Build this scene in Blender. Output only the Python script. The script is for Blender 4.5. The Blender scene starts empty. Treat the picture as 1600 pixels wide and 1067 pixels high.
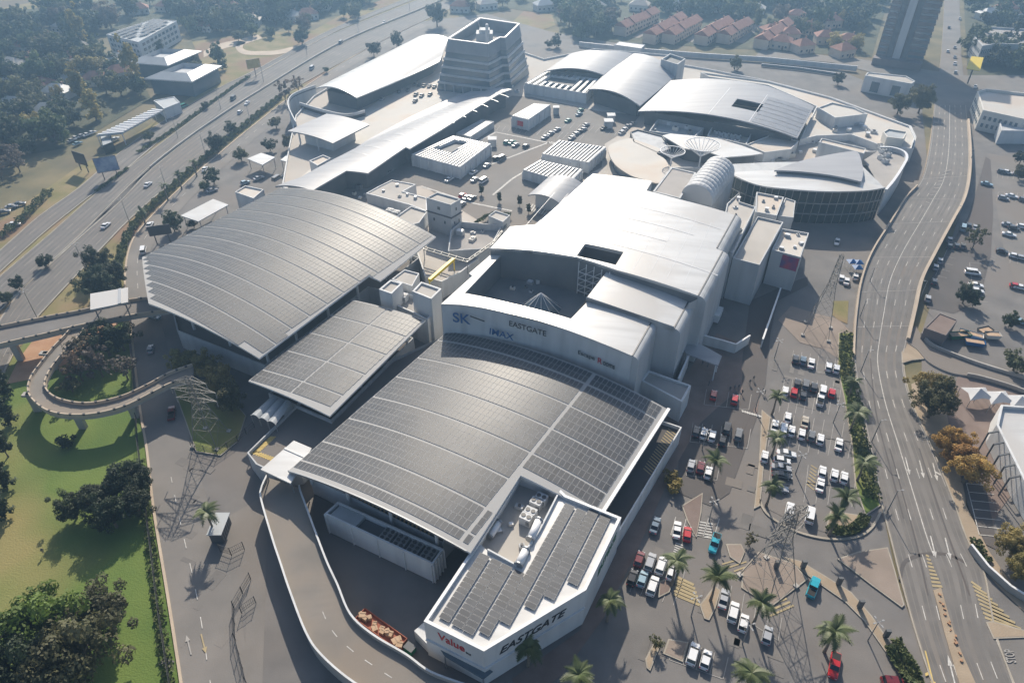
import bpy, bmesh, math, random
import numpy as np
from mathutils import Vector, Matrix
random.seed(7); np.random.seed(7)
SC = bpy.context.scene
COL = SC.collection

# ------------------------------------------------------------------ camera
CAM_H, CAM_F, CAM_P = 120.0, 1100.0, math.radians(38.0)
cam = bpy.data.objects.new("camera", bpy.data.cameras.new("camera"))
COL.objects.link(cam)
cam.location = (0, 0, CAM_H)
cam.rotation_euler = (math.radians(90) - CAM_P, 0, 0)
cam.data.sensor_width = 36.0
cam.data.lens = 36.0 * CAM_F / 1600.0
cam.data.clip_start, cam.data.clip_end = 1.0, 9000.0
SC.camera = cam

# ------------------------------------------------------------------ sky, sun, exposure
SUN_EL, SUN_AZ = math.radians(34.5), math.radians(-2.0)      # azimuth from +Y, clockwise
W = bpy.data.worlds.new("World"); SC.world = W; W.use_nodes = True
wn = W.node_tree.nodes; wn.clear()
sky = wn.new("ShaderNodeTexSky"); sky.sky_type = 'NISHITA'; sky.sun_disc = False
sky.sun_elevation = SUN_EL; sky.sun_rotation = SUN_AZ
sky.dust_density = 2.0; sky.air_density = 1.0
bg = wn.new("ShaderNodeBackground"); bg.inputs[1].default_value = 0.10
wo = wn.new("ShaderNodeOutputWorld")
W.node_tree.links.new(sky.outputs[0], bg.inputs[0]); W.node_tree.links.new(bg.outputs[0], wo.inputs[0])
sl = bpy.data.lights.new("sun", 'SUN'); sl.energy = 5.0; sl.angle = math.radians(0.53); sl.color = (1.0, 0.90, 0.76)
sun = bpy.data.objects.new("sun", sl); COL.objects.link(sun)
sd = Vector((math.sin(SUN_AZ) * math.cos(SUN_EL), math.cos(SUN_AZ) * math.cos(SUN_EL), math.sin(SUN_EL)))
sun.rotation_euler = (-sd).to_track_quat('-Z', 'Y').to_euler()
SC.view_settings.view_transform = 'Standard'; SC.view_settings.look = 'None'
SC.view_settings.exposure = 0.48; SC.view_settings.gamma = 1.0
SC.cycles.use_denoising = True
SC.cycles.max_bounces = 6; SC.cycles.diffuse_bounces = 2; SC.cycles.glossy_bounces = 2
SC.cycles.transmission_bounces = 2; SC.cycles.volume_bounces = 0; SC.cycles.transparent_max_bounces = 6
SC.cycles.sample_clamp_indirect = 4.0

# ------------------------------------------------------------------ survey: photo point + height -> place on the site
_c, _s = math.cos(CAM_P), math.sin(CAM_P)
def G(x, y, z=0.0):
    u = (x - 800) / CAM_F; v = (y - 533.5) / CAM_F
    dy = _c - v * _s; dz = -_s - v * _c
    k = (z - CAM_H) / dz
    return Vector((u * k, dy * k, z))
def heading(x, y, dx, dy, z=0.0):
    d = G(x + dx, y + dy, z) - G(x - dx, y - dy, z)
    return math.atan2(d.y, d.x)

# ------------------------------------------------------------------ materials
MATS = {}
def mat(name, col, rough=0.8, col2=None, scale=0.3, detail=4, bump=0.0, bscale=None, metal=0.0, spec=0.5, streak=None, tint=False, var=0.0, trans=0.0, coat=0.0, lo=0.35, hi=0.65, col3=None, scale3=0.03):
    m = bpy.data.materials.new(name); m.use_nodes = True
    nt = m.node_tree; n = nt.nodes; L = nt.links
    b = n["Principled BSDF"]
    b.inputs["Roughness"].default_value = rough; b.inputs["Metallic"].default_value = metal
    b.inputs["Specular IOR Level"].default_value = spec
    if coat: b.inputs["Coat Weight"].default_value = coat
    tc = n.new("ShaderNodeTexCoord"); geo = n.new("ShaderNodeNewGeometry")
    src = geo.outputs["Position"] if not tint else tc.outputs["Object"]
    out = None
    if col2 is not None:
        nz = n.new("ShaderNodeTexNoise"); nz.inputs["Scale"].default_value = scale; nz.inputs["Detail"].default_value = detail
        if streak:
            mp = n.new("ShaderNodeMapping"); mp.inputs["Scale"].default_value = streak[:3]; mp.vector_type = 'TEXTURE' if False else 'POINT'; mp.inputs["Rotation"].default_value = (0, 0, streak[3]); L.new(src, mp.inputs[0]); L.new(mp.outputs[0], nz.inputs["Vector"])
        else: L.new(src, nz.inputs["Vector"])
        rp = n.new("ShaderNodeValToRGB"); rp.color_ramp.elements[0].position = lo; rp.color_ramp.elements[1].position = hi
        rp.color_ramp.elements[0].color = (*col, 1); rp.color_ramp.elements[1].color = (*col2, 1)
        L.new(nz.outputs["Fac"], rp.inputs[0]); out = rp.outputs[0]
        if col3 is not None:
            n3 = n.new("ShaderNodeTexNoise"); n3.inputs["Scale"].default_value = scale3; n3.inputs["Detail"].default_value = 3
            L.new(src, n3.inputs["Vector"])
            r3 = n.new("ShaderNodeValToRGB"); r3.color_ramp.elements[0].position = 0.48; r3.color_ramp.elements[1].position = 0.62
            L.new(n3.outputs["Fac"], r3.inputs[0])
            mx = n.new("ShaderNodeMix"); mx.data_type = 'RGBA'; L.new(r3.outputs[0], mx.inputs[0]); L.new(out, mx.inputs[6]); mx.inputs[7].default_value = (*col3, 1)
            out = mx.outputs[2]
    else:
        rgb = n.new("ShaderNodeRGB"); rgb.outputs[0].default_value = (*col, 1); out = rgb.outputs[0]
    if tint:
        oi = n.new("ShaderNodeObjectInfo"); mx = n.new("ShaderNodeMix"); mx.data_type = 'RGBA'; mx.blend_type = 'MULTIPLY'; mx.inputs[0].default_value = 1
        L.new(out, mx.inputs[6]); L.new(oi.outputs["Color"], mx.inputs[7]); out = mx.outputs[2]
    if var:
        oi = n.new("ShaderNodeObjectInfo"); hs = n.new("ShaderNodeHueSaturation")
        mr = n.new("ShaderNodeMapRange"); mr.inputs[3].default_value = 1 - var; mr.inputs[4].default_value = 1 + var
        L.new(oi.outputs["Random"], mr.inputs[0]); L.new(mr.outputs[0], hs.inputs["Value"]); L.new(out, hs.inputs["Color"]); out = hs.outputs[0]
    L.new(out, b.inputs["Base Color"])
    if bump:
        nb = n.new("ShaderNodeTexNoise"); nb.inputs["Scale"].default_value = bscale or scale * 4; nb.inputs["Detail"].default_value = 3
        L.new(src, nb.inputs["Vector"]); bp = n.new("ShaderNodeBump"); bp.inputs["Strength"].default_value = bump; bp.inputs["Distance"].default_value = 0.3
        L.new(nb.outputs["Fac"], bp.inputs["Height"]); L.new(bp.outputs[0], b.inputs["Normal"])
    if trans:
        tr = n.new("ShaderNodeBsdfTranslucent"); L.new(out, tr.inputs[0]); ms = n.new("ShaderNodeMixShader"); ms.inputs[0].default_value = trans
        L.new(b.outputs[0], ms.inputs[1]); L.new(tr.outputs[0], ms.inputs[2]); L.new(ms.outputs[0], n["Material Output"].inputs[0])
    MATS[name] = m
    return m
M = MATS
mat("earth", (.10, .095, .05), .95, (.20, .165, .085), .06, 6, col3=(.15, .12, .08), scale3=.012)
mat("lawn", (.07, .13, .022), .95, (.14, .19, .038), .06, 9, .4, 3, col3=(.24, .205, .075), scale3=.02, lo=.3, hi=.7)
mat("dry_grass", (.17, .155, .055), .95, (.26, .205, .10), .12, 6, .3, 3, col3=(.22, .14, .085), scale3=.03)
mat("asphalt", (.128, .121, .116), .88, (.19, .178, .168), .13, 8, .12, 6, col3=(.178, .158, .142), scale3=.03, lo=.3, hi=.7)
mat("asphalt_worn", (.15, .141, .131), .85, (.21, .192, .175), .10, 8, .1, 6, col3=(.18, .156, .135), scale3=.03, lo=.3, hi=.7)
mat("asphalt_track", (.125, .117, .109), .8, (.165, .152, .14), .25, 6)
mat("ramp_deck", (.185, .168, .148), .85, (.24, .215, .188), .12, 7, col3=(.23, .195, .16), scale3=.06)
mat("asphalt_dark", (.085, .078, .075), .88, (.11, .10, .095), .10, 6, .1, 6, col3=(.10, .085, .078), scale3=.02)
mat("paving", (.235, .19, .155), .9, (.28, .225, .185), .15, 6, .15, 5)
mat("brick_paving", (.175, .128, .108), .9, (.215, .165, .142), .25, 6, .15, 5)
mat("sandy", (.30, .235, .165), .92, (.36, .285, .205), .2, 6, .15, 4)
mat("kerb", (.30, .265, .215), .85, (.38, .34, .28), .4, 4)
mat("concrete", (.36, .34, .31), .85, (.44, .41, .37), .15, 5, .08, 3)
mat("concrete_tan", (.42, .34, .26), .85, (.50, .41, .31), .15, 5, .08, 3)
mat("deck", (.40, .37, .33), .85, (.48, .445, .40), .05, 6, col3=(.44, .38, .32), scale3=.03)
mat("deck_pale", (.47, .445, .405), .75, (.56, .53, .48), .05, 6, col3=(.50, .43, .36), scale3=.05)
mat("wall_white", (.47, .475, .475), .75, (.63, .635, .63), 1.0, 7, streak=(.35, .35, .05, 0), lo=.2, hi=.55)
mat("wall_grey", (.34, .35, .36), .75, (.48, .49, .495), 1.0, 7, streak=(.35, .35, .05, 0), lo=.2, hi=.55)
mat("wall_cream", (.60, .57, .51), .8, (.67, .64, .58), .12, 5)
mat("wall_office", (.21, .225, .245), .7, (.27, .285, .305), .15, 4)
mat("wall_slate", (.15, .158, .165), .75, (.19, .197, .20), .15, 4)
mat("steel_mid", (.15, .155, .15), .5)
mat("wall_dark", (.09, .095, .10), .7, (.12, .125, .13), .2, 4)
mat("wall_brown", (.165, .14, .135), .8, (.20, .17, .16), .1, 4)
mat("roof_white", (.46, .455, .44), .34, (.60, .595, .58), 1.0, 6, spec=.7, streak=(.035, .45, .1, .42), lo=.25, hi=.6, col3=(.50, .48, .45), scale3=.05)
mat("roof_lilac", (.26, .265, .285), .5, (.34, .345, .36), 1.0, 6, streak=(.035, .45, .1, .42), lo=.25, hi=.6, spec=.35)
mat("roof_flat", (.40, .375, .34), .88, (.47, .44, .40), .10, 6)
mat("roof_gravel", (.33, .31, .29), .9, (.39, .365, .34), .15, 6, .2, 4)
mat("roof_metal", (.34, .36, .37), .5, (.40, .42, .43), .2, 4)
mat("roof_tile", (.27, .125, .088), .88, (.34, .17, .125), .5, 5, .3, 5)
mat("plaster", (.52, .43, .34), .85, (.60, .50, .40), .3, 4)
mat("brick", (.30, .18, .13), .9, (.36, .23, .17), .6, 4)
mat("fabric_white", (.46, .47, .48), .6, (.54, .54, .54), .2, 3)
mat("metal_white", (.72, .72, .72), .4)
mat("metal_grey", (.34, .35, .36), .45, metal=.6)
mat("lattice", (.19, .18, .165), .6, (.24, .225, .20), .5, 3)
mat("steel_dark", (.06, .06, .062), .5)
mat("alu", (.60, .60, .60), .4, metal=.3)
mat("panel_base", (.37, .365, .355), .65, spec=.2)
mat("panel", (.058, .062, .070), .46, (.078, .082, .090), .22, 5, spec=.3, var=.14, col3=(.084, .084, .086), scale3=.09)
mat("panel_frame", (.40, .395, .385), .65, spec=.2)
mat("glass", (.045, .065, .075), .08, spec=.8)
mat("glass_green", (.022, .034, .034), .15, (.035, .05, .05), .2, 3, spec=.35)
mat("glass_blue", (.10, .14, .17), .15, (.13, .17, .20), .15, 3, spec=.8)
mat("white_paint", (.40, .385, .36), .8, (.60, .58, .54), 1.2, 5)
mat("faded_paint", (.30, .285, .265), .85, (.38, .36, .335), .6, 4)
mat("yellow_paint", (.50, .36, .11), .8, (.60, .45, .16), .6, 4)
mat("yellow_faded", (.33, .265, .15), .85, (.40, .32, .18), .5, 4)
mat("yellow", (.75, .55, .02), .5)
mat("orange", (.27, .075, .038), .7, (.36, .11, .06), 1.2, 4)
mat("cardboard", (.40, .27, .17), .9, (.48, .34, .23), .7, 3)
mat("red", (.50, .02, .03), .5)
mat("ink", (.02, .022, .025), .5)
mat("blue_sign", (.01, .10, .28), .5)
mat("green_sign", (.01, .14, .07), .5)
mat("poster", (.45, .03, .09), .5, (.12, .05, .20), .35, 2)
mat("poster_blue", (.35, .42, .52), .5, (.10, .14, .30), .3, 3)
mat("car_paint", (.88, .88, .88), .28, coat=.6, tint=True)
mat("car_glass", (.018, .022, .026), .08, spec=.8)
mat("tyre", (.02, .02, .02), .85)
mat("lamp_clear", (.7, .72, .74), .15)
mat("lamp_red", (.35, .02, .02), .25)
mat("bark", (.13, .10, .075), .95, (.19, .15, .11), 1.5, 4, .4, 6)
mat("palm_bark", (.17, .14, .11), .95, (.24, .20, .155), 2.5, 4, .5, 8)
mat("leaf", (.55, .55, .55), .7, (1.0, 1.0, 1.0), .35, 3, tint=True, trans=.35, var=.12)
mat("leaf_mass", (.05, .072, .03), .8, (.10, .115, .048), .35, 4, trans=.2)
mat("frond", (.070, .098, .034), .55, (.125, .15, .058), .4, 3, trans=.2, var=.15)
mat("hedge", (.06, .085, .028), .85, (.13, .145, .05), .5, 4, trans=.15)
mat("woodland", (.050, .058, .028), .95, (.085, .085, .045), .15, 5, .3, 2)
mat("lamp_grey", (.30, .30, .30), .5)
mat("roof_panelled", (.20, .205, .225), .42, (.245, .25, .265), .3, 4)
mat("dirt_red", (.36, .20, .115), .95, (.42, .26, .16), .25, 5, .2, 3)

# ------------------------------------------------------------------ mesh helpers
def world_of(o):
    v = Vector((0, 0, 0))
    while o is not None: v = v + o.location; o = o.parent
    return v
class MB:
    def __init__(s): s.v = []; s.f = []; s.m = []
    def face(s, pts, mi=0):
        k = len(s.v); s.v += [tuple(p) for p in pts]; s.f.append(tuple(range(k, k + len(pts)))); s.m.append(mi)
    def prism(s, poly, z0, z1, mi=0, bottom=True, top=True, mt=None):
        k = len(s.v); n = len(poly)
        a = sum(poly[i][0] * poly[(i + 1) % n][1] - poly[(i + 1) % n][0] * poly[i][1] for i in range(n))
        if a < 0: poly = poly[::-1]
        zz0 = z0 if callable(z0) else (lambda p: z0); zz1 = z1 if callable(z1) else (lambda p: z1)
        s.v += [(p[0], p[1], zz0(p)) for p in poly] + [(p[0], p[1], zz1(p)) for p in poly]
        for i in range(n):
            j = (i + 1) % n; s.f.append((k + i, k + j, k + n + j, k + n + i)); s.m.append(mi)
        if top: s.f.append(tuple(range(k + n, k + 2 * n))); s.m.append(mi if mt is None else mt)
        if bottom: s.f.append(tuple(range(k + n - 1, k - 1, -1))); s.m.append(mi)
    def box(s, c, size, rz=0.0, mi=0):
        x, y, z = c; a, b, h = size[0] / 2, size[1] / 2, size[2] / 2; C, S = math.cos(rz), math.sin(rz)
        s.prism([(x + u * C - w * S, y + u * S + w * C) for u, w in ((-a, -b), (a, -b), (a, b), (-a, b))], z - h, z + h, mi)
    def bar(s, p, q, w=0.1, h=None, mi=0, up=None):
        p = Vector(p); q = Vector(q); d = q - p
        if d.length < 1e-6: return
        d.normalize(); h = h or w
        u = Vector(up) if up else (Vector((0, 0, 1)) if abs(d.z) < .95 else Vector((1, 0, 0)))
        r = d.cross(u).normalized(); t = r.cross(d).normalized(); k = len(s.v)
        for e in (p, q):
            for a, b in ((-1, -1), (1, -1), (1, 1), (-1, 1)): s.v.append(tuple(e + r * a * w / 2 + t * b * h / 2))
        for f in ((0, 1, 2, 3), (7, 6, 5, 4), (0, 4, 5, 1), (1, 5, 6, 2), (2, 6, 7, 3), (3, 7, 4, 0)):
            s.f.append(tuple(k + i for i in f)); s.m.append(mi)
    def tube(s, pts, rad, n=6, mi=0, cap=True):
        pts = [Vector(p) for p in pts]; k0 = len(s.v)
        for i, p in enumerate(pts):
            d = (pts[min(i + 1, len(pts) - 1)] - pts[max(i - 1, 0)]).normalized()
            u = Vector((0, 0, 1)) if abs(d.z) < .9 else Vector((1, 0, 0)); r = d.cross(u).normalized(); t = r.cross(d)
            R = rad[i] if hasattr(rad, '__len__') else rad
            for j in range(n):
                a = 2 * math.pi * j / n; s.v.append(tuple(p + (r * math.cos(a) + t * math.sin(a)) * R))
        for i in range(len(pts) - 1):
            for j in range(n):
                a = k0 + i * n + j; b = k0 + i * n + (j + 1) % n
                s.f.append((a, b, b + n, a + n)); s.m.append(mi)
        if cap:
            s.f.append(tuple(range(k0 + n - 1, k0 - 1, -1))); s.m.append(mi)
            e = k0 + (len(pts) - 1) * n; s.f.append(tuple(range(e, e + n))); s.m.append(mi)
    def strip(s, A, B, mi=0):
        for i in range(len(A) - 1): s.face([A[i], A[i + 1], B[i + 1], B[i]], mi)
    def mesh(s, name, mats, off=(0, 0, 0), smooth=False):
        me = bpy.data.meshes.new(name); o = Vector(off)
        me.from_pydata([(a[0] - o.x, a[1] - o.y, a[2] - o.z) for a in s.v], [], s.f)
        for m_ in (mats if isinstance(mats, (list, tuple)) else [mats]): me.materials.append(M[m_])
        me.polygons.foreach_set("material_index", s.m)
        if smooth: me.polygons.foreach_set("use_smooth", [True] * len(s.f))
        me.update(); return me
    def build(s, name, mats, parent=None, smooth=False, kind=None):
        off = world_of(parent) if parent else (0, 0, 0)
        o = bpy.data.objects.new(name, s.mesh(name, mats, off, smooth)); COL.objects.link(o); o.parent = parent
        if kind: o["kind"] = kind
        return o
def link(name, me, parent=None, loc=(0, 0, 0), rz=0.0):
    o = bpy.data.objects.new(name, me); COL.objects.link(o); o.parent = parent; o.location = loc; o.rotation_euler = (0, 0, rz); return o
def tag(o, label, cat, group=None):
    o["label"] = label; o["category"] = cat; o["kind"] = "thing"
    if group: o["group"] = group
    return o
def thing(name, label, cat, loc=(0, 0, 0), group=None):
    o = bpy.data.objects.new(name, None); o.empty_display_size = .5; COL.objects.link(o); o.location = loc
    return tag(o, label, cat, group)
def struct(name, mb, mats, smooth=False):
    o = mb.build(name, mats, None, smooth); o["kind"] = "structure"; return o
def copy_tree(o, parent=None):
    c = o.copy(); COL.objects.link(c); c.parent = parent
    for ch in o.children: copy_tree(ch, c)
    return c
def centroid(P):
    return Vector((sum(p[0] for p in P) / len(P), sum(p[1] for p in P) / len(P), 0))
def inside(p, poly):
    c = False; n = len(poly); j = n - 1
    for i in range(n):
        if (poly[i][1] > p[1]) != (poly[j][1] > p[1]) and p[0] < (poly[j][0] - poly[i][0]) * (p[1] - poly[i][1]) / (poly[j][1] - poly[i][1]) + poly[i][0]: c = not c
        j = i
    return c
def ccw(P):
    a = sum(P[i][0] * P[(i + 1) % len(P)][1] - P[(i + 1) % len(P)][0] * P[i][1] for i in range(len(P)))
    return list(P) if a > 0 else list(P)[::-1]
def inset(P, d):
    P = ccw(P); n = len(P); out = []
    for i in range(n):
        a, b, c = Vector(P[i - 1][:2]), Vector(P[i][:2]), Vector(P[(i + 1) % n][:2])
        e1 = (b - a).normalized(); e2 = (c - b).normalized(); n1 = Vector((-e1.y, e1.x)); n2 = Vector((-e2.y, e2.x))
        k = 1 + n1.dot(n2); w = (n1 + n2) * (d / max(k, .35)); out.append((b.x + w.x, b.y + w.y))
    return out
def px(poly, z=0.0): return [G(x, y, z) for x, y in poly]
def smooth_line(pts, n=6):
    pts = [Vector(p) for p in pts]; out = []
    for i in range(len(pts) - 1):
        p0, p1, p2, p3 = pts[max(i - 1, 0)], pts[i], pts[i + 1], pts[min(i + 2, len(pts) - 1)]
        for j in range(n):
            t = j / n
            out.append(0.5 * ((2 * p1) + (p2 - p0) * t + (2 * p0 - 5 * p1 + 4 * p2 - p3) * t * t + (3 * p1 - p0 - 3 * p2 + p3) * t ** 3))
    out.append(pts[-1]); return out
def sheet(name, poly, z, m, extra=None):
    mb = MB(); mb.face([(p.x, p.y, z) for p in px(poly, z)]); return struct(name, mb, m)
def subpart(mb, name, mats, parent): return mb.build(name, mats, parent)
def ordinal(i): return ["first", "second", "third", "fourth", "fifth", "sixth", "seventh", "eighth", "ninth", "tenth", "eleventh", "twelfth", "thirteenth", "fourteenth", "fifteenth", "sixteenth", "seventeenth", "eighteenth", "nineteenth", "twentieth"][i] if i < 20 else "%dth" % (i + 1) if (i + 1) % 10 not in (1, 2, 3) or (i + 1) // 10 % 10 == 1 else "%d%s" % (i + 1, ("st", "nd", "rd")[(i + 1) % 10 - 1])
FONT_CACHE = {}
def text_mesh(body, shear=0.0):
    key = (body, shear)
    if key not in FONT_CACHE:
        cu = bpy.data.curves.new("lettering", 'FONT'); cu.body = body; cu.extrude = .03; cu.shear = shear; cu.offset = .012
        ob = bpy.data.objects.new("lettering_tmp", cu); COL.objects.link(ob)
        me = bpy.data.meshes.new_from_object(ob); bpy.data.objects.remove(ob); FONT_CACHE[key] = me
    return FONT_CACHE[key]
def lettering(body, a, b, h, m, parent, up=(0, 0, 1), shear=0.0, name="lettering"):
    """flat letters from point a to point b (bottom line), h high"""
    me = text_mesh(body, shear).copy(); a = Vector(a); b = Vector(b); X = (b - a); Wd = X.length; X.normalize(); U = Vector(up).normalized(); N = X.cross(U)
    xs = [v.co.x for v in me.vertices]; ys = [v.co.y for v in me.vertices]; x0, x1, y0, y1 = min(xs), max(xs), min(ys), max(ys)
    off = world_of(parent)
    for v in me.vertices:
        c = v.co.copy(); p = a + X * ((c.x - x0) / (x1 - x0) * Wd) + U * ((c.y - y0) / (y1 - y0) * h) + N * (c.z + .06); v.co = p - off
    me.materials.clear(); me.materials.append(M[m]); me.update()
    o = bpy.data.objects.new(name, me); COL.objects.link(o); o.parent = parent; return o

# ================================================================== the setting: ground, roads, pavements
mb = MB(); mb.face([(-4000, -600, -.34), (4000, -600, -.34), (4000, 6000, -.34), (-4000, 6000, -.34)]); struct("ground", mb, "earth")
sheet("golf_lawn", [(-700, 1500), (-700, 760), (-80, 660), (0, 580), (60, 510), (140, 495), (197, 503), (215, 640), (229, 700), (240, 800), (283, 1067), (320, 1500)], -.26, "lawn")
sheet("highway_verge", [(-500, 900), (-80, 655), (0, 575), (65, 505), (195, 500), (200, 380), (320, 257), (400, 192), (560, 82), (700, 18), (790, -90), (640, -90), (540, 20), (395, 100), (330, 130), (190, 225), (120, 262), (0, 345), (-500, 720)], -.22, "dry_grass")
sheet("field", [(300, 66), (390, 52), (520, 47), (545, 60), (400, 118), (330, 130)], -.20, "dry_grass")
sheet("far_field", [(-60, 22), (0, 14), (60, 2), (90, 0), (60, 12), (0, 26), (-60, 34)], -.20, "dry_grass")
sheet("sports_field", [(800, 36), (818, 18), (862, 22), (868, 40), (840, 50), (806, 46)], -.20, "dry_grass")
sheet("mall_site_asphalt", [(197, 505), (200, 380), (320, 256), (440, 160), (660, 34), (760, 22), (860, 50), (1100, 92), (1300, 105), (1440, 165), (1450, 262), (1340, 480), (1334, 560), (1348, 650), (1376, 780), (1400, 900), (1435, 1003), (1495, 1150), (1560, 1500), (320, 1500), (283, 1067), (240, 800), (229, 700), (215, 640)], -.16, "asphalt")
sheet("side_lots_asphalt", [(1506, 130), (1600, 120), (2300, 260), (2600, 1500), (1700, 1500), (1500, 1000), (1440, 600), (1440, 520), (1520, 270)], -.18, "asphalt")
sheet("cross_street", [(1180, 88), (1300, 98), (1450, 135), (1462, 168), (1510, 168), (1640, 150), (1640, 118), (1500, 118), (1465, 112), (1340, 92), (1190, 78)], -.12, "asphalt_worn")
sheet("brick_lot", [(1497, 588), (1600, 616), (1700, 640), (1800, 860), (1640, 860), (1590, 760), (1560, 800), (1540, 850), (1510, 790), (1490, 700), (1478, 640)], -.10, "brick_paving")
sheet("side_verge", [(1424, 600), (1445, 590), (1478, 640), (1490, 700), (1512, 790), (1545, 860), (1600, 940), (1600, 955), (1560, 917), (1528, 878), (1511, 842), (1492, 788), (1476, 745), (1453, 692), (1426, 630)], -.06, "sandy")
sheet("plaza_paving", [(1060, 600), (1120, 520), (1165, 540), (1192, 565), (1183, 650), (1150, 610), (1095, 660), (1040, 760), (1000, 850), (945, 962), (880, 1052), (820, 1100), (800, 1060), (905, 985), (976, 835)], -.08, "brick_paving")
sheet("pylon_lot_paving", [(1216, 500), (1236, 478), (1283, 492), (1310, 498), (1330, 520), (1310, 560), (1286, 545), (1250, 535)], -.08, "paving")
sheet("pylon_lot_lawn", [(1302, 470), (1326, 470), (1324, 506), (1310, 500), (1300, 492)], -.05, "dry_grass")
sheet("plaza_street", [(1160, 560), (1172, 470), (1240, 440), (1262, 432), (1262, 446), (1215, 470), (1204, 520), (1196, 600), (1168, 660), (1150, 700), (1140, 690), (1160, 620)], -.04, "asphalt_dark")
sheet("dirt_patch", [(66, 512), (140, 500), (185, 505), (120, 560), (60, 590), (10, 600), (30, 560)], -.20, "dirt_red")
sheet("yard_paving", [(300, 840), (420, 770), (410, 1067), (380, 1067), (385, 960), (345, 880)], -.10, "asphalt_worn")

def ribbon(name, secs, m, n=6, thick=None, kind="structure", wall=None):
    """secs: ((lx,ly),(rx,ry),z) across the road -> smooth deck; returns the cross sections"""
    Ls = smooth_line([G(a[0], a[1], z) for a, b, z in secs], n); Rs = smooth_line([G(b[0], b[1], z) for a, b, z in secs], n)
    mb = MB(); mb.strip(Ls, Rs)
    if thick:
        d = Vector((0, 0, -thick)); mb.strip([p + d for p in Rs], [p + d for p in Ls])
        mb.strip([p + d for p in Ls], Ls, 1); mb.strip(Rs, [p + d for p in Rs], 1)
    if wall:
        mb.strip([Vector((p.x, p.y, -.3)) for p in Ls], Ls, 1); mb.strip(Rs, [Vector((p.x, p.y, -.3)) for p in Rs], 1)
    o = mb.build(name, [m, wall or "concrete"] if (wall or thick) else m); o["kind"] = kind
    return o, Ls, Rs
def along(Ls, Rs, f): return [a.lerp(b, f) for a, b in zip(Ls, Rs)]
def dash_marks(mb, line, dash, gap, w, dz=.03, start=0.0, end=None):
    acc = -start; on = dash <= 0
    seg = [(line[i], line[i + 1]) for i in range(len(line) - 1)]; tot = 0
    for a, b in seg:
        Lg = (b - a).length
        if Lg < 1e-4: continue
        d = (b - a) / Lg; nrm = Vector((-d.y, d.x, 0)) * (w / 2); up = Vector((0, 0, dz)); t = 0.0
        while t < Lg:
            if dash <= 0: t1 = Lg; draw = True
            else:
                ph = (tot + t) % (dash + gap); draw = ph < dash; t1 = min(Lg, t + ((dash - ph) if draw else (dash + gap - ph)) + 1e-4)
            if draw and (tot + t) >= start and (end is None or tot + t < end):
                p, q = a + d * t + up, a + d * t1 + up; mb.face([p - nrm, q - nrm, q + nrm, p + nrm])
            t = t1
        tot += Lg
def kerb_line(mb, line, w=.35, h=.14, z=-.1):
    for i in range(len(line) - 1):
        a, b = Vector(line[i]), Vector(line[i + 1]); d = b - a
        if d.length > .01: mb.bar((a.x, a.y, a.z + h / 2 + z), (b.x, b.y, b.z + h / 2 + z), w, h - z)
def parapet(parent, line, h, w, m, name="parapet", cap=None):
    mb = MB()
    P = [Vector(p) for p in line]; A = []; B = []
    for i, p in enumerate(P):
        d = (P[min(i + 1, len(P) - 1)] - P[max(i - 1, 0)]); nn = Vector((-d.y, d.x, 0)).normalized() * (w / 2); A.append(p + nn); B.append(p - nn)
    U = Vector((0, 0, h)); D = Vector((0, 0, -.25))
    mb.strip([p + D for p in B], [p + D for p in A]); mb.strip([p + U for p in A], [p + U for p in B], 1 if cap else 0)
    mb.strip([p + D for p in A], [p + U for p in A]); mb.strip([p + U for p in B], [p + D for p in B])
    for i in (0, -1): mb.face([A[i] + D, B[i] + D, B[i] + U, A[i] + U])
    return mb.build(name, [m, cap] if cap else m, parent)

sheet("woodland_floor", [(-300, 95), (60, 70), (150, 58), (168, 90), (200, 104), (196, 128), (230, 142), (236, 155), (150, 206), (100, 232), (-300, 300)], -.18, "woodland")
sheet("far_woodland_floor", [(-300, 40), (80, 12), (330, -20), (560, -30), (640, -40), (700, -40), (540, 22), (470, 38), (400, 50), (300, 64), (280, 30), (160, 58), (-300, 92)], -.19, "woodland")
sheet("estate_gardens", [(690, -40), (1400, -40), (1362, 90), (1180, 78), (960, 66), (880, 64), (866, 24), (800, 14), (720, 34)], -.19, "woodland")
sheet("corner_gardens", [(1504, -40), (1900, -40), (1900, 160), (1640, 128), (1512, 118)], -.17, "woodland")
for nm, secs in (("estate_lane", [((987, 58), (998, 60), 0), ((1010, 46), (1020, 48), 0), ((1034, 32), (1042, 33), 0)]), ("estate_lane", [((1070, 64), (1082, 66), 0), ((1092, 50), (1102, 51), 0), ((1108, 40), (1116, 41), 0)]), ("estate_lane", [((1148, 66), (1162, 68), 0), ((1164, 52), (1176, 54), 0), ((1180, 38), (1190, 40), 0)])):
    ribbon_todo = globals().setdefault("LANES", []); ribbon_todo.append((nm, secs))
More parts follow.
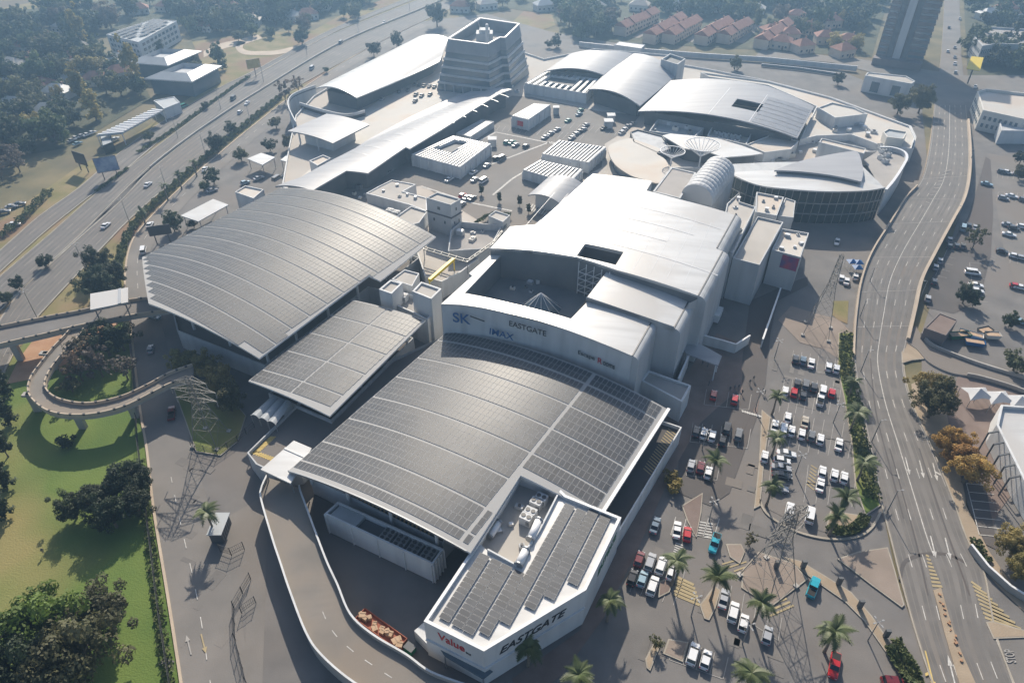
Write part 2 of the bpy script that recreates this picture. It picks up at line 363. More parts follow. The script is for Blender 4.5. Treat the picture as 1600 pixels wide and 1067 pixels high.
# ---- highway: service road, two carriageways
hw = []
for nm, secs, lanes in (
    ("service_road", [((-160, 525), (-130, 545), 0), ((0, 391), (0, 425), 0), ((62, 337), (75, 358), 0), ((124, 293), (145, 303), 0), ((178, 246), (200, 262), 0), ((248, 194), (270, 204), 0), ((341, 138), (356, 147), 0), ((400, 109), (408, 113), 0), ((520, 45), (526, 49), 0), ((640, -4), (646, 0), 0)], 2),
    ("carriageway", [((-140, 552), (-90, 590), 0), ((0, 432), (0, 485), 0), ((80, 364), (110, 385), 0), ((155, 298), (190, 313), 0), ((208, 257), (240, 262), 0), ((300, 188), (325, 196), 0), ((400, 117), (412, 138), 0), ((521, 53), (534, 66), 0), ((643, 4), (655, 15), 0), ((720, -28), (732, -18), 0)], 3),
    ("carriageway", [((-70, 610), (-20, 665), 0), ((20, 470), (30, 533), 0), ((76, 413), (127, 422), 0), ((140, 352), (218, 328), 0), ((230, 264), (300, 262), 0), ((310, 205), (371, 205), 0), ((400, 148), (440, 150), 0), ((535, 68), (567, 80), 0), ((655, 18), (672, 28), 0), ((735, -16), (750, -8), 0)], 4)):
    o, Ls, Rs = ribbon(nm, secs, "asphalt_worn"); o.location.z = -.08; hw.append((o, Ls, Rs))
    mb = MB()
    for k in range(1, lanes): dash_marks(mb, along(Ls, Rs, k / lanes), 4, 8, .16)
    mb.build("lane_marking", "faded_paint", o)
    for k in range(lanes):
        for s_ in (-.22, .22): mb = MB(); dash_marks(mb, along(Ls, Rs, (k + .5 + s_) / lanes), 0, 0, .75, .015); mb.build("wheel_track", "asphalt_track", o)
    mb = MB()
    for f in (.03, .97): dash_marks(mb, along(Ls, Rs, f), 0, 0, .15)
    mb.build("edge_line", "faded_paint", o)
    mb = MB(); kerb_line(mb, Ls[::2]); kerb_line(mb, Rs[::2]); mb.build("kerb", "kerb", o)
# median barrier on the far part of the highway
mb = MB(); ml = [a.lerp(b, .5) for a, b in zip(hw[1][2], hw[2][1])][24:]
for i in range(0, len(ml) - 1): mb.bar(ml[i] + Vector((0, 0, .45)), ml[i + 1] + Vector((0, 0, .45)), .5, .9)
tag(mb.build("median_barrier", "concrete"), "long grey concrete barrier between the two highway carriageways", "barrier")

for nm, secs in LANES: o, _, _ = ribbon(nm, secs, "asphalt_worn"); o.location.z = -.05
for secs in ([((318, 80), (318, 90), 0), ((345, 68), (350, 76), 0), ((372, 62), (378, 70), 0), ((402, 54), (410, 60), 0)], [((374, 64), (384, 66), 0), ((368, 74), (379, 74), 0), ((378, 84), (386, 79), 0), ((402, 86), (404, 80), 0), ((450, 82), (446, 76), 0), ((540, 54), (534, 50), 0)]):
    o, _, _ = ribbon("field_track", secs, "concrete_tan"); o.location.z = -.1
# ---- mall ring road on the left, down to the service yard
o, Ls, Rs = ribbon("ring_road", [((300, 1200), (420, 1200), 0), ((283, 1067), (392, 1067), 0), ((262, 930), (370, 930), 0), ((240, 795), (330, 800), 0), ((229, 700), (300, 700), 0), ((219, 640), (280, 610), 0), ((205, 520), (256, 520), 0), ((195, 450), (236, 450), 0), ((202, 388), (234, 395), 0), ((228, 347), (258, 355), 0), ((291, 285), (318, 290), 0), ((345, 238), (368, 244), 0), ((400, 193), (420, 198), 0), ((470, 140), (486, 146), 0), ((560, 84), (572, 90), 0), ((655, 36), (668, 41), 0)], "asphalt_worn"); o.location.z = -.08
mb = MB(); dash_marks(mb, along(Ls, Rs, .42)[:22], 2.5, 4, .16); dash_marks(mb, along(Ls, Rs, .5)[40:], 3, 5, .15); mb.build("lane_marking", "white_paint", o)
mb = MB(); kerb_line(mb, Ls, .5); mb.build("kerb", "concrete_tan", o)
def arrow(parent, x, y, dx, dy, m="white_paint", L=4.2, z=0.0, turn=0):
    p = G(x, y, z); a = heading(x, y, dx, dy, z); mb = MB(); X = Vector((math.cos(a), math.sin(a), 0)); Y = Vector((-X.y, X.x, 0)); p = p + Vector((0, 0, .045))
    q = lambda u, v: p + X * u + Y * v
    mb.face([q(-L / 2, -.12), q(L * .2, -.12), q(L * .2, .12), q(-L / 2, .12)]); mb.face([q(L * .2, -.42), q(L / 2, 0), q(L * .2, .42)])
    if turn: mb.face([q(-.2, .1 * turn), q(.35, .1 * turn), q(.9, 1.0 * turn), q(.4, 1.0 * turn)])
    return mb.build("road_arrow", m, parent)
arrow(o, 295, 1007, -3, -12, "faded_paint"); arrow(o, 318, 1005, 3, 12, "yellow_faded")

# ---- the dual road on the right, part of it on a low viaduct
secs = [((1476, -10), (1499, -10), 0), ((1471, 80), (1502, 80), 0), ((1460, 165), (1510, 165), .2), ((1453, 228), (1515, 228), 2), ((1440, 280), (1514, 275), 3), ((1415, 310), (1506, 312), 3), ((1390, 350), (1488, 346), 3), ((1362, 395), (1462, 394), 2.6), ((1345, 440), (1440, 438), 2), ((1337, 490), (1429, 485), 1.0), ((1334, 530), (1418, 532), .3), ((1334, 565), (1412, 570), 0), ((1344, 626), (1424, 626), 0), ((1357, 694), (1453, 692), 0), ((1374, 773), (1486, 773), 0), ((1392, 842), (1511, 842), 0), ((1405, 894), (1536, 890), 0), ((1420, 950), (1548, 950), 0), ((1434, 998), (1558, 998), 0), ((1457, 1067), (1584, 1067), 0), ((1490, 1150), (1620, 1150), 0)]
road, RL, RR = ribbon("dual_road", secs, "asphalt_worn", 6, wall="concrete_tan"); road.location.z = -.02
mb = MB(); f0 = 2 * 6
mid = along(RL, RR, .48); dash_marks(mb, mid[f0:16 * 6 - 2], 0, 0, .18, .04)
mb.build("centre_line", "white_paint", road)
mb = MB()
for f in (.17, .34): dash_marks(mb, along(RL, RR, f)[f0:], 3, 8.5, .15, .04)
for f in (.64, .82): dash_marks(mb, along(RL, RR, f)[f0:], 3, 8.5, .15, .04)
mb.build("lane_marking", "white_paint", road)
for f in (.085, .255, .41, .56, .73, .90):
    for s_ in (-.03, .03): mb = MB(); dash_marks(mb, along(RL, RR, f + s_)[f0:], 0, 0, .7, .015); mb.build("wheel_track", "asphalt_track", road)
mb = MB()
for f in (.03, .97): dash_marks(mb, along(RL, RR, f)[f0:14 * 6], 0, 0, .16, .04)
mb.build("edge_line", "faded_paint", road)
mb = MB()
for k in (24, 30, 36, 43, 50, 57): dash_marks(mb, [RL[k].lerp(RR[k], .02), RL[k].lerp(RR[k], .98)], 0, 0, .18, .035)
mb.build("expansion_joint", "faded_paint", road)
parapet(road, [p + Vector((0, 0, -.02)) for p in RR[14:61]], 1.0, .8, "concrete_tan", "parapet")
parapet(road, RL[26:66], .9, .5, "concrete_tan", "parapet")
mb = MB(); kerb_line(mb, RL[62:], .3, .16); kerb_line(mb, RR[66:], .3, .16); mb.build("kerb", "kerb", road)
for x, y, t in ((1418, 728, 0), (1440, 733, 0), (1461, 737, 1), (1458, 854, 0), (1481, 857, 0)): arrow(road, x, y, 3, 12, L=5.5, turn=t)
arrow(road, 1454, 1050, 3, 12, "yellow_paint", 8, turn=-1); arrow(road, 1488, 1052, -3, -12, L=7)
def hatch(parent, tri, n, m, w=.35, z=.05, skew=.5):
    """painted chevron bars across a long triangle/quad a-b / c-d (photo points)"""
    a, b, c, d = [G(x, y, 0) for x, y in tri]; mb = MB()
    for k in range(n):
        t = (k + .5) / n; p = a.lerp(c, t); q = b.lerp(d, min(1, max(0, t + skew / n)))
        dr = (q - p)
        if dr.length < .2: continue
        nn = Vector((-dr.y, dr.x, 0)).normalized() * (w / 2); u = Vector((0, 0, z)); mb.face([p - nn + u, q - nn + u, q + nn + u, p + nn + u])
    return mb.build("hatching", m, parent)
hatch(road, [(1446, 864), (1449, 864), (1457, 918), (1472, 916)], 9, "yellow_faded", .5, .06)
hatch(road, [(1516, 905), (1519, 905), (1540, 968), (1598, 985)], 9, "yellow_faded", .5, .06, 1.2)
hatch(road, [(1472, 278), (1484, 272), (1440, 330), (1448, 330)], 10, "faded_paint", .35, 3.1)
def tyre_mark(pts, w=.5, m="asphalt_dark"):
    mb = MB(); dash_marks(mb, smooth_line(px(pts), 8), 0, 0, w, .02); return mb.build("tyre_mark", m, road)
tyre_mark([(1406, 905), (1412, 880), (1428, 870), (1450, 865), (1480, 866), (1508, 878)], .7); tyre_mark([(1390, 700), (1410, 770), (1432, 850), (1450, 930)], .35); tyre_mark([(1436, 700), (1462, 780), (1490, 860), (1515, 930)], .35); tyre_mark([(1360, 560), (1368, 640), (1388, 720), (1412, 810)], .35)
# dirt median at the bottom
mb = MB(); P = px([(1458, 922), (1470, 918), (1482, 960), (1496, 1005), (1524, 1067), (1560, 1150), (1530, 1150), (1499, 1067), (1476, 990), (1466, 950)]); mb.prism([(p.x, p.y) for p in P], -.1, .12, 0); md = struct("road_median", mb, "sandy")
mb = MB()
for i in range(16):
    t = random.random(); p = G(1464 + 40 * t + random.uniform(-2, 4), 925 + 110 * t); s_ = random.uniform(.15, .4); mb.box((p.x, p.y, .1 + s_ / 3), (s_ * 1.5, s_, s_), random.random() * 3)
mb.build("rubble", "dirt_red", md, kind="stuff")
# lettering on the side street
sg = sheet("side_street", [(1558, 998), (1542, 970), (1600, 985), (1700, 1000), (1760, 1150), (1620, 1150), (1584, 1067)], -.05, "asphalt_worn")
lettering("STOP", G(1588, 1035), G(1583, 1014.5), 1.7, "faded_paint", sg, up=(G(1578, 1022) - G(1590, 1022)), name="road_lettering").location.z += .0
mb = MB(); dash_marks(mb, smooth_line(px([(1557, 999), (1571, 1035), (1583, 1067), (1600, 1110)])), 0, 0, .25, .05); mb.build("stop_line", "white_paint", sg)
def island(name, poly, m="sandy", h=.15, kerbm="kerb"):
    P = px(poly); mb = MB(); mb.prism([(p.x, p.y) for p in P], -.2, h - .02, 0); o = struct(name, mb, kerbm)
    mb = MB(); mb.face([(x, y, h) for x, y in inset([(p.x, p.y) for p in P], .25)]); mb.build("island_top", m, o); return o
isl = island("road_island", [(1540, 972), (1549, 970), (1600, 984), (1700, 1005), (1600, 996), (1552, 998)], "sandy")
for poly, m in (([(1308, 873), (1340, 862), (1387, 855), (1398, 890), (1413, 945), (1409, 949), (1360, 913)], "paving"),
                ([(1409, 568), (1407, 528), (1463, 558), (1455, 560), (1425, 563)], "sandy")): island("traffic_island", poly, m)
slip, SL, SR = ribbon("slip_road", [((1431, 508), (1412, 532), .3), ((1442, 527), (1432, 545), .3), ((1458, 542), (1452, 566), .3), ((1504, 561), (1486, 582), .3), ((1542, 574), (1530, 590), .3), ((1600, 592), (1600, 612), .3), ((1700, 625), (1700, 655), .3)], "asphalt_worn", 5, wall="concrete")
parapet(slip, SL[4:], .9, .45, "concrete", "parapet"); parapet(slip, SR[18:], .8, .35, "concrete", "parapet")

# ---- car park on the right: bays, islands, planting strips
lot = sheet("car_park", [(1236, 540), (1290, 545), (1330, 560), (1345, 640), (1360, 700), (1352, 800), (1300, 835), (1240, 815), (1190, 790), (1185, 700), (1205, 640)], -.10, "asphalt")
def bays(parent, a, b, d, n, m="faded_paint", w=.14, z=-.04):
    """n+1 bay lines from the line a-b towards direction d (photo offset)"""
    mb = MB()
    for k in range(n + 1):
        t = k / n; x = a[0] + (b[0] - a[0]) * t; y = a[1] + (b[1] - a[1]) * t; dash_marks(mb, [G(x, y), G(x + d[0], y + d[1])], 0, 0, w, z)
    dash_marks(mb, [G(*a), G(*b)], 0, 0, w, z); return mb.build("bay_marking", m, parent)
bays(lot, (1236, 572), (1315, 588), (4, -25), 6); bays(lot, (1222, 618), (1312, 622), (4, -26), 7); bays(lot, (1222, 618), (1312, 622), (-5, 26), 7)
bays(lot, (1205, 672), (1330, 690), (5, -28), 8); bays(lot, (1205, 672), (1330, 690), (-5, 26), 8)
bays(lot, (1208, 705), (1200, 765), (36, 4), 5); bays(lot, (1260, 754), (1335, 762), (3, -28), 4); bays(lot, (1260, 754), (1335, 762), (-4, 30), 4)
hatch(lot, [(1268, 724), (1277, 727), (1260, 758), (1272, 765)], 7, "yellow_faded", .3, -.04)
lot2 = sheet("front_car_park", [(1035, 860), (1060, 800), (1120, 790), (1180, 800), (1165, 850), (1270, 900), (1380, 980), (1440, 1080), (1200, 1200), (960, 1200), (985, 1030), (990, 958)], -.11, "asphalt")
bays(lot2, (996, 894), (1064, 915), (9, -34), 4); bays(lot2, (996, 894), (1064, 915), (-12, 30), 4)
bays(lot2, (1048, 835), (1116, 838), (8, -28), 4, "white_paint"); bays(lot2, (1118, 938), (1216, 1000), (6, -36), 5); bays(lot2, (1046, 1030), (1130, 1060), (8, -34), 4)
hatch(lot2, [(1185, 915), (1204, 908), (1205, 965), (1240, 945)], 7, "yellow_faded", .4, -.04); hatch(lot2, [(1124, 878), (1150, 868), (1180, 912), (1200, 895)], 6, "yellow_faded", .3, -.04)
hatch(lot2, [(1058, 898), (1082, 907), (1052, 930), (1095, 945)], 6, "yellow_faded", .6, -.04)
hatch(lot2, [(1090, 812), (1114, 814), (1088, 838), (1112, 840)], 6, "white_paint", .3, -.04); hatch(lot2, [(1056, 846), (1068, 848), (1052, 862), (1064, 866)], 5, "white_paint", .25, -.04)
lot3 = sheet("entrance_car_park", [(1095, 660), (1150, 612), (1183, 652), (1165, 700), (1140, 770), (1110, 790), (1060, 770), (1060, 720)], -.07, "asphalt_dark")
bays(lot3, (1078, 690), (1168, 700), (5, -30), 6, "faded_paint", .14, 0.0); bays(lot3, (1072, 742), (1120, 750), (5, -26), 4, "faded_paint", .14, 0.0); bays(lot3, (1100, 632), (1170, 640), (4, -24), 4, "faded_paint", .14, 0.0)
hatch(lot3, [(1158, 640), (1158, 643), (1202, 653), (1202, 656)], 12, "white_paint", .5, .02)
for poly, m in (([(1297, 798), (1289, 830), (1309, 839), (1345, 829), (1353, 806)], "sandy"), ([(1093, 945), (1100, 966), (1108, 969), (1118, 950), (1126, 922), (1116, 915)], "sandy"),
                ([(1008, 1029), (1010, 1043), (1016, 1048), (1025, 1025), (1036, 999), (1022, 1003)], "sandy"), ([(1036, 1021), (1067, 1034), (1076, 1003), (1044, 998)], "paving"),
                ([(1134, 850), (1140, 870), (1156, 881), (1164, 862), (1158, 850)], "paving"), ([(1065, 790), (1098, 770), (1096, 800), (1088, 840), (1074, 815)], "brick_paving"), ([(1030, 908), (1056, 900), (1046, 925), (1028, 934)], "brick_paving"),
                ([(1185, 862), (1240, 880), (1262, 905), (1205, 948), (1158, 918), (1160, 890)], "paving"), ([(1190, 640), (1204, 652), (1194, 720), (1188, 790), (1178, 795), (1186, 720)], "sandy")): island("car_park_island", poly, m)
mb = MB(); kl = smooth_line(px([(1186, 780), (1196, 800), (1220, 818), (1256, 834), (1300, 842), (1340, 838), (1362, 824), (1376, 800)]), 5); kerb_line(mb, kl, .5, .18); mb.build("kerb", "kerb", lot)
strip_ = island("planting_strip", [(1310, 520), (1334, 520), (1332, 570), (1343, 640), (1356, 700), (1376, 790), (1352, 806), (1336, 760), (1330, 690), (1318, 620), (1308, 575)], "lawn")
island("entrance_verge", [(1225, 870), (1250, 876), (1290, 900), (1330, 925), (1362, 962), (1402, 1020), (1440, 1090), (1432, 1100), (1395, 1035), (1350, 970), (1320, 940), (1270, 905)], "sandy")
# ---- other lots on the right
rl = sheet("east_car_park", [(1545, 240), (1600, 250), (1760, 300), (1760, 470), (1590, 450), (1570, 400), (1560, 340)], -.12, "asphalt_worn")
for a, b, d, n in (((1560, 262), (1610, 266), (-2, 16), 6), ((1560, 300), (1620, 303), (-3, 14), 6), ((1568, 345), (1630, 350), (-3, 16), 6), ((1580, 395), (1640, 400), (-2, 16), 5)): bays(rl, a, b, d, n, z=-.06)
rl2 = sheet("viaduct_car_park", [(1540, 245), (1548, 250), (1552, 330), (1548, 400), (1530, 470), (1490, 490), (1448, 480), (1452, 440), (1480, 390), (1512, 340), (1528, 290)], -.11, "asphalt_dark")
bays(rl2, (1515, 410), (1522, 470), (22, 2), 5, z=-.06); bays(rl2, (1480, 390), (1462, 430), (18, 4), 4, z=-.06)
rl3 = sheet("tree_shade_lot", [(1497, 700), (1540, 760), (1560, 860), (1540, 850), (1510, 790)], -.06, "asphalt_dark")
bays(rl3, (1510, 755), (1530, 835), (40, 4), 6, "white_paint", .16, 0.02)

# repairs in the asphalt
for i in range(46):
    x, y = random.choice([(random.uniform(1200, 1330), random.uniform(560, 780)), (random.uniform(1000, 1330), random.uniform(830, 1060)), (random.uniform(250, 380), random.uniform(720, 1060)), (random.uniform(1100, 1200), random.uniform(700, 860))]); p = G(x, y, -.05); mb = MB(); mb.box((p.x, p.y, -.075), (random.uniform(1.2, 5), random.uniform(.8, 2.6), .03), random.choice([-.4, 1.15])); o = mb.build("asphalt_patch", random.choice(["asphalt_track", "asphalt_worn"])); o["kind"] = "structure"

isl_ = island("pylon_verge", [(268, 600), (300, 590), (345, 600), (385, 650), (372, 690), (345, 712), (306, 706), (290, 660)], "lawn")

# ================================================================== building helpers
class Frame:
    """plan frame with an arched height: z = ze + bulge * (1 - (2u/W - 1)^2) across u"""
    def __init__(s, p00, p10, p01, ze, bulge):
        s.O = G(*p00, ze); a = G(*p10, ze) - s.O; b = G(*p01, ze) - s.O
        s.W = a.length; s.L = b.length; s.X = a.normalized(); s.Y = b.normalized(); s.ze = ze; s.bulge = bulge
        s.det = s.X.x * s.Y.y - s.X.y * s.Y.x; s.rz = math.atan2(s.X.y, s.X.x)
    def uv(s, p):
        dx, dy = p[0] - s.O.x, p[1] - s.O.y
        return (dx * s.Y.y - dy * s.Y.x) / s.det, (s.X.x * dy - s.X.y * dx) / s.det
    def z(s, p):
        t = 2 * s.uv(p)[0] / s.W - 1
        return s.ze + s.bulge * (1 - min(t * t, 1.6))
    def at(s, u, v, dz=0.0):
        p = s.O + s.X * u + s.Y * v; return Vector((p.x, p.y, s.z(p) + dz))
    def px(s, poly, dz=0.0):
        out = []
        for x, y in poly:
            z = s.ze
            for _ in range(8): z = s.z(G(x, y, z)) + dz
            out.append(G(x, y, z))
        return out
def curved_roof(name, P, fr, thick, m, parent, n=20, dz=0.0, edge=None):
    off = world_of(parent); bm = bmesh.new()
    bm.faces.new([bm.verts.new((p[0], p[1], 0)) for p in ccw(P)])
    us = [fr.uv(p)[0] for p in P]; u0, u1 = min(us), max(us); nrm = Vector((fr.Y.y, -fr.Y.x, 0))
    for k in range(1, n):
        u = u0 + (u1 - u0) * k / n; bmesh.ops.bisect_plane(bm, geom=bm.verts[:] + bm.edges[:] + bm.faces[:], plane_co=fr.O * 1.0 - Vector((0, 0, fr.O.z)) + fr.X * u, plane_no=nrm)
    for v in bm.verts: v.co.z = fr.z(v.co) + dz
    for f in bm.faces: f.smooth = True
    top = bm.faces[:]
    r = bmesh.ops.extrude_face_region(bm, geom=top, use_keep_orig=True)
    nv = [g for g in r["geom"] if isinstance(g, bmesh.types.BMVert)]
    for v in nv: v.co.z -= thick
    for f in bm.faces:
        f.normal_update()
        if abs(f.normal.z) < .5: f.smooth = False; f.material_index = 1
    for f in r["geom"]:
        if isinstance(f, bmesh.types.BMFace): f.normal_flip(); f.smooth = False
    for e in bm.edges:
        if any(not f.smooth for f in e.link_faces): e.smooth = False
    for v in bm.verts: v.co -= off
    me = bpy.data.meshes.new(name); bm.to_mesh(me); bm.free(); me.materials.append(M[m]); me.materials.append(M[edge or m])
    o = bpy.data.objects.new(name, me); COL.objects.link(o); o.parent = parent; return o
def block(name, label, cat, poly, z, z0=0.0, wall="wall_white", roof="roof_flat", par=.7, rim=.35, group=None, world=None, capm=None, loc_z=None):
    P = ccw([(p[0], p[1]) for p in (world or px(poly, z))]); c = centroid(P)
    t = thing(name, label, cat, (c.x, c.y, z0), group)
    I = inset(P, rim); mb = MB(); n = len(P)
    for i in range(n):
        j = (i + 1) % n; a, b, ia, ib = P[i], P[j], I[i], I[j]
        mb.face([(*a, z0), (*b, z0), (*b, z), (*a, z)]); mb.face([(*a, z), (*b, z), (*ib, z), (*ia, z)], 1); mb.face([(*ib, z - par), (*ia, z - par), (*ia, z), (*ib, z)])
    mb.build("wall", [wall, capm or wall], t)
    mb = MB(); mb.face([(*p, z - par) for p in I]); mb.build("roof", roof, t)
    t["_P"] = [c_ for p in P for c_ in p]; return t
def P_of(t): a = list(t["_P"]); return [(a[i], a[i + 1]) for i in range(0, len(a), 2)]
def facade(t, i, z0, z1, rows, cols, part="window", m="glass", fw=.6, fh=.55, out=.06, margin=.05, group=None):
    """rows x cols windows on edge i of the block t, each its own part"""
    P = P_of(t); a, b = Vector((*P[i], 0)), Vector((*P[(i + 1) % len(P)], 0)); d = b - a; L = d.length; d.normalize(); nn = Vector((d.y, -d.x, 0))
    cw = L * (1 - 2 * margin) / cols; rh = (z1 - z0) / rows; rz = math.atan2(d.y, d.x)
    key = MB(); key.box((0, 0, 0), (cw * fw, .16, rh * fh)); me = key.mesh(part, m)
    for r in range(rows):
        for c in range(cols):
            p = a + d * (L * margin + cw * (c + .5)) + nn * out; link(part, me, t, (p.x - t.location.x, p.y - t.location.y, z0 + rh * (r + .5) - t.location.z), rz)
def pilasters(t, i, z0, z1, n, w=.5, m="wall_white"):
    P = P_of(t); a, b = Vector((*P[i], 0)), Vector((*P[(i + 1) % len(P)], 0)); d = b - a; L = d.length; d.normalize(); nn = Vector((d.y, -d.x, 0)); rz = math.atan2(d.y, d.x)
    key = MB(); key.box((0, 0, 0), (w, .3, z1 - z0)); me = key.mesh("pilaster", m)
    for k in range(n):
        p = a + d * (L * k / (n - 1) * .98 + L * .01) + nn * .12; link("pilaster", me, t, (p.x - t.location.x, p.y - t.location.y, (z0 + z1) / 2 - t.location.z), rz)
def column_mesh(h, r=.35, m="wall_white"):
    mb = MB(); mb.tube([(0, 0, 0), (0, 0, h)], r, 8); return mb.mesh("column", m)
def panel_mb(pw, ph, e=.035, t=.04):
    a, b = pw / 2, ph / 2; mb = MB(); o = [(-a, -b), (a, -b), (a, b), (-a, b)]; i = [(-a + e, -b + e), (a - e, -b + e), (a - e, b - e), (-a + e, b - e)]
    mb.v = [(*p, -t) for p in o] + [(*p, t) for p in o] + [(*p, t) for p in i]
    for k in range(4): j = (k + 1) % 4; mb.f += [(k, j, 4 + j, 4 + k), (4 + k, 4 + j, 8 + j, 8 + k)]; mb.m += [0, 0]
    mb.f.append((8, 9, 10, 11)); mb.m.append(1); return mb
def solar_array(parent, fr, poly, bands, rows, pw, ph, v0=.5, gap=.10, bandgap=.45, seams=(), holes=(), single=0, near=None, lift=.07):
    """rows of tilted-flush panels; the `single` nearest ones are objects of their own, the rest one part"""
    cells = []; v = v0
    for bnd in range(bands):
        nr = rows[bnd % len(rows)] if hasattr(rows, '__len__') else rows
        for r in range(nr):
            u = .2
            while u < fr.W - .15 - pw:
                for s_ in seams:
                    if s_ - pw < u < s_: u = s_ + .2
                if True:
                    cs = [fr.at(u + a * pw, v + b * ph) for a, b in ((0, 0), (1, 0), (1, 1), (0, 1))]
                    if all(inside(c, poly) for c in cs) and not any(inside(c, h) for h in holes for c in cs): cells.append((u, v))
                u += pw + gap
            v += ph + gap
        v += bandgap
    pts = [fr.at(u + pw / 2, v + ph / 2, lift) for u, v in cells]
    order = sorted(range(len(cells)), key=lambda i: (pts[i] - Vector((near[0], near[1], pts[i].z))).length) if near else list(range(len(cells)))
    ones = order[:single]; rest = order[single:]
    sz = panel_mb(pw, ph); nv = len(sz.v)
    me = sz.mesh("solar_panel", ["panel_frame", "panel"]); off = world_of(parent)
    def mtx(i):
        u, v = cells[i]; sl_ = math.atan2(fr.at(u + pw, v).z - fr.at(u, v).z, pw)
        return Matrix.Translation(pts[i] - off) @ Matrix.Rotation(fr.rz, 4, 'Z') @ Matrix.Rotation(-sl_, 4, 'Y')
    for i in ones:
        o = bpy.data.objects.new("solar_panel", me); COL.objects.link(o); o.parent = parent; o.matrix_local = mtx(i)
    if rest:
        base = np.array(sz.v); V = []; F = []; mi = []
        for k, i in enumerate(rest):
            m_ = np.array(mtx(i)); V.append(base @ m_[:3, :3].T + m_[:3, 3]); F += [tuple(a + nv * k for a in f) for f in sz.f]; mi += sz.m
        me2 = bpy.data.meshes.new("solar_field"); me2.from_pydata(np.concatenate(V).tolist(), [], F); me2.materials.append(M["panel_frame"]); me2.materials.append(M["panel"]); me2.polygons.foreach_set("material_index", mi)
        o = bpy.data.objects.new("solar_field", me2); COL.objects.link(o); o.parent = parent; o["kind"] = "stuff"
    return len(cells)
def podium(t, P, z, m="wall_grey", deck="deck", d=3.0, par=1.0):
    Q = inset(P, d); I = inset(Q, .3); mb = MB(); n = len(Q)
    for i in range(n):
        j = (i + 1) % n
        mb.face([(*Q[i], 0), (*Q[j], 0), (*Q[j], z + par), (*Q[i], z + par)]); mb.face([(*Q[i], z + par), (*Q[j], z + par), (*I[j], z + par), (*I[i], z + par)]); mb.face([(*I[j], z), (*I[i], z), (*I[i], z + par), (*I[j], z + par)])
    mb.build("podium_wall", m, t); mb = MB(); mb.face([(*p, z) for p in I]); mb.build("parking_deck", deck, t); return Q
def columns(t, fr, us, vs, z0, poly, r=.4):
    for u in us:
        for v in vs:
            p = fr.at(u, v)
            if inside(p, poly): link("column", column_mesh(p.z - z0 - .3, r), t, (p.x - t.location.x, p.y - t.location.y, z0 - t.location.z))

# ================================================================== solar canopy A (upper left)
fa = Frame((438, 294), (681, 370), (165, 431), 12.5, 4.5)
PA = fa.px([(438, 294), (681, 370), (594, 439), (576, 431), (405, 560), (351, 531), (290, 501), (232, 474), (222, 402)])
# outer edges are straight in plan: drop the measured in-between points of the arched end
PA = [PA[0], PA[1], PA[2], PA[3], PA[4], PA[7], PA[8]]
c = centroid(PA); tA = thing("solar_canopy", "largest arched solar roof, upper left by the highway, with a clipped corner", "solar canopy", (c.x, c.y, 0), "arched solar roofs of the mall")
curved_roof("roof", PA, fa, .45, "panel_base", tA, 28, edge="metal_white")
solar_array(tA, fa, inset(PA, .12), 11, 3, 1.12, 1.9, .6, .05, .5)
QA = podium(tA, PA, 5.0, "wall_grey", "asphalt", 4.0); columns(tA, fa, [5, 18, 32, 46, 60], [6, 18, 30, 42, 54, 64], 5.0, inset(PA, 2.5))
# ================================================================== solar canopy B
fb = Frame((548, 468), (665, 500), (388, 595), 10.5, .5)
PB = fb.px([(548, 468), (665, 500), (515, 650), (388, 595)])
c = centroid(PB); tB = thing("solar_canopy", "smallest arched solar roof, between the two larger solar roofs", "solar canopy", (c.x, c.y, 0), "arched solar roofs of the mall")
curved_roof("roof", PB, fb, .4, "panel_base", tB, 14, edge="metal_white")
solar_array(tB, fb, inset(PB, .12), 5, [4, 4, 4, 4, 2], 1.12, 1.9, .5, .05, .55, (fb.W * .52,), single=120, near=G(515, 650, 10))
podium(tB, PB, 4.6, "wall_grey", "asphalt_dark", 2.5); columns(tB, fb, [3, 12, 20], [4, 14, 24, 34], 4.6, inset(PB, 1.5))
# ================================================================== front block D footprint (white, with lettering)
ZD = 11.0
D_px = [(662, 970), (756, 1017), (916, 921), (971, 808), (884, 773), (876, 765), (812, 741), (748, 842)]
PD = ccw([(p.x, p.y) for p in px(D_px, ZD)])
# ================================================================== solar canopy C (the big one in front)
fc = Frame((700, 517), (1043, 639), (451, 735), 9.2, 3.6)
p11 = fc.at(fc.W, fc.L)
PC = [fc.O, fc.at(fc.W, 0), p11, fc.at(0, fc.L)]
Dh = inset(PD, .9)
# cut the corner that block D takes: keep cells outside D
c = centroid(PC); tC = thing("solar_canopy", "nearest arched solar roof, below the lettered cinema wall", "solar canopy", (c.x, c.y, 0), "arched solar roofs of the mall")
dv = lambda q: fc.uv(q)
d_back = [dv(G(*q, ZD)) for q in ((748, 842), (812, 741), (876, 765), (971, 808))]
cut = [fc.O, fc.at(fc.W, 0), fc.at(fc.W, d_back[3][1] + .8), fc.at(d_back[2][0] - .2, d_back[2][1] + 1.2), fc.at(d_back[1][0] + .8, d_back[1][1] + 1.0), fc.at(d_back[0][0] + .8, fc.L), fc.at(0, fc.L)]
cut = [(p.x, p.y) for p in cut]
curved_roof("roof", cut, fc, .5, "panel_base", tC, 26, edge="metal_white")
nC = solar_array(tC, fc, cut, 8, [2, 4, 4, 4, 4, 4, 3, 2], 1.06, 1.9, .5, .05, .55, (fc.W * .70,), holes=[PD], single=300, near=G(830, 760, 9))
mb = MB()
for p, q in ((fc.at(fc.W + .3, 0, .25), fc.at(fc.W + .3, d_back[3][1], .25)),): mb.bar(p, q, .7, .5)
mb.build("gutter", "metal_white", tC)
mb = MB()
uE = d_back[0][0]
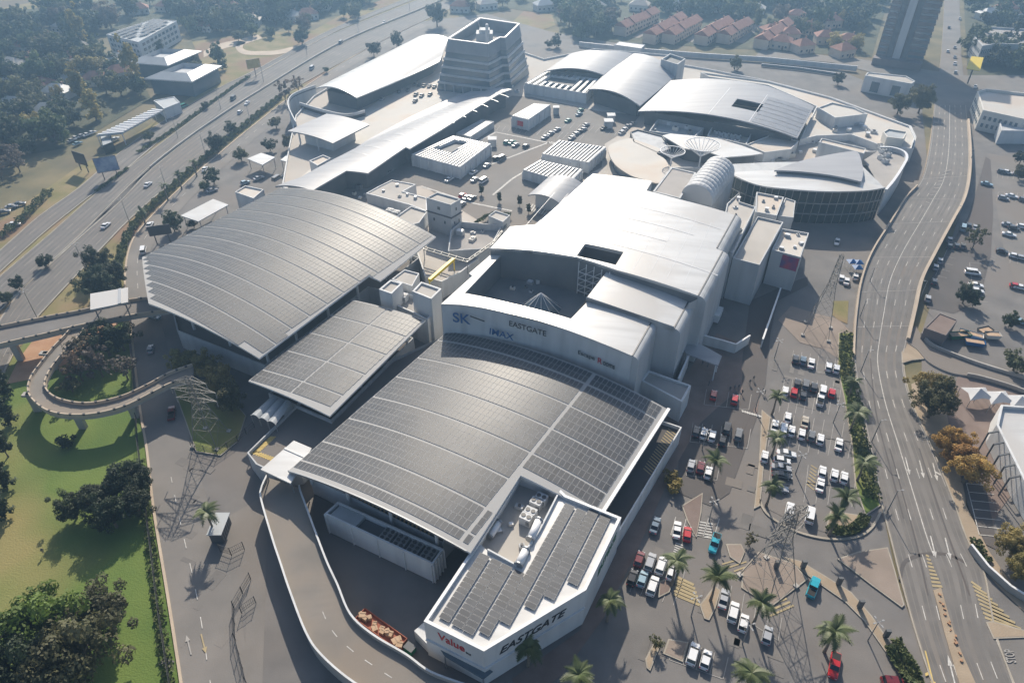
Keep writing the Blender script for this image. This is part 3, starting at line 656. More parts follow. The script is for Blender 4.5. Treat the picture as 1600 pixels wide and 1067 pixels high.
for k in range(16):
    mb.bar(fc.at(uE * k / 16, fc.L + .15, -.05), fc.at(uE * (k + 1) / 16, fc.L + .15, -.05), .2, .5)
mb.build("fascia", "metal_grey", tC)
QC = [(p.x, p.y) for p in (fc.at(2, 2), fc.at(fc.W + 4.0, 0), fc.at(fc.W + 4.0, fc.L * .62), fc.at(fc.W * .62, fc.L * .62), fc.at(fc.W * .60, fc.L - 3), fc.at(2, fc.L - 3))]
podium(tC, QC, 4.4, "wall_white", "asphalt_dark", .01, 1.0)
columns(tC, fc, [3, 13, 24, 35, 46, 57], [6, 18, 30, 42, fc.L - 2.5], 4.4, cut, .38)
def hatch_w(parent, p0, d1, d2, n, m, w=.35, name="hatching"):
    mb = MB()
    for k in range(n):
        a = p0 + d1 * (k / n); b = a + d2 + d1 * (1.2 / n); dr = (b - a); nn = Vector((-dr.y, dr.x, 0)).normalized() * w / 2; mb.face([a - nn, b - nn, b + nn, a + nn])
    return mb.build(name, m, parent)
p = fc.at(fc.W + 1.2, 1.0); p.z = 4.45; hatch_w(tC, p, fc.Y * 15, fc.X * 2.2, 18, "yellow_faded", .28)
p = fc.at(4, fc.L - 5.6); p.z = 4.45; hatch_w(tC, p, fc.X * 28, fc.Y * 2.2, 28, "yellow_paint", .4)
# ================================================================== front block D
tD = block("front_block", "white corner block in front with a stepped solar field and lettered walls", "building", None, ZD, 0, "wall_white", "roof_white", .8, .55, world=PD, capm="metal_white")
for o in [o for o in tD.children if o.name.startswith("roof")]: bpy.data.objects.remove(o)
roofD = px([(664, 968), (756, 1014), (914, 920), (968, 808), (884, 776), (873, 773), (843, 830), (806, 884), (762, 860), (748, 848)], ZD - .8)
mb = MB(); mb.face([(p.x, p.y, ZD - .8) for p in roofD]); mb.build("roof", "roof_white", tD)
deckD = px([(748, 842), (762, 862), (806, 886), (843, 832), (876, 768), (812, 741)], ZD - .8); mb = MB(); mb.prism([(p.x, p.y) for p in deckD], ZD - 3.4, ZD - 3.2, 0); mb.build("plant_deck", "roof_flat", tD)
mb = MB(); q = [px([pt], ZD - .8)[0] for pt in ((762, 861), (806, 885), (843, 831), (873, 772))]
for i in range(3): mb.bar(q[i] + Vector((0, 0, -.9)), q[i + 1] + Vector((0, 0, -.9)), .3, 3.2)
mb.build("plant_deck_wall", "wall_white", tD)
fd = Frame((812, 741), (971, 808), (668, 960), ZD - .8, 0.0)
polyD = inset([(p.x, p.y) for p in roofD], .75)
fd.O = fd.O - fd.X * 30 - fd.Y * 2; fd.W = 80
def fieldD():
    cells = []; pw, ph = 2.05, 1.02; me = panel_mb(pw, ph); sm = me.mesh("solar_panel", ["panel_frame", "panel"]); u = 2.0; k = 0; off = world_of(tD); rail = MB()
    while u < 78:
        v = 1.0; run = []
        while v < 75:
            cs = [fd.O + fd.X * (u + a * pw) + fd.Y * (v + b * ph) for a, b in ((0, 0), (1, 0), (1, 1), (0, 1))]
            if all(inside(c_, polyD) for c_ in cs):
                p = fd.O + fd.X * (u + pw / 2) + fd.Y * (v + ph / 2); o = link("solar_panel", sm, tD, (p.x - off.x, p.y - off.y, ZD - .45), fd.rz); cells.append(p); run.append(v)
            v += ph + .09
        if run:
            for uu in (u + .4, u + pw - .4):
                a = fd.O + fd.X * uu + fd.Y * run[0]; b = fd.O + fd.X * uu + fd.Y * (run[-1] + ph); rail.bar((a.x, a.y, ZD - .62), (b.x, b.y, ZD - .62), .12, .16)
        k += 1; u += pw + (.45 if k % 2 == 0 else .1)
    rail.build("mounting_rail", "alu", tD); return len(cells)
nD = fieldD()
# its lettering: red word on the left wall, dark stylised word on the front wall, green strip on the right wall
def wall_pts(a, b, t0, t1, z): a = Vector((*a, 0)); b = Vector((*b, 0)); p = a.lerp(b, t0); q = a.lerp(b, t1); return Vector((p.x, p.y, z)), Vector((q.x, q.y, z))
wl, wf, wr, wt = [tuple(G(*q, ZD))[:2] for q in ((662, 970), (756, 1017), (916, 921), (971, 808))]
a, b = wall_pts(wl, wf, .23, .68, ZD - 3.3); lettering("Value", a, b, 2.0, "red", tD)
a, b = wall_pts(wl, wf, .70, .78, ZD - 3.5); lettering("inc", a, b, .6, "ink", tD)
a, b = wall_pts(wf, wr, .14, .80, ZD - 3.9); lettering("EASTGATE", a, b, 1.9, "ink", tD, shear=.35)
a, b = wall_pts(wr, wt, .34, .88, ZD - 3.9); lettering("EASTGATE", a, b, 1.9, "green_sign", tD, shear=.2)
mb = MB(); a, b = wall_pts(wl, wf, 0, 1, ZD - 5.4); c_, d_ = wall_pts(wf, wr, 0, 1, ZD - 5.4)
for s, e in ((a, b), (c_, d_)):
    nn = (e - s).normalized().cross(Vector((0, 0, 1))); mb.bar(s + nn * .15, e + nn * .15, .35, .25)
mb.build("wall_ledge", "wall_white", tD)
# entrance awning below the red word
P = px([(682, 1005), (695, 1024), (755, 1060), (770, 1048)], 4.2); t = thing("entrance_awning", "dark blue awning at the foot of the front block's left wall", "awning", (P[0].x, P[0].y, 0)); mb = MB(); mb.prism([(p.x, p.y) for p in P], 3.9, 4.2); mb.build("roof", "glass_blue", t)
for p in (P[1], P[2]): link("post", column_mesh(3.9, .12, "metal_grey"), t, (p.x - P[0].x, p.y - P[0].y, 0))
P = px([(647, 985), (662, 972), (690, 1000), (672, 1010)], 3.0); t = thing("low_annex", "low white annex beside the orange container in the yard", "building", (P[0].x, P[0].y, 0)); mb = MB(); mb.prism([(p.x, p.y) for p in P], 0, 3.0); mb.build("wall", "wall_white", t)

def ac_unit(x, y, z, label, w=2.2, d=1.8, h=1.8, rz=0.0, fans=2):
    p = G(x, y, z + h); t = thing("air_conditioner", label, "air conditioner", (p.x, p.y, z)); t.rotation_euler = (0, 0, rz)
    mb = MB(); mb.box((0, 0, h / 2), (w, d, h)); o = bpy.data.objects.new("casing", mb.mesh("casing", "wall_white")); COL.objects.link(o); o.parent = t
    for k in range(fans):
        mb = MB(); cx = (k - (fans - 1) / 2) * w / fans; mb.tube([(cx, 0, h), (cx, 0, h + .12)], min(w / fans, d) * .4, 10); o = bpy.data.objects.new("fan", mb.mesh("fan", "steel_dark")); COL.objects.link(o); o.parent = t
    mb = MB(); mb.box((w * .3, -d / 2 - .04, h * .5), (w * .3, .1, h * .5)); o = bpy.data.objects.new("grille", mb.mesh("grille", "metal_grey")); COL.objects.link(o); o.parent = t
    return t
rzD = fd.rz
for i, (x, y) in enumerate(((846, 775), (838, 782), (829, 797), (822, 806))):
    ac_unit(x, y, ZD - 3.2, "%s of four white rooftop fan units behind the front block's parapet, from the back" % ordinal(i), 2.3, 1.7, 2.0, rzD)
def duct(name, label, pts, r, m="metal_white", n=10):
    P = [Vector(p) for p in pts]; t = thing(name, label, "duct", (P[0].x, P[0].y, P[0].z - r)); mb = MB(); mb.tube(P, r, n); mb.build("pipe", m, t, True)
    for q in (P[0], P[-1]):
        d = (P[-1] - P[0]).normalized() * .15; mb = MB(); mb.tube([q - d, q + d], r * 1.2, n); mb.build("collar", "metal_grey", t)
    return t
duct("roof_duct", "short white round duct on the front block's plant deck", [G(780, 815, ZD - 2), G(771, 829, ZD - 2), G(765, 838, ZD - 2.4)], .7)
duct("roof_duct", "white duct along the solar field's upper edge on the front block", [G(842, 812, ZD - .2), G(835, 828, ZD - .2), G(828, 842, ZD - .2)], .75)
duct("roof_duct", "lower white duct beside the plant deck corner on the front block", [G(822, 858, ZD - .2), G(816, 870, ZD - .2), G(810, 882, ZD - .2)], .75)

# ================================================================== cinema building E: white arched strips round an open court
fe = Frame((689, 475), (988, 556), (766 - 60, 388), 18.5, 2.0)
fe.Y = (G(926, 272, 20) - G(766, 388, 20)).normalized() * .5 + (G(1149, 336, 20) - G(1091, 462, 20)).normalized() * .5; fe.Y = Vector((-math.sin(fe.rz), math.cos(fe.rz), 0)); fe.det = fe.X.x * fe.Y.y - fe.X.y * fe.Y.x
fe1 = Frame((766, 388), (1091, 462), (926, 272), 20.8, 2.2); fe1.Y = Vector((-math.sin(fe1.rz), math.cos(fe1.rz), 0)); fe1.det = fe1.X.x * fe1.Y.y - fe1.X.y * fe1.Y.x
cE = G(880, 430, 0); tE = thing("cinema_building", "white cinema block of arched roof strips round an open court, lettered wall", "building", (cE.x, cE.y, 0))
front_px = [(689, 475), (720, 476), (756, 481), (792, 489), (838, 500), (882, 514), (940, 536), (988, 556)]
P3 = fe.px(front_px + [(1017, 505), (919, 470), (892, 498), (846, 485), (800, 474), (726, 458), (787, 394), (775, 391), (733, 427), (738, 431)])
curved_roof("front_roof", P3, fe, .6, "roof_white", tE, 22)
P2 = fe.px([(916, 466), (949, 423), (1077, 469), (1053, 513)], 1.0); curved_roof("middle_roof", P2, fe, 1.2, "roof_white", tE, 10, 1.0)
E1 = [(766, 388), (797, 354), (838, 351), (926, 272), (1019, 283), (1010, 298), (1063, 312), (1149, 336), (1120, 388), (1129, 393), (1091, 462), (964, 422), (903, 402), (830, 391)]
P1 = fe1.px(E1)
def cut_hole(P, H):   # bridge the hole to the outline with a slit
    i = min(range(len(P)), key=lambda k: (Vector(P[k][:2]) - Vector(H[0][:2])).length); Hc = ccw(H)[::-1]
    j = min(range(len(Hc)), key=lambda k: (Vector(P[i][:2]) - Vector(Hc[k][:2])).length); P = list(P)
    Pc = P if ccw(P)[0] is P[0] or ccw(P) == P else P
    return P[:i + 1] + Hc[j:] + Hc[:j + 1] + [P[i]] + P[i + 1:]
Hl = fe1.px([(916, 381), (973, 394), (962, 414), (901, 399)])
# the main roof in two sheets so that the plant well stays open
us = [fe1.uv(p) for p in P1]; hu = [fe1.uv(p) for p in Hl]; hu0, hu1, hv1 = min(h[0] for h in hu), max(h[0] for h in hu), max(h[1] for h in hu)
hv0 = min(h[1] for h in hu)
def clip_poly(P, f):      # keep f(p) >= 0
    out = []; n = len(P)
    for i in range(n):
        a, b = P[i], P[(i + 1) % n]; fa_, fb_ = f(a), f(b)
        if fa_ >= 0: out.append(a)
        if (fa_ >= 0) != (fb_ >= 0): t = fa_ / (fa_ - fb_); out.append((a[0] + (b[0] - a[0]) * t, a[1] + (b[1] - a[1]) * t))
    return out
P1w = [(p.x, p.y) for p in P1]
sheets = [clip_poly(P1w, lambda p: hu0 - fe1.uv(p)[0]), clip_poly(P1w, lambda p: fe1.uv(p)[0] - hu1), clip_poly(clip_poly(clip_poly(P1w, lambda p: fe1.uv(p)[0] - hu0), lambda p: hu1 - fe1.uv(p)[0]), lambda p: fe1.uv(p)[1] - hv1), clip_poly(clip_poly(clip_poly(P1w, lambda p: fe1.uv(p)[0] - hu0), lambda p: hu1 - fe1.uv(p)[0]), lambda p: hv0 - fe1.uv(p)[1])]
for s_ in sheets:
    if len(s_) > 2: curved_roof("main_roof", s_, fe1, 1.0, "roof_white", tE, 12)
# seams on the main roof
for v, u0, u1 in ((12.0, 26, 60), (20.5, 28, 44), (28.0, 30, 50), (36.0, 24, 56)):
    mb = MB(); mb.strip([fe1.at(u0 + (u1 - u0) * k / 10, v - .13, .07) for k in range(11)], [fe1.at(u0 + (u1 - u0) * k / 10, v + .13, .07) for k in range(11)]); mb.build("roof_seam", "metal_white", tE)
for k in range(1, 13):
    u = fe1.W * k / 13; mb = MB(); vs = [2.5, 20, 38] if not hu0 - .5 < u < hu1 + .5 else [hv1 + .8, 20, 38]; mb.strip([fe1.at(u - .05, v, .04) for v in vs], [fe1.at(u + .05, v, .04) for v in vs]); mb.build("roof_joint", "metal_white", tE)
# plant well under the opening
w0, w1 = fe1.at(hu0 - .3, hv0 - .3), fe1.at(hu1 + .3, hv1 + .3); mb = MB()
Q = [fe1.at(hu0 - .2, hv0 - .2), fe1.at(hu1 + .2, hv0 - .2), fe1.at(hu1 + .2, hv1 + .2), fe1.at(hu0 - .2, hv1 + .2)]
for i in range(4): mb.face([(Q[i].x, Q[i].y, 17.5), (Q[(i + 1) % 4].x, Q[(i + 1) % 4].y, 17.5), (Q[(i + 1) % 4].x, Q[(i + 1) % 4].y, Q[(i + 1) % 4].z - .5), (Q[i].x, Q[i].y, Q[i].z - .5)])
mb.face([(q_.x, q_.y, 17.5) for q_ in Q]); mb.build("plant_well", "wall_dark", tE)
for i in range(4):
    p = fe1.at(hu0 + (hu1 - hu0) * (i + .5) / 4, (hv0 + hv1) / 2); t = thing("air_conditioner", "%s pale fan unit from the left inside the cinema's roof well" % ordinal(i), "air conditioner", (p.x, p.y, 17.5)); t.rotation_euler = (0, 0, fe1.rz)
    mb = MB(); mb.box((0, 0, 1.0), (1.7, 1.8, 2.0)); link("casing", mb.mesh("casing", "wall_white"), t)
    for q_ in (-.4, .4): mb = MB(); mb.tube([(q_, 0, 2.0), (q_, 0, 2.12)], .32, 8); link("fan", mb.mesh("fan", "steel_dark"), t)
# walls
def wall_strip(mb, P, z0, dz=0.0):
    for i in range(len(P) - 1): mb.face([(P[i].x, P[i].y, z0), (P[i + 1].x, P[i + 1].y, z0), (P[i + 1].x, P[i + 1].y, P[i + 1].z + dz), (P[i].x, P[i].y, P[i].z + dz)])
F = fe.px(front_px)
fn = Vector((fe.X.y, -fe.X.x, 0))
mb = MB(); wall_strip(mb, [p - fn * .15 for p in F], 0, -.3); mb.build("front_wall", "wall_white", tE)
def bullnose(mb, A, B, out, r=2.0, base=0.0, n=6):
    prevA, prevB = A, B
    for k in range(1, n + 1):
        a = math.pi / 2 * k / n; o_ = out * (r * math.sin(a)) + Vector((0, 0, -r * (1 - math.cos(a)))); mb.face([prevA, A + o_, B + o_, prevB]); prevA, prevB = A + o_, B + o_
    mb.face([prevA, (prevA.x, prevA.y, base), (prevB.x, prevB.y, base), prevB])
    for E_, s in ((A, 1), (B, -1)):
        pts = [E_] + [E_ + out * (r * math.sin(math.pi / 2 * k / n)) + Vector((0, 0, -r * (1 - math.cos(math.pi / 2 * k / n)))) for k in range(1, n + 1)]; l = pts[-1]; pts += [Vector((l.x, l.y, base)), Vector((E_.x, E_.y, base))]; mb.face(pts)
ox = fe.X
mb = MB(); g = fe.px([(988, 556), (1017, 505)]); bullnose(mb, g[0], g[1], ox, 1.6); g = fe.px([(1053, 513), (1077, 469)], 1.0); bullnose(mb, g[0], g[1], ox, 1.8)
g = fe1.px([(1091, 462), (1129, 393), (1120, 388), (1149, 336)]); bullnose(mb, g[0], g[1], ox, 2.2); bullnose(mb, g[2], g[3], ox, 2.2)
mb.build("side_wall", "wall_grey", tE, False)
for A_, fr_, dz in (([(988, 556), (1017, 505)], fe, 0), ([(1053, 513), (1077, 469)], fe, 1.0), ([(1091, 462), (1129, 393)], fe1, 0), ([(1120, 388), (1149, 336)], fe1, 0)):
    g = fr_.px(A_, dz); mb = MB(); mb.bar(g[0] + Vector((0, 0, .06)), g[1] + Vector((0, 0, .06)), .3, .2); mb.build("roof_gutter", "steel_dark", tE)
mb = MB()
for A_, fr_, dz in (([(1017, 505), (1053, 513)], fe, 0), ([(1077, 469), (1091, 462)], fe1, -1), ([(916, 466), (1053, 513)], fe, .5), ([(949, 423), (1077, 469)], fe, .9), ([(689, 475), (738, 431), (733, 427), (775, 391)], fe, -.3), ([(766, 388), (797, 354), (838, 351), (926, 272), (1019, 283), (1010, 298), (1063, 312), (1149, 336)], fe1, -.5)):
    pts = fr_.px(A_)
    if len(A_) == 2 and A_[0] in ((916, 466), (949, 423)): pts = fr_.px(A_, 1.0)
    mb = MB(); wall_strip(mb, pts, 0, dz); mb.build("end_wall", "wall_grey", tE)
mb = MB(); wall_strip(mb, fe1.px([(766, 388), (830, 391), (903, 402), (964, 422), (1091, 462)]), 0, -.5); mb.build("court_back_wall", "wall_slate", tE)
# court: floor, inner walls, lattice screen
ci = fe.px([(726, 458), (787, 394), (905, 403), (949, 423), (916, 466), (892, 498), (846, 485), (800, 474)]); mb = MB(); mb.face([(p.x, p.y, 12.0) for p in ci]); mb.build("court_floor", "wall_slate", tE)
mb = MB(); wall_strip(mb, [ci[0], ci[1]], 12.0, -.3); wall_strip(mb, [ci[4], ci[5], ci[6], ci[7], ci[0]], 12.0, -.3); mb.build("court_wall", "wall_slate", tE)
mb = MB(); a = fe1.px([(905, 403)])[0]; b = fe1.px([(953, 419)])[0]
for k in range(5):
    p = a.lerp(b, k / 4); mb.bar((p.x, p.y - .4, 12), (p.x, p.y - .4, p.z - 1), .22)
for k in range(4):
    z = 13 + k * 2; mb.bar((a.x, a.y - .5, z), (b.x, b.y - .5, z), .18)
    for j in range(4): p, q = a.lerp(b, j / 4), a.lerp(b, (j + 1) / 4); mb.bar((p.x, p.y - .5, z), (q.x, q.y - .5, z + 2), .12)
mb.build("lattice_screen", "metal_white", tE)
mb = MB(); q0 = fe1.px([(800, 391)])[0]; q1 = fe1.px([(900, 402)])[0]
# glazed wedge skylight on the court floor
k0 = G(845, 489, 12.0); t = thing("pyramid_skylight", "glass pyramid skylight with white ribs inside the cinema's open court", "skylight", (k0.x, k0.y + 2, 12.0)); ap = Vector((k0.x, k0.y + 2, 17.0)); base = [Vector((k0.x + math.cos(i * math.pi / 6) * 5.5, k0.y + 2 + math.sin(i * math.pi / 6) * 4, 12.02)) for i in range(12)]
mb = MB()
for i in range(12): mb.face([base[i], base[(i + 1) % 12], ap])
mb.build("glazing", "glass_blue", t)
for i in range(12): mb = MB(); mb.bar(base[i], ap, .14); mb.build("rib", "metal_white", t)
# lettering on the front wall
def on_front(u, dz): p = fe.at(u, 0); return Vector((p.x, p.y, p.z + dz)) + fn * .02
LF = fe.W
def front_txt(body, f0, f1, dz0, dz1, h, m, shear=0.0):
    lettering(body, on_front(LF * f0, dz0), on_front(LF * f1, dz1), h, m, tE, up=(0, 0, 1), shear=shear)
front_txt("SK", .065, .165, -5.0, -5.0, 3.0, "blue_sign"); mb = MB(); mb.bar(on_front(LF * .165, -2.3) + fn * .1, on_front(LF * .245, -3.1) + fn * .1, .12, .28); mb.build("logo_line", "ink", tE)
front_txt("IMAX", .27, .405, -6.7, -7.0, 1.9, "blue_sign", .1); front_txt("EASTGATE", .38, .575, -2.8, -3.1, 1.6, "ink"); front_txt("Escape", .74, .825, -5.6, -5.8, 1.5, "ink"); front_txt("R", .84, .862, -5.8, -5.8, 1.6, "red"); front_txt("ooms", .866, .925, -5.8, -5.9, 1.1, "ink")

# ================================================================== the mall's northern roof deck and what stands on it
tN = block("mall_podium", "long northern mall block with rooftop parking, behind the solar roofs", "building", [(440, 292), (452, 225), (462, 180), (490, 150), (520, 132), (655, 62), (702, 58), (790, 72), (850, 92), (930, 76), (1045, 86), (1062, 100), (1108, 108), (1200, 126), (1300, 152), (1424, 197), (1432, 214), (1428, 232), (1395, 236), (1330, 238), (1210, 262), (1148, 262), (1100, 262), (1050, 262), (1020, 282), (926, 272), (838, 351), (770, 386), (720, 425), (690, 440), (664, 432), (640, 360), (560, 330)], 6.0, 0, "wall_white", "deck", .9, .4)
def deck_sheet(name, poly, z, m, parent=tN, dz=.02):
    mb = MB(); mb.face([(p.x, p.y, z + dz) for p in px(poly, z)]); return mb.build(name, m, parent)
deck_sheet("bright_deck", [(560, 205), (545, 190), (600, 152), (640, 138), (690, 112), (700, 135), (770, 140), (640, 215), (570, 250), (520, 270), (470, 290), (460, 285), (520, 235)], 5.1, "deck_pale")
ps = deck_sheet("roof_parking", [(500, 300), (580, 268), (640, 235), (720, 195), (765, 170), (800, 150), (830, 152), (940, 175), (1000, 180), (985, 200), (945, 225), (940, 262), (925, 270), (870, 315), (836, 350), (790, 372), (748, 345), (660, 290), (600, 300), (560, 330)], 5.1, "asphalt_worn", dz=.03)
for a, b, d, n in (((838, 212), (905, 220), (8, -9), 8), ((880, 200), (960, 212), (8, -9), 8), ((775, 205), (820, 210), (6, -8), 5)): 
    mb = MB()
    for k in range(n + 1):
        x = a[0] + (b[0] - a[0]) * k / n; y = a[1] + (b[1] - a[1]) * k / n; dash_marks(mb, [G(x, y, 5.1), G(x + d[0], y + d[1], 5.1)], 0, 0, .22, .06)
    mb.build("bay_marking", "faded_paint", ps)
mb = MB()
for ln in ([(755, 262), (860, 222), (900, 232)], [(740, 225), (775, 207), (900, 232)], [(770, 305), (800, 280), (830, 262)], [(660, 292), (740, 318), (800, 330)]): dash_marks(mb, px(ln, 5.1), 0, 0, .8, .07)
mb.build("walkway_line", "white_paint", ps)
mb = MB()
for k in range(9): dash_marks(mb, [G(829 + k * 4, 318 + k * 1.2, 5.1), G(822 + k * 4, 328 + k * 1.2, 5.1)], 0, 0, .55, .09)
mb.build("zebra_crossing", "white_paint", ps)
ZN = 5.12
def roof_thing(name, label, cat, fr, poly, thick, m, n=16, z0=ZN, cols=(), group="white arched mall roofs", edge=None):
    P = fr.px(poly); c = centroid(P); t = thing(name, label, cat, (c.x, c.y, z0), group); curved_roof("roof", P, fr, thick, m, t, n, edge=edge)
    for u, v in cols:
        p = fr.at(u, v)
        link("column", column_mesh(p.z - z0 - .3, .35), t, (p.x - c.x, p.y - c.y, 0))
    return t, P, c
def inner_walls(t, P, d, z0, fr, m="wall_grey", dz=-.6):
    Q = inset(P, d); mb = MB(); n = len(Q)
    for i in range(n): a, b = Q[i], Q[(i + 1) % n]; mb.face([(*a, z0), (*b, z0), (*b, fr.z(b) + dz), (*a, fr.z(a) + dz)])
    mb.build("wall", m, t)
def ribs(t, fr, us=None, vs=None, m="metal_white", w=.25, n=8, v0=0, v1=None, u0=0, u1=None):
    v1 = v1 or fr.L; u1 = u1 or fr.W; t = [o for o in t.children if o.name.startswith('roof')][0]
    for v in vs or ():
        mb = MB(); mb.strip([fr.at(u0 + (u1 - u0) * k / n, v - w / 2, .07) for k in range(n + 1)], [fr.at(u0 + (u1 - u0) * k / n, v + w / 2, .07) for k in range(n + 1)]); mb.build("roof_rib", m, t)
    for u in us or ():
        mb = MB(); mb.strip([fr.at(u - w / 2, v0, .07), fr.at(u - w / 2, v1, .07)], [fr.at(u + w / 2, v0, .07), fr.at(u + w / 2, v1, .07)]); mb.build("roof_seam", m, t)
# H1: white vault along the highway
f1 = Frame((494, 138), (557, 153), (655, 57), 12.5, 2.4)
t, P, c = roof_thing("vault_roof", "long white vaulted parking roof beside the highway, left of the office block", "roof", f1, [(494, 138), (557, 153), (686, 97), (701, 60), (655, 57)], .5, "roof_white", cols=[(2, 6), (2, 40), (2, 80), (20, 6), (20, 30), (20, 55), (20, 80)])
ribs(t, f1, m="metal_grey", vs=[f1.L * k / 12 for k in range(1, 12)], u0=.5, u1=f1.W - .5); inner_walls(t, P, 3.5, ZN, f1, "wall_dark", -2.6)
# its curved end wall and parking storeys
for k, (pts, z, lab) in enumerate((([(462, 190), (452, 170), (450, 158), (456, 148), (472, 140), (492, 133)], 9.0, "curved grey parapet at the near left end of the vaulted parking roof"), ([(468, 160), (500, 170), (540, 178), (570, 172)], 8.0, "white two-rail parking front below the vaulted roof's near end"))):
    L_ = smooth_line(px(pts, z), 5); t = thing("parking_front" if k else "curved_parapet", lab, "wall", (L_[0].x, L_[0].y, 0)); mb = MB()
    for i in range(len(L_) - 1):
        a, b = L_[i], L_[i + 1]; mb.bar((a.x, a.y, z - .6), (b.x, b.y, z - .6), .4, 1.2)
        if k == 0: mb.bar((a.x, a.y, 3.6), (b.x, b.y, 3.6), .35, 7.2)
    mb.build("rail", "wall_white", t)
    if k:
        mb = MB()
        for i in range(len(L_) - 1): mb.bar((L_[i].x, L_[i].y, z - 3.4), (L_[i + 1].x, L_[i + 1].y, z - 3.4), .4, 1.1)
        mb.build("rail", "wall_white", t)
    mb = MB(); mb.strip([Vector((p.x, p.y + .6, 0)) for p in L_], [Vector((p.x, p.y + .6, z - 1)) for p in L_]); mb.build("inner_wall", "wall_dark", t)
# H2: flat tilted roof over the side entrance
f2 = Frame((449, 205), (520, 224), (510, 178), 11.0, .8)
t, P, c = roof_thing("entrance_canopy", "pale square roof plate over the side entrance left of the long curved roof", "roof", f2, [(449, 205), (520, 224), (577, 195), (510, 178)], .5, "roof_lilac", 8, 0, [(3, 3), (14, 2), (3, 14)]); inner_walls(t, P, 4.5, 0, f2, "wall_white", -.9)
# H3: the long curved white roof
f3 = Frame((519, 250), (572, 270), (767, 140), 11.0, 2.2); f3.W *= 1.25
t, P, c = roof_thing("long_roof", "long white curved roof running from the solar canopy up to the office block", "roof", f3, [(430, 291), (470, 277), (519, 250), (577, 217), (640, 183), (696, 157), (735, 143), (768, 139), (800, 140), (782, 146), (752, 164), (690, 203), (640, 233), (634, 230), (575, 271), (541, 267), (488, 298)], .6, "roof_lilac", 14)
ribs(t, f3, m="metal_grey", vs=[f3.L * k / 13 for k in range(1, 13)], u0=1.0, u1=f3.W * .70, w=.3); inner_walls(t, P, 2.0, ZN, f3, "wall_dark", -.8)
t = block("stair_head", "small open-topped white stair head beside the long curved roof's near end", "stair head", [(483, 251), (505, 242), (517, 247), (496, 259)], 11.0, ZN, "wall_white", "deck_pale", .5)
# I1: two white vaults
f4 = Frame((919, 140), (1000, 166), (975, 88), 11.5, 2.6)
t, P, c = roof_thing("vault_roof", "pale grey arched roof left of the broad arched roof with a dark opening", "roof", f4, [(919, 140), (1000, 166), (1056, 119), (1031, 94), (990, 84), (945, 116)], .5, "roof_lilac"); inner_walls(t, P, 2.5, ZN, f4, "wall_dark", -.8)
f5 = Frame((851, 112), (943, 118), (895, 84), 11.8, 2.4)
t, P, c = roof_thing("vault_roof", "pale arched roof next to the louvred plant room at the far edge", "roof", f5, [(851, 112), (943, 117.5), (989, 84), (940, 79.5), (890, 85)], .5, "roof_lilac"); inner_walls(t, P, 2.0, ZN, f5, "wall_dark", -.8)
f6 = Frame((997, 174), (1246, 216), (1048, 126), 11.5, 3.6)
I2 = f6.px([(997, 174), (1246, 216), (1272, 167), (1200, 135), (1103, 123), (1048, 126)]); Hh = f6.px([(1150, 157), (1192, 163), (1186, 176), (1147, 167)]); hu = [f6.uv(p) for p in Hh]; a0, a1, b0, b1 = min(h[0] for h in hu), max(h[0] for h in hu), min(h[1] for h in hu), max(h[1] for h in hu)
c = centroid(I2); tI = thing("vault_roof", "broad arched grey roof with a dark rectangular opening, top right", "roof", (c.x, c.y, ZN), "white arched mall roofs"); I2w = [(p.x, p.y) for p in I2]
for pl in (clip_poly(I2w, lambda p: a0 - f6.uv(p)[0]), clip_poly(I2w, lambda p: f6.uv(p)[0] - a1), clip_poly(clip_poly(clip_poly(I2w, lambda p: f6.uv(p)[0] - a0), lambda p: a1 - f6.uv(p)[0]), lambda p: f6.uv(p)[1] - b1), clip_poly(clip_poly(clip_poly(I2w, lambda p: f6.uv(p)[0] - a0), lambda p: a1 - f6.uv(p)[0]), lambda p: b0 - f6.uv(p)[1])): curved_roof("roof", pl, f6, .5, "roof_lilac", tI, 10)
ribs(tI, f6, us=[f6.W * .45, f6.W * .7], v0=.5, v1=f6.L * .8); ribs(tI, f6, vs=[f6.L * k / 8 for k in range(1, 6)], u0=f6.W * .72, u1=f6.W - .5, w=.2); inner_walls(tI, I2, 2.5, ZN, f6, "wall_dark", -.8)
for k in range(7):
    v0, v1 = f6.L * (.03 + .105 * k), f6.L * (.03 + .105 * k + .088); mb = MB(); n_ = 6; uu = [f6.W * (.715 + .275 * j / n_) for j in range(n_ + 1)]; mb.strip([f6.at(u, v0, .1) for u in uu], [f6.at(u, v1, .1) for u in uu]); mb.build("panel_row", "roof_panelled", [o for o in tI.children if o.name.startswith("roof")][1])
# small curved roof left of the cinema
f7 = Frame((825, 305), (876, 319), (858, 276), 10.0, 1.6)
t, P, c = roof_thing("curved_canopy", "small pale curved roof tucked against the cinema's left side", "roof", f7, [(825, 305), (876, 319), (912, 288), (858, 276)], .4, "roof_lilac", 10); inner_walls(t, P, 2.0, ZN, f7, "wall_grey", -.6)

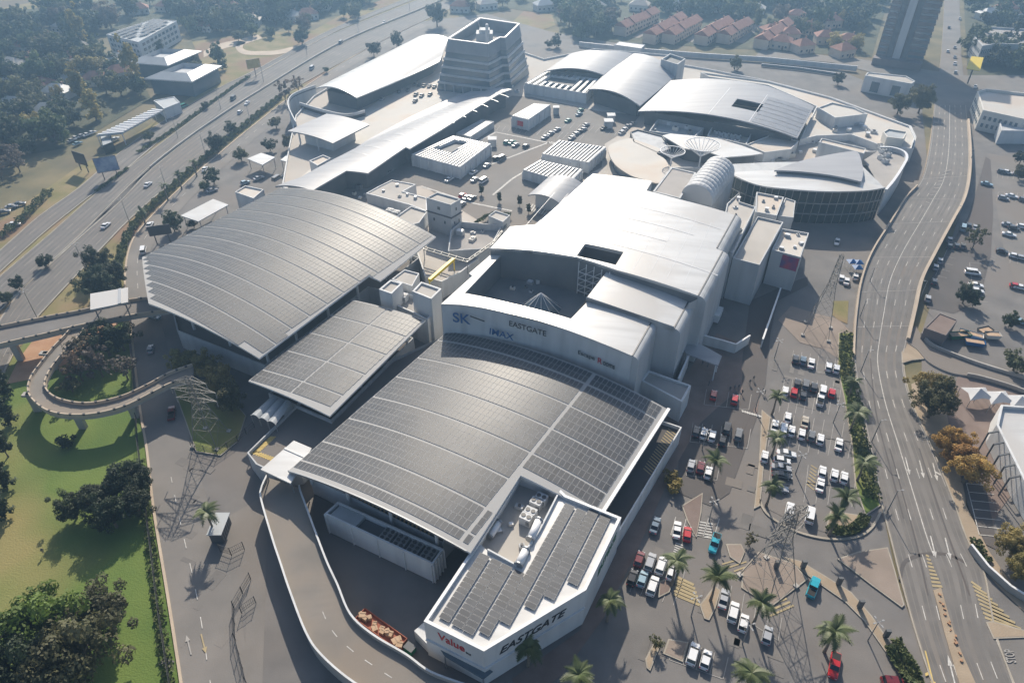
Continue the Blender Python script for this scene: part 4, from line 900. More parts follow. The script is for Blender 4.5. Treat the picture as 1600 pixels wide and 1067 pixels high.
# louvred plant rooms on the roof deck
def louvre_box(label, poly, z, n, hole=None, z0=ZN, axis=0, pil=((0, 6), (1, 6))):
    t = block("plant_room", label, "plant room", poly, z, z0, "wall_white", "wall_dark", 1.0, .3, "louvred plant rooms on the roof deck")
    W_ = px(poly, z + .1); a, b, c_, d = W_ if axis == 0 else W_[1:] + W_[:1]
    H_ = [(p.x, p.y) for p in px(hole, z)] if hole else None
    for k in range(n):
        t0 = (k + .5) / n; p, q = a.lerp(d, t0), b.lerp(c_, t0); runs = [(0, 1)]
        if H_:
            ins = [inside(p.lerp(q, s / 40), H_) for s in range(41)]
            if any(ins): i0 = ins.index(True) / 40; i1 = 1 - ins[::-1].index(True) / 40; runs = [(0, i0), (i1, 1)]
        for r0, r1 in runs:
            if r1 - r0 > .04: mb = MB(); mb.bar(p.lerp(q, r0), p.lerp(q, r1), (a - d).length / n * .36, .1); mb.build("louvre", "metal_white", t)
    if H_:
        mb = MB(); I_ = ccw(H_)
        for i in range(len(I_)): x, y = I_[i], I_[(i + 1) % len(I_)]; mb.face([(*x, z - 2.5), (*y, z - 2.5), (*y, z + .2), (*x, z + .2)])
        mb.build("well_wall", "wall_white", t)
    return t
t = louvre_box("louvred plant room with a square well, in the middle of the roof car park", [(643, 241), (708, 212), (767, 225), (719, 261)], 10.0, 16, [(676, 233), (712, 219), (733, 222), (704, 240)])
for i in range(4): pilasters(t, i, ZN, 8.9, 7, .6)
t = louvre_box("narrow louvred plant room with a red and white banner on its end", [(800, 181), (834, 162), (860, 164), (826, 187)], 10.0, 9, axis=0)
for i in range(4): pilasters(t, i, ZN, 8.9, 5, .6)
P_ = P_of(t)
k = max(range(4), key=lambda i: -(P_[i][1] + P_[(i + 1) % 4][1])); a, b = P_[k], P_[(k + 1) % 4]
mb = MB(); pa, pb = wall_pts(a, b, .35, .7, 6.4); nn = (pb - pa).normalized().cross(Vector((0, 0, 1))) * .35; mb.face([pa + nn, pb + nn, pb + nn + Vector((0, 0, 2.2)), pa + nn + Vector((0, 0, 2.2))]); mb.build("banner", "red", t)
t = louvre_box("louvred plant room with a deep well below the far arched roof", [(820, 130), (851, 112), (937, 124), (916, 146)], 10.0, 10, [(848, 127), (862, 118), (905, 124), (894, 136)])
for i in range(4): pilasters(t, i, ZN, 8.9, 7, .6)
t = louvre_box("upper of two slatted plant rooms beside the disc roof", [(847, 240), (873, 219), (947, 230), (920, 254)], 9.5, 14)
for i in range(4): pilasters(t, i, ZN, 8.4, 6, .6)
t = louvre_box("lower of two slatted plant rooms beside the disc roof", [(817, 265), (843, 250), (910, 265), (890, 286)], 9.0, 13)
for i in range(4): pilasters(t, i, ZN, 7.9, 6, .6)
t = block("roof_house", "grey gabled roof house with a round white drum beside the central plant room", "plant room", [(713, 208), (752, 187), (772, 190), (735, 214)], 8.0, ZN, "wall_grey", "roof_metal", .2)
for i, (x, y, s) in enumerate(((951, 189, 2.2), (955, 180, 2.0), (769, 217, 2.0), (869, 168, 1.6))):
    p = G(x, y, 8); t = thing("shaft", "%s small square grey vent shaft from the left on the roof car park" % ordinal([2, 3, 0, 1][i]), "vent shaft", (p.x, p.y, ZN)); mb = MB(); mb.box((p.x, p.y, 6.6), (s * 1.6, s * 1.6, 3)); mb.build("wall", "wall_grey", t); mb = MB(); mb.box((p.x, p.y, 8.2), (s * 1.8, s * 1.8, .25)); mb.build("cap", "wall_white", t)

# office block with window bands, flared base
zt = 29.0; top = px([(700, 61.5), (762, 69.5), (781, 59), (789, 59.5), (811, 38), (750, 29)], zt); ct = centroid(top)
tO = thing("office_block", "slant-sided office block with dark window bands and an open roof well", "building", (ct.x, ct.y, 0))
flare = {0: Vector((-7.5, 1, 0)), 1: Vector((1.0, -1.0, 0)), 2: Vector((2.5, -1, 0)), 3: Vector((3.5, 0, 0)), 4: Vector((6, 0, 0)), 5: Vector((-5, 2, 0))}
def ring(z, d=0.0):
    f = 1 - (z - ZN) / (zt - ZN); P = [(p.x + flare[i].x * f, p.y + flare[i].y * f) for i, p in enumerate(top)]
    return inset(P, d) if d else ccw(P)
def loft(mb, A, B, za, zb):
    for i in range(len(A)): j = (i + 1) % len(A); mb.face([(*A[i], za), (*A[j], za), (*B[j], zb), (*B[i], zb)])
zl = [ZN, 8.5, 9.6, 12.2, 13.3, 15.9, 17.0, 19.6, 20.7, 23.3]
for k in range(0, 9):
    a, b = zl[k], zl[k + 1]; mb = MB()
    if k % 2 == 0: loft(mb, ring(a, .45), ring(b, .45), a, b); mb.build("window_band", "glass_blue", tO)
    else:
        loft(mb, ring(a), ring(b), a, b)
        for z, fl in ((a, 1), (b, 0)):
            O_, I_ = ring(z), ring(z, .5)
            for i in range(6): j = (i + 1) % 6; mb.face([(*O_[i], z), (*O_[j], z), (*I_[j], z), (*I_[i], z)])
        mb.build("spandrel", "wall_grey", tO)
mb = MB(); loft(mb, ring(23.3), ring(zt), 23.3, zt); loft(mb, ring(23.4, .8), ring(zt, .8), 23.4, zt); O_, I_ = ring(zt), ring(zt, .8)
for i in range(6): j = (i + 1) % 6; mb.face([(*O_[i], zt), (*O_[j], zt), (*I_[j], zt), (*I_[i], zt)])
mb.build("parapet_wall", "wall_office", tO); mb = MB(); mb.face([(*p, 23.5) for p in ring(23.5, .8)]); mb.build("roof", "roof_gravel", tO)
mb = MB(); 
for i in range(6): j = (i + 1) % 6; mb.bar((*O_[i], zt + .1), (*O_[j], zt + .1), .7, .3)
mb.build("coping", "metal_white", tO)
mb = MB(); p = G(757, 52, 27); mb.box((p.x, p.y, 25.5), (8, 7, 4)); mb.box((p.x, p.y, 28.2), (5, 5, 1.5)); mb.build("lift_house", "wall_grey", tO)
mb = MB(); p = G(761, 68, 26); mb.tube([(p.x, p.y + 2, 23), (p.x, p.y + 2, 34)], .7, 8); mb.build("flue", "wall_white", tO)
mb = MB(); mb.bar((p.x - 3, p.y + 9, 28), (p.x - 4.5, p.y + 9, 34), .2); mb.build("antenna", "metal_white", tO)
for k in range(5):
    a = Vector((*ring(8)[0], 0)); O8 = ring(7, .2); mb = MB(); A = Vector((*O8[0], 0)); B = Vector((*O8[1], 0)); q = A.lerp(B, .15 + .17 * k); mb.box((q.x, q.y, 6.8), (.6, .6, 3.4)); mb.build("pier", "wall_grey", tO)

# flat-roofed blocks
for args in (
 ("service_tower", "square grey service tower right of the big solar canopy", "tower", [(666, 309), (683, 300.5), (720, 311), (704, 320)], 16.5, 0, "wall_grey", "roof_flat", .5, .3),
 ("service_tower", "square white lift tower between the two arched roofs at the top", "tower", [(1033, 93), (1047, 84), (1071, 92), (1059, 101)], 16.0, 0, "wall_grey", "wall_dark", 1.2, .5),
 ("flat_block", "L-shaped flat beige roof behind the square service tower", "building", [(572, 302), (590, 292), (612, 281), (650, 288), (630, 299), (667, 309), (667, 330), (640, 320)], 9.0, ZN, "wall_white", "roof_flat", .3, .4),
 ("flat_block", "small flat beige block against the service tower's left side", "building", [(619, 338), (642, 322), (668, 330), (655, 348), (640, 352)], 10.0, ZN, "wall_white", "roof_flat", .5, .3),
 ("flat_block", "grey-walled yard block below the service tower", "building", [(704, 360), (720, 346), (785, 352), (765, 388), (700, 392)], 9.0, 0, "wall_grey", "roof_gravel", 2.2, .3),
 ("flat_block", "small beige-roofed block with a raised rim at the yard's far corner", "building", [(763, 337), (774, 329), (797, 336), (786, 347)], 11.0, ZN, "wall_grey", "roof_flat", .4, .3),
 ("roof_house", "left of two rimmed roof pavilions above the small solar canopy", "plant room", [(592, 452), (610, 437), (629, 442), (612, 459)], 14.0, 4, "wall_white", "roof_flat", .5, .5),
 ("roof_house", "right of two rimmed roof pavilions, beside the cinema wall", "plant room", [(644, 455), (658, 440), (690, 451), (674, 467)], 15.0, 0, "wall_white", "roof_flat", .5, .5),
 ("flat_block", "beige-roofed low block behind the two rimmed roof pavilions", "building", [(612, 436), (632, 421), (655, 427), (644, 447)], 11.0, 0, "wall_white", "roof_flat", .4, .3),
 ("flat_block", "white L-shaped plant yard joining the two rimmed roof pavilions", "building", [(594, 466), (612, 452), (652, 462), (690, 470), (668, 500), (645, 488)], 9.0, 0, "wall_white", "roof_gravel", 1.2, .4),
 ("flat_block", "grey flat roof with pale edge strips left of the ribbed air dome", "building", [(1020, 299), (1049, 261), (1088, 270), (1063, 310)], 16.0, 0, "wall_grey", "roof_gravel", .3, .6),
 ("flat_block", "beige flat roof right of the cinema's rounded edge", "building", [(1136, 318), (1155, 301), (1156, 315), (1181, 323), (1145, 395), (1122, 385)], 16.0, 0, "wall_grey", "roof_flat", .6, .35),
 ("flat_block", "white flat roof behind the beige ones, below the glazed hall", "building", [(1182, 300), (1225, 308), (1214, 337), (1180, 331)], 13.5, 0, "wall_grey", "deck_pale", .6, .4),
 ("flat_block", "small beige roof step beside the glazed hall's terrace", "building", [(1227, 309), (1243, 314), (1240, 340), (1216, 337)], 12.0, 0, "wall_grey", "roof_flat", .4, .3),
 ("flat_block", "long flat roof in half shade right of the cinema", "building", [(1183, 338), (1224, 347), (1187, 414), (1145, 403)], 14.0, 0, "wall_grey", "roof_flat", .6, .35),
 ("poster_block", "grey block with a red and purple poster on its front", "building", [(1222, 357), (1264, 364), (1251, 402), (1206, 390)], 12.0, 0, "wall_grey", "deck_pale", .6, .35),
 ("flat_block", "low flat grey block in the loading yard below the cinema's rounded edge", "building", [(1001, 594), (1013, 578), (1080, 602), (1066, 628)], 6.6, 0, "wall_white", "roof_gravel", .5, .5),
 ("flat_block", "pale roof terrace around the broad arched roof, upper right", "building", [(1095, 113), (1200, 127), (1300, 153), (1422, 197), (1430, 214), (1424, 232), (1390, 232), (1330, 210), (1276, 212), (1250, 218), (1276, 166), (1200, 133), (1108, 120)], 8.0, ZN, "wall_white", "deck_pale", .7, .4),
 ("roof_house", "angular white roof house on the pale terrace, upper right", "plant room", [(1278, 168), (1300, 160), (1335, 168), (1356, 178), (1305, 184)], 12.0, 7, "wall_white", "deck_pale", .6, .4),
 ("roof_house", "boxy plant house with duct units on the pale terrace near the road", "plant room", [(1380, 206), (1388, 201), (1418, 206), (1412, 217), (1386, 214)], 11.0, 7, "wall_cream", "roof_metal", .6, .4),
 ("flat_block", "long low white roof behind the lens-shaped roof", "building", [(1280, 222), (1284, 216), (1353, 232), (1350, 240)], 12.0, ZN, "wall_white", "deck_pale", .5, .3),
 ("flat_block", "white slab roof bay behind the fan-shaped roof", "building", [(1166, 226), (1206, 210), (1248, 220), (1236, 233), (1195, 238)], 9.5, ZN, "wall_white", "deck_pale", .5, .3),
 ("flat_block", "open grey plant yard below the broad arched roof", "building", [(1014, 205), (1028, 186), (1100, 200), (1085, 214)], 9.0, ZN, "wall_grey", "roof_metal", 1.8, .4),
 ("flat_block", "plant yard with many small units below the broad arched roof", "building", [(1105, 212), (1116, 190), (1178, 202), (1166, 226)], 9.0, ZN, "wall_white", "roof_flat", 1.6, .4),
 ("flat_block", "dark-sided curved shopfront behind the beige disc roof", "building", [(985, 206), (996, 202), (1035, 212), (1048, 232), (1030, 240), (990, 222)], 9.0, ZN, "wall_dark", "wall_grey", .5, .4),
 ("small_block", "small white block with a hatch at the long roof's lower end", "building", [(367, 300), (383, 290), (412, 296), (396, 310)], 7.0, 0, "wall_white", "deck_pale", .5, .3),
 ): block(*args)
tw = [o for o in bpy.data.objects if o.name.startswith("service_tower")][0]
for i in range(4): facade(tw, i, 13.0, 15.0, 1, 1, "window", "glass", .12, .5)
for i in range(4): facade(tw, i, 8.5, 10.5, 1, 2, "window", "glass", .12, .5)
mb = MB(); Pq = inset(P_of(tw), -.25); Iq = inset(P_of(tw), .2)
mb.prism(Pq, 11.6, 12.0); mb.build("ledge", "wall_dark", tw)
pb_ = [o for o in bpy.data.objects if o.name.startswith("poster_block")][0]; Pq = P_of(pb_)
a, b = tuple(G(1206, 390, 12))[:2], tuple(G(1251, 402, 12))[:2]
mb = MB(); pa, pb2 = wall_pts(a, b, .40, .98, 7.0); nn = (pb2 - pa).normalized().cross(Vector((0, 0, 1))) * .12; u = Vector((0, 0, 4.4)); mb.face([pa + nn, pb2 + nn, pb2 + nn + u, pa + nn + u]); mb.build("poster", "poster", pb_)
# fan units in the plant yards
for i, (x, y) in enumerate(((1120, 205), (1128, 207), (1136, 208), (1146, 210), (1154, 211), (1126, 214), (1140, 217), (1152, 219))): ac_unit(x, y, 7.4, "%s small unit from the left in the plant yard below the arched roof" % ordinal([0, 2, 3, 5, 7, 1, 4, 6][i]), 1.8, 1.5, 1.4, .3, 1)
for i, (x, y) in enumerate(((1375, 222), (1380, 230), (1378, 240), (1388, 236), (1392, 228), (1385, 246))): ac_unit(x, y + 3, 8.0, "%s fan unit from the top in the curved glazed hall's roof yard" % ordinal([0, 2, 4, 3, 1, 5][i]), 2.6, 1.4, 1.4, .3, 2)
ac_unit(629, 460, 8, "white twin-fan unit in the yard between the two rimmed pavilions", 2.6, 2.0, 2.0, -.4)
for i, (x, y) in enumerate(((609, 327), (619, 330))): ac_unit(x, y, 9, "%s of two white units by the big solar canopy's far edge" % ["left", "right"][i], 2.2, 2.0, 1.6, -.4)

# beige disc roof, fan roof, umbrella frames
dp = smooth_line(px([(985, 216), (962, 222), (950, 232), (960, 256), (985, 274), (1008, 281), (1030, 286), (1046, 268), (1040, 250), (1026, 240), (1030, 232), (985, 216)], 9.0), 4)
c = centroid(dp); t = thing("disc_roof", "round beige sand-coloured roof terrace above the cinema's far end", "roof", (c.x, c.y, ZN)); mb = MB(); mb.prism([(p.x, p.y) for p in dp[:-1]], 8.6, 9.0); mb.build("roof", "deck_pale", t); mb = MB(); mb.prism(inset([(p.x, p.y) for p in dp[:-1]], 1.2), ZN, 8.55); mb.build("wall", "glass_blue", t)
fp = px([(1035, 212), (1048, 209), (1080, 212), (1120, 216), (1160, 228), (1192, 240), (1170, 243), (1130, 246), (1108, 238), (1068, 232)], 10.5); fp = [p for p in fp]; c = centroid(fp); t = thing("shell_roof", "fan-shaped white roof behind the umbrella frames", "roof", (c.x, c.y, ZN)); mb = MB(); mb.prism([(p.x, p.y) for p in fp], 10.1, 10.5); mb.build("roof", "roof_white", t); mb = MB(); mb.prism(inset([(p.x, p.y) for p in fp], 1.5), ZN, 10.05); mb.build("wall", "wall_dark", t)
def umbrella_frame(label, x, y, z, r, h):
    p = G(x, y, z); t = thing("umbrella_frame", label, "frame", (p.x, p.y, z - h), "spoked umbrella frames"); C0 = Vector((p.x, p.y, z - h)); top_ = Vector((p.x, p.y, z - .5))
    mb = MB(); mb.tube([C0, C0 + Vector((0, 0, h * .55))], .3, 8); mb.build("stem", "metal_white", t)
    n = 20; R = [Vector((p.x + r * math.cos(2 * math.pi * k / n), p.y + r * math.sin(2 * math.pi * k / n), z)) for k in range(n)]; mb = MB()
    for k in range(n): mb.bar(R[k], R[(k + 1) % n], .25)
    mb.build("rim", "metal_white", t)
    for k in range(n): mb = MB(); mb.bar(C0 + Vector((0, 0, h * .5)), R[k], .14); mb.build("spoke", "metal_white", t)
umbrella_frame("white spoked umbrella frame over the beige disc roof's edge", 1051, 236, 14, 4.6, 6.0); umbrella_frame("larger white spoked umbrella frame above the fan-shaped roof", 1098, 226, 15, 6.6, 9.8)
# ribbed air dome
A0, A1, B0, B1 = G(1063, 309, 14), G(1112, 323, 14), G(1101, 264, 14), G(1147, 277, 14)
t = thing("ribbed_dome", "white ribbed barrel roof like an air dome, right of the grey flat roof", "roof", tuple((A0 + B1) / 2 - Vector((0, 0, 0)))[:2] + (0,)); nr = 10
for k in range(nr):
    t0, t1 = k / nr, (k + 1) / nr; mb = MB(); rows_ = []
    for s in range(6):
        f = s / 5; tt = t0 + (t1 - t0) * f; a, b = A0.lerp(B0, tt), A1.lerp(B1, tt); bul = .45 * math.sin(math.pi * f); row = []
        for j in range(13):
            th = math.pi * j / 12; q = a.lerp(b, .5 - .5 * math.cos(th)); row.append(Vector((q.x, q.y, 14 + (6.0 + bul) * math.sin(th) ** .75)))
        rows_.append(row)
    for s in range(5): mb.strip(rows_[s], rows_[s + 1])
    if k in (0, nr - 1): mb.face(rows_[0 if k == 0 else -1])
    mb.build("rib_segment", "fabric_white", t, True)
mb = MB(); mb.prism([(p.x, p.y) for p in (A0, A1, B1, B0)], 0, 13.9); mb.build("base_wall", "wall_grey", t)
# glazed hall with lens roof, right
z = 12.5; lens = smooth_line(px([(1138, 270), (1180, 267), (1230, 267), (1290, 272), (1345, 284), (1384, 293)], z), 5); low = smooth_line(px([(1384, 293), (1350, 298), (1290, 299), (1230, 295), (1180, 288), (1138, 270)], z), 5)
LP = lens[:-1] + low[:-1]; c = centroid(LP); tG = thing("glazed_hall", "curved dark glass hall under a white lens-shaped roof, by the right-hand road", "building", (c.x, c.y, 0)); mb = MB(); mb.prism([(p.x, p.y) for p in LP], 12.0, 12.5); mb.build("lens_roof", "roof_white", tG)
g0 = [Vector((p.x, p.y + .8, 0)) for p in low]; nb = len(g0) - 1
for i in range(nb):
    a, b = g0[i], g0[i + 1]; mb = MB(); mb.bar((a.x, a.y, 6), (b.x, b.y, 6), .25, 12); mb.build("glass_panel", "glass_green", tG)
    mb = MB(); nn = Vector((0, -.3, 0)); mb.bar(a + nn, a + nn + Vector((0, 0, 12)), .22); mb.build("mullion", "metal_grey", tG)
for zz in (3.5, 7.5):
    mb = MB()
    for i in range(nb): a, b = g0[i], g0[i + 1]; mb.bar((a.x, a.y - .3, zz), (b.x, b.y - .3, zz), .3, .35)
    mb.build("floor_edge", "metal_grey", tG)
mb = MB(); mb.prism([(p.x, p.y + 1.2) for p in low[::-1]] + [(p.x, p.y + 6) for p in px([(1384, 293), (1350, 260), (1210, 262), (1150, 265)], z)], 0, 11.9); mb.build("back_wall", "wall_grey", tG)
up_ = smooth_line(px([(1210, 266), (1250, 252), (1300, 241), (1337, 237), (1346, 252), (1349, 270), (1346, 284)], 14.0), 5) + smooth_line(px([(1346, 284), (1300, 274), (1250, 268), (1210, 266)], 14.0), 5)[1:-1]
mb = MB(); mb.prism([(p.x, p.y) for p in up_], 13.4, 14.0); mb.build("upper_roof", "roof_lilac", tG)
mb = MB(); mb.prism(inset(up_, 1.0), 11.9, 13.4); mb.build("upper_wall", "wall_dark", tG)
cl = smooth_line(px([(1384, 297), (1398, 280), (1412, 258), (1417, 246), (1412, 237), (1395, 231), (1375, 230)], 9.5), 5); t = thing("curved_parapet", "tall pale curved wall wrapping the roof yard right of the lens roof", "wall", (cl[0].x, cl[0].y, 0)); mb = MB()
for i in range(len(cl) - 1): mb.bar((cl[i].x, cl[i].y, 4.7), (cl[i + 1].x, cl[i + 1].y, 4.7), .5, 9.4)
mb.build("wall", "wall_white", t); mb = MB()
for i in range(len(cl) - 1): mb.bar((cl[i].x, cl[i].y, 9.6), (cl[i + 1].x, cl[i + 1].y, 9.6), .9, .3)
mb.build("coping", "metal_white", t)
mb = MB(); mb.face([(p.x, p.y, 8.0) for p in cl] + [Vector((*tuple(G(1350, 250, 8))[:2], 8.0))]); mb.build("yard_floor", "roof_gravel", t)

# ================================================================== front yard: ramp, service block, orange container
rs = [((417, 741), (467, 757), 4.6), ((408, 762), (469, 766), 4.6), ((408, 780), (478, 790), 4.5), ((426, 842), (499, 847), 4.3), ((437, 875), (512, 880), 4.1), ((452, 920), (527, 912), 3.9), ((478, 987), (547, 958), 3.5), ((504, 1024), (582, 990), 3.2), ((553, 1065), (634, 1021), 2.8), ((610, 1095), (672, 1048), 2.5), ((690, 1140), (726, 1068), 2.1)]
rs = [(a, b, z) for a, b, z in rs]
Ls = smooth_line([G(a[0], a[1], z + 1.0) for a, b, z in rs], 5); Rs = smooth_line([G(b[0], b[1], z + 1.0) for a, b, z in rs], 5)
d1 = Vector((0, 0, -1.0)); Lr = [p + d1 for p in Ls]; Rr = [p + d1 for p in Rs]; c = Lr[20]
tR = thing("access_ramp", "curving concrete access ramp with white parapets in front of the mall", "ramp", (c.x, c.y, 0)); mb = MB(); mb.strip(Lr, Rr); dn = Vector((0, 0, -.8)); mb.strip([p + dn for p in Rr], [p + dn for p in Lr], 1); mb.build("deck", ["ramp_deck", "concrete"], tR)
parapet(tR, Lr, 1.0, .35, "concrete", "parapet", "wall_white"); parapet(tR, Rr, 1.0, .35, "concrete", "parapet", "wall_white")
mb = MB(); mb.strip([Vector((p.x, p.y, -.1)) for p in Lr[8:]], [p + dn for p in Lr[8:]]); mb.build("retaining_wall", "concrete", tR); mb = MB(); mb.strip([p + dn for p in Rr[8:]], [Vector((p.x, p.y, -.1)) for p in Rr[8:]]); mb.build("retaining_wall", "concrete", tR)
mb = MB(); dash_marks(mb, [a.lerp(b, .5) for a, b in zip(Lr, Rr)][28:], 1.6, 2.6, .16, .03); mb.build("lane_marking", "white_paint", tR)
bl = px([(507, 802), (528, 783), (693, 857), (676, 881)], 6.0)
tS = block("service_block", "long low white service block with open fan bays in the front yard", "building", None, 6.0, 0, "wall_white", "wall_dark", 1.2, .35, world=bl)
rzS = math.atan2(bl[3].y - bl[0].y, bl[3].x - bl[0].x)
mb = MB(); a = bl[0].lerp(bl[3], .02); b = bl[0].lerp(bl[3], .30); c_ = bl[1].lerp(bl[2], .30); d = bl[1].lerp(bl[2], .02); mb.prism([(p.x, p.y) for p in inset([a, b, c_, d], .3)] if False else inset([(p.x, p.y) for p in (a, b, c_, d)], .45), 4.9, 5.7); mb.build("roof_slab", "roof_metal", tS)
for k in range(4):
    f = .54 + .125 * k; p = bl[0].lerp(bl[3], f).lerp(bl[1].lerp(bl[2], f), .5); t = thing("fan_rack", "%s rack of six cooling fans from the left in the long service block" % ordinal(k), "fan rack", (p.x, p.y, 4.8)); t.rotation_euler = (0, 0, rzS)
    mb = MB(); mb.box((0, 0, .35), (2.6, 3.0, .7)); link("casing", mb.mesh("casing", "metal_grey"), t)
    for i in range(2):
        for j in range(3): mb = MB(); mb.tube([(-.6 + 1.2 * i, -.95 + .95 * j, .7), (-.6 + 1.2 * i, -.95 + .95 * j, .82)], .4, 10); link("fan", mb.mesh("fan", "steel_dark"), t)
for i in range(4): pilasters(tS, i, 0, 5.6, 5, .2, "wall_white")
# white entrance canopy slab, carports and hatched corner deck
bk = block("corner_deck", "corner deck with yellow hatching beside the white canopy plate", "deck", [(386, 707), (470, 625), (690, 527), (560, 640), (468, 730), (428, 738), (400, 725)], 5.4, 0, "wall_grey", "asphalt", .8, .3)
z = 4.65; p = G(392, 708, z); q = G(425, 720, z); r_ = G(425, 678, z); hatch_w(bk, p, q - p, (r_ - p) * .16, 9, "yellow_paint", .4); hatch_w(bk, p + Vector((.4, .4, 0)), (r_ - p) * .85, (q - p) * .22, 12, "yellow_paint", .35)
P = px([(407, 733), (459, 688), (487, 700), (454, 755)], 8.6); c = centroid(P); t = thing("canopy_plate", "bright white square canopy plate at the top of the access ramp", "canopy", (c.x, c.y, 4.6)); mb = MB(); mb.prism([(p.x, p.y) for p in P], 8.2, 8.6); mb.build("roof", "roof_white", t)
mb = MB(); a, b = P[0].lerp(P[1], .72), P[3].lerp(P[2], .72); mb.bar(a + Vector((0, 0, .08)), b + Vector((0, 0, .08)), .5, .12); mb.build("roof_seam", "metal_grey", t)
for p in P: q = p.lerp(Vector((c.x, c.y, 8)), .15); link("post", column_mesh(3.6, .14, "metal_grey"), t, (q.x - c.x, q.y - c.y, 0))
cp = px([(392, 648), (424, 619), (456, 629), (431, 663)], 7.2)
for k in range(3):
    a, b = cp[0].lerp(cp[3], k / 3 + .01), cp[0].lerp(cp[3], (k + 1) / 3 - .01); d, c_ = cp[1].lerp(cp[2], k / 3 + .01), cp[1].lerp(cp[2], (k + 1) / 3 - .01); m0 = (a + c_) / 2
    t = thing("carport", "%s of three blue-grey curved carport roofs under the small solar canopy" % ["left", "middle", "right"][k], "carport", (m0.x, m0.y, 4.6), "blue-grey carports"); mb = MB()
    A = [a.lerp(b, j / 6) + Vector((0, 0, .5 * math.sin(math.pi * j / 6))) for j in range(7)]; B = [d.lerp(c_, j / 6) + Vector((0, 0, .5 * math.sin(math.pi * j / 6))) for j in range(7)]; mb.strip(A, B); mb.strip([p - Vector((0, 0, .2)) for p in B], [p - Vector((0, 0, .2)) for p in A]); mb.strip([p - Vector((0, 0, .2)) for p in A], A); mb.build("roof", "roof_metal", t)
    for p in (a, b, c_, d): link("post", column_mesh(2.6, .1, "metal_grey"), t, (p.x - m0.x, p.y - m0.y, 0))
# yard walls by the cinema's right side
def wall_line(name, label, pts, h, w=.3, m="wall_white", z0=0.0):
    P = px(pts, z0 + h); t = thing(name, label, "wall", (P[0].x, P[0].y, z0)); mb = MB(); pp = [Vector((p.x, p.y, z0)) for p in P]
    for i in range(len(pp) - 1): mb.bar(pp[i] + Vector((0, 0, h / 2)), pp[i + 1] + Vector((0, 0, h / 2)), w, h)
    mb.build("wall", m, t); mb = MB()
    for i in range(len(pp) - 1): mb.bar(pp[i] + Vector((0, 0, h + .05)), pp[i + 1] + Vector((0, 0, h + .05)), w + .15, .12)
    mb.build("coping", "metal_white", t); return t
wall_line("yard_wall", "long white yard wall running along the loading yard's left edge", [(1128, 445), (1106, 490), (1088, 525)], 5); wall_line("yard_wall", "white wall along the loading yard's right edge", [(1220, 450), (1206, 490), (1192, 530)], 3); wall_line("yard_wall", "short curved white screen wall at the loading yard's mouth", [(1092, 522), (1130, 532), (1150, 538), (1172, 524)], 3)
wall_line("yard_wall", "low white wall stub below the grey flat block by the entrance", [(1060, 592), (1072, 565), (1078, 550)], 5)
P = px([(1064, 540), (1082, 530), (1128, 556), (1122, 571), (1072, 552)], 5.5); c = centroid(P); t = thing("entrance_canopy", "pale blue canopy over the side entrance right of the cinema", "canopy", (c.x, c.y, 0)); mb = MB(); mb.prism([(p.x, p.y) for p in P], 5.2, 5.5); mb.build("roof", "roof_lilac", t)
for p in P: q = p.lerp(Vector((c.x, c.y, 5)), .1); link("post", column_mesh(5.2, .16, "metal_white"), t, (q.x - c.x, q.y - c.y, 0))
# yellow beam over the service passage
a, b = G(671, 438, 9), G(709, 405, 9); t = thing("yellow_beam", "long yellow height bar across the passage left of the cinema", "height bar", (a.x, a.y, 5)); mb = MB(); mb.bar(a, b, .9, .9); mb.build("beam", "yellow", t)
for p in (a, b): mb = MB(); mb.bar((p.x, p.y, 4), (p.x, p.y, 9), .3); mb.build("post", "yellow", t)
for k, (pts, lab) in enumerate((([(662, 388), (730, 408), (770, 380), (792, 352)], "dark steel pergola walkway round the yard left of the cinema"),)):
    P = px(pts, 9); t = thing("pergola", lab, "pergola", (P[0].x, P[0].y, 5))
    for i in range(len(P) - 1):
        for o_ in (-.7, .7): mb = MB(); mb.bar(P[i] + Vector((0, o_, 0)), P[i + 1] + Vector((0, o_, 0)), .22, .35); mb.build("rail", "steel_mid", t)
        L_ = (P[i + 1] - P[i]).length
        for j in range(int(L_ / 2.5)): q = P[i].lerp(P[i + 1], (j + .5) / int(L_ / 2.5)); mb = MB(); mb.bar(q + Vector((-.2, -1, .2)), q + Vector((.2, 1, .2)), .15, .15); mb.build("slat", "steel_mid", t)
        link("post", column_mesh(4.6, .15, "metal_grey"), t, (P[i].x - t.location.x, P[i].y - t.location.y, -.6))

# ================================================================== small rooftop clutter: vents, units and hatches
def clutter(zone, poly, z, n, seed, smin=.8, smax=2.0):
    r = random.Random(seed); W_ = [(p.x, p.y) for p in px(poly, z)]; xs = [p[0] for p in W_]; ys = [p[1] for p in W_]; pts = []; tr = 0
    while len(pts) < n and tr < 4000:
        tr += 1; p = (r.uniform(min(xs), max(xs)), r.uniform(min(ys), max(ys)))
        if inside(p, W_) and all((p[0] - q[0]) ** 2 + (p[1] - q[1]) ** 2 > 5 for q in pts): pts.append(p)
    for i, p in enumerate(sorted(pts)):
        s = r.uniform(smin, smax); h = s * r.uniform(.5, 1.0); t = thing("roof_vent", "%s small roof unit from the left on %s" % (ordinal(i), zone), "roof unit", (*p, z), "roof units on " + zone); t.rotation_euler = (0, 0, r.choice([-.45, 1.1, .2])); mb = MB(); mb.box((0, 0, h / 2), (s * r.uniform(1, 1.8), s, h)); link("casing", mb.mesh("casing", r.choice(["wall_white", "metal_grey", "wall_grey", "wall_cream"])), t)
        mb = MB()
        if r.random() < .5: mb.tube([(0, 0, h), (0, 0, h + .25)], s * .35, 8); link("fan", mb.mesh("fan", "steel_dark"), t)
        else: mb.box((0, 0, h + .06), (s * 1.1, s * 1.05, .1)); link("cap", mb.mesh("cap", "metal_white"), t)
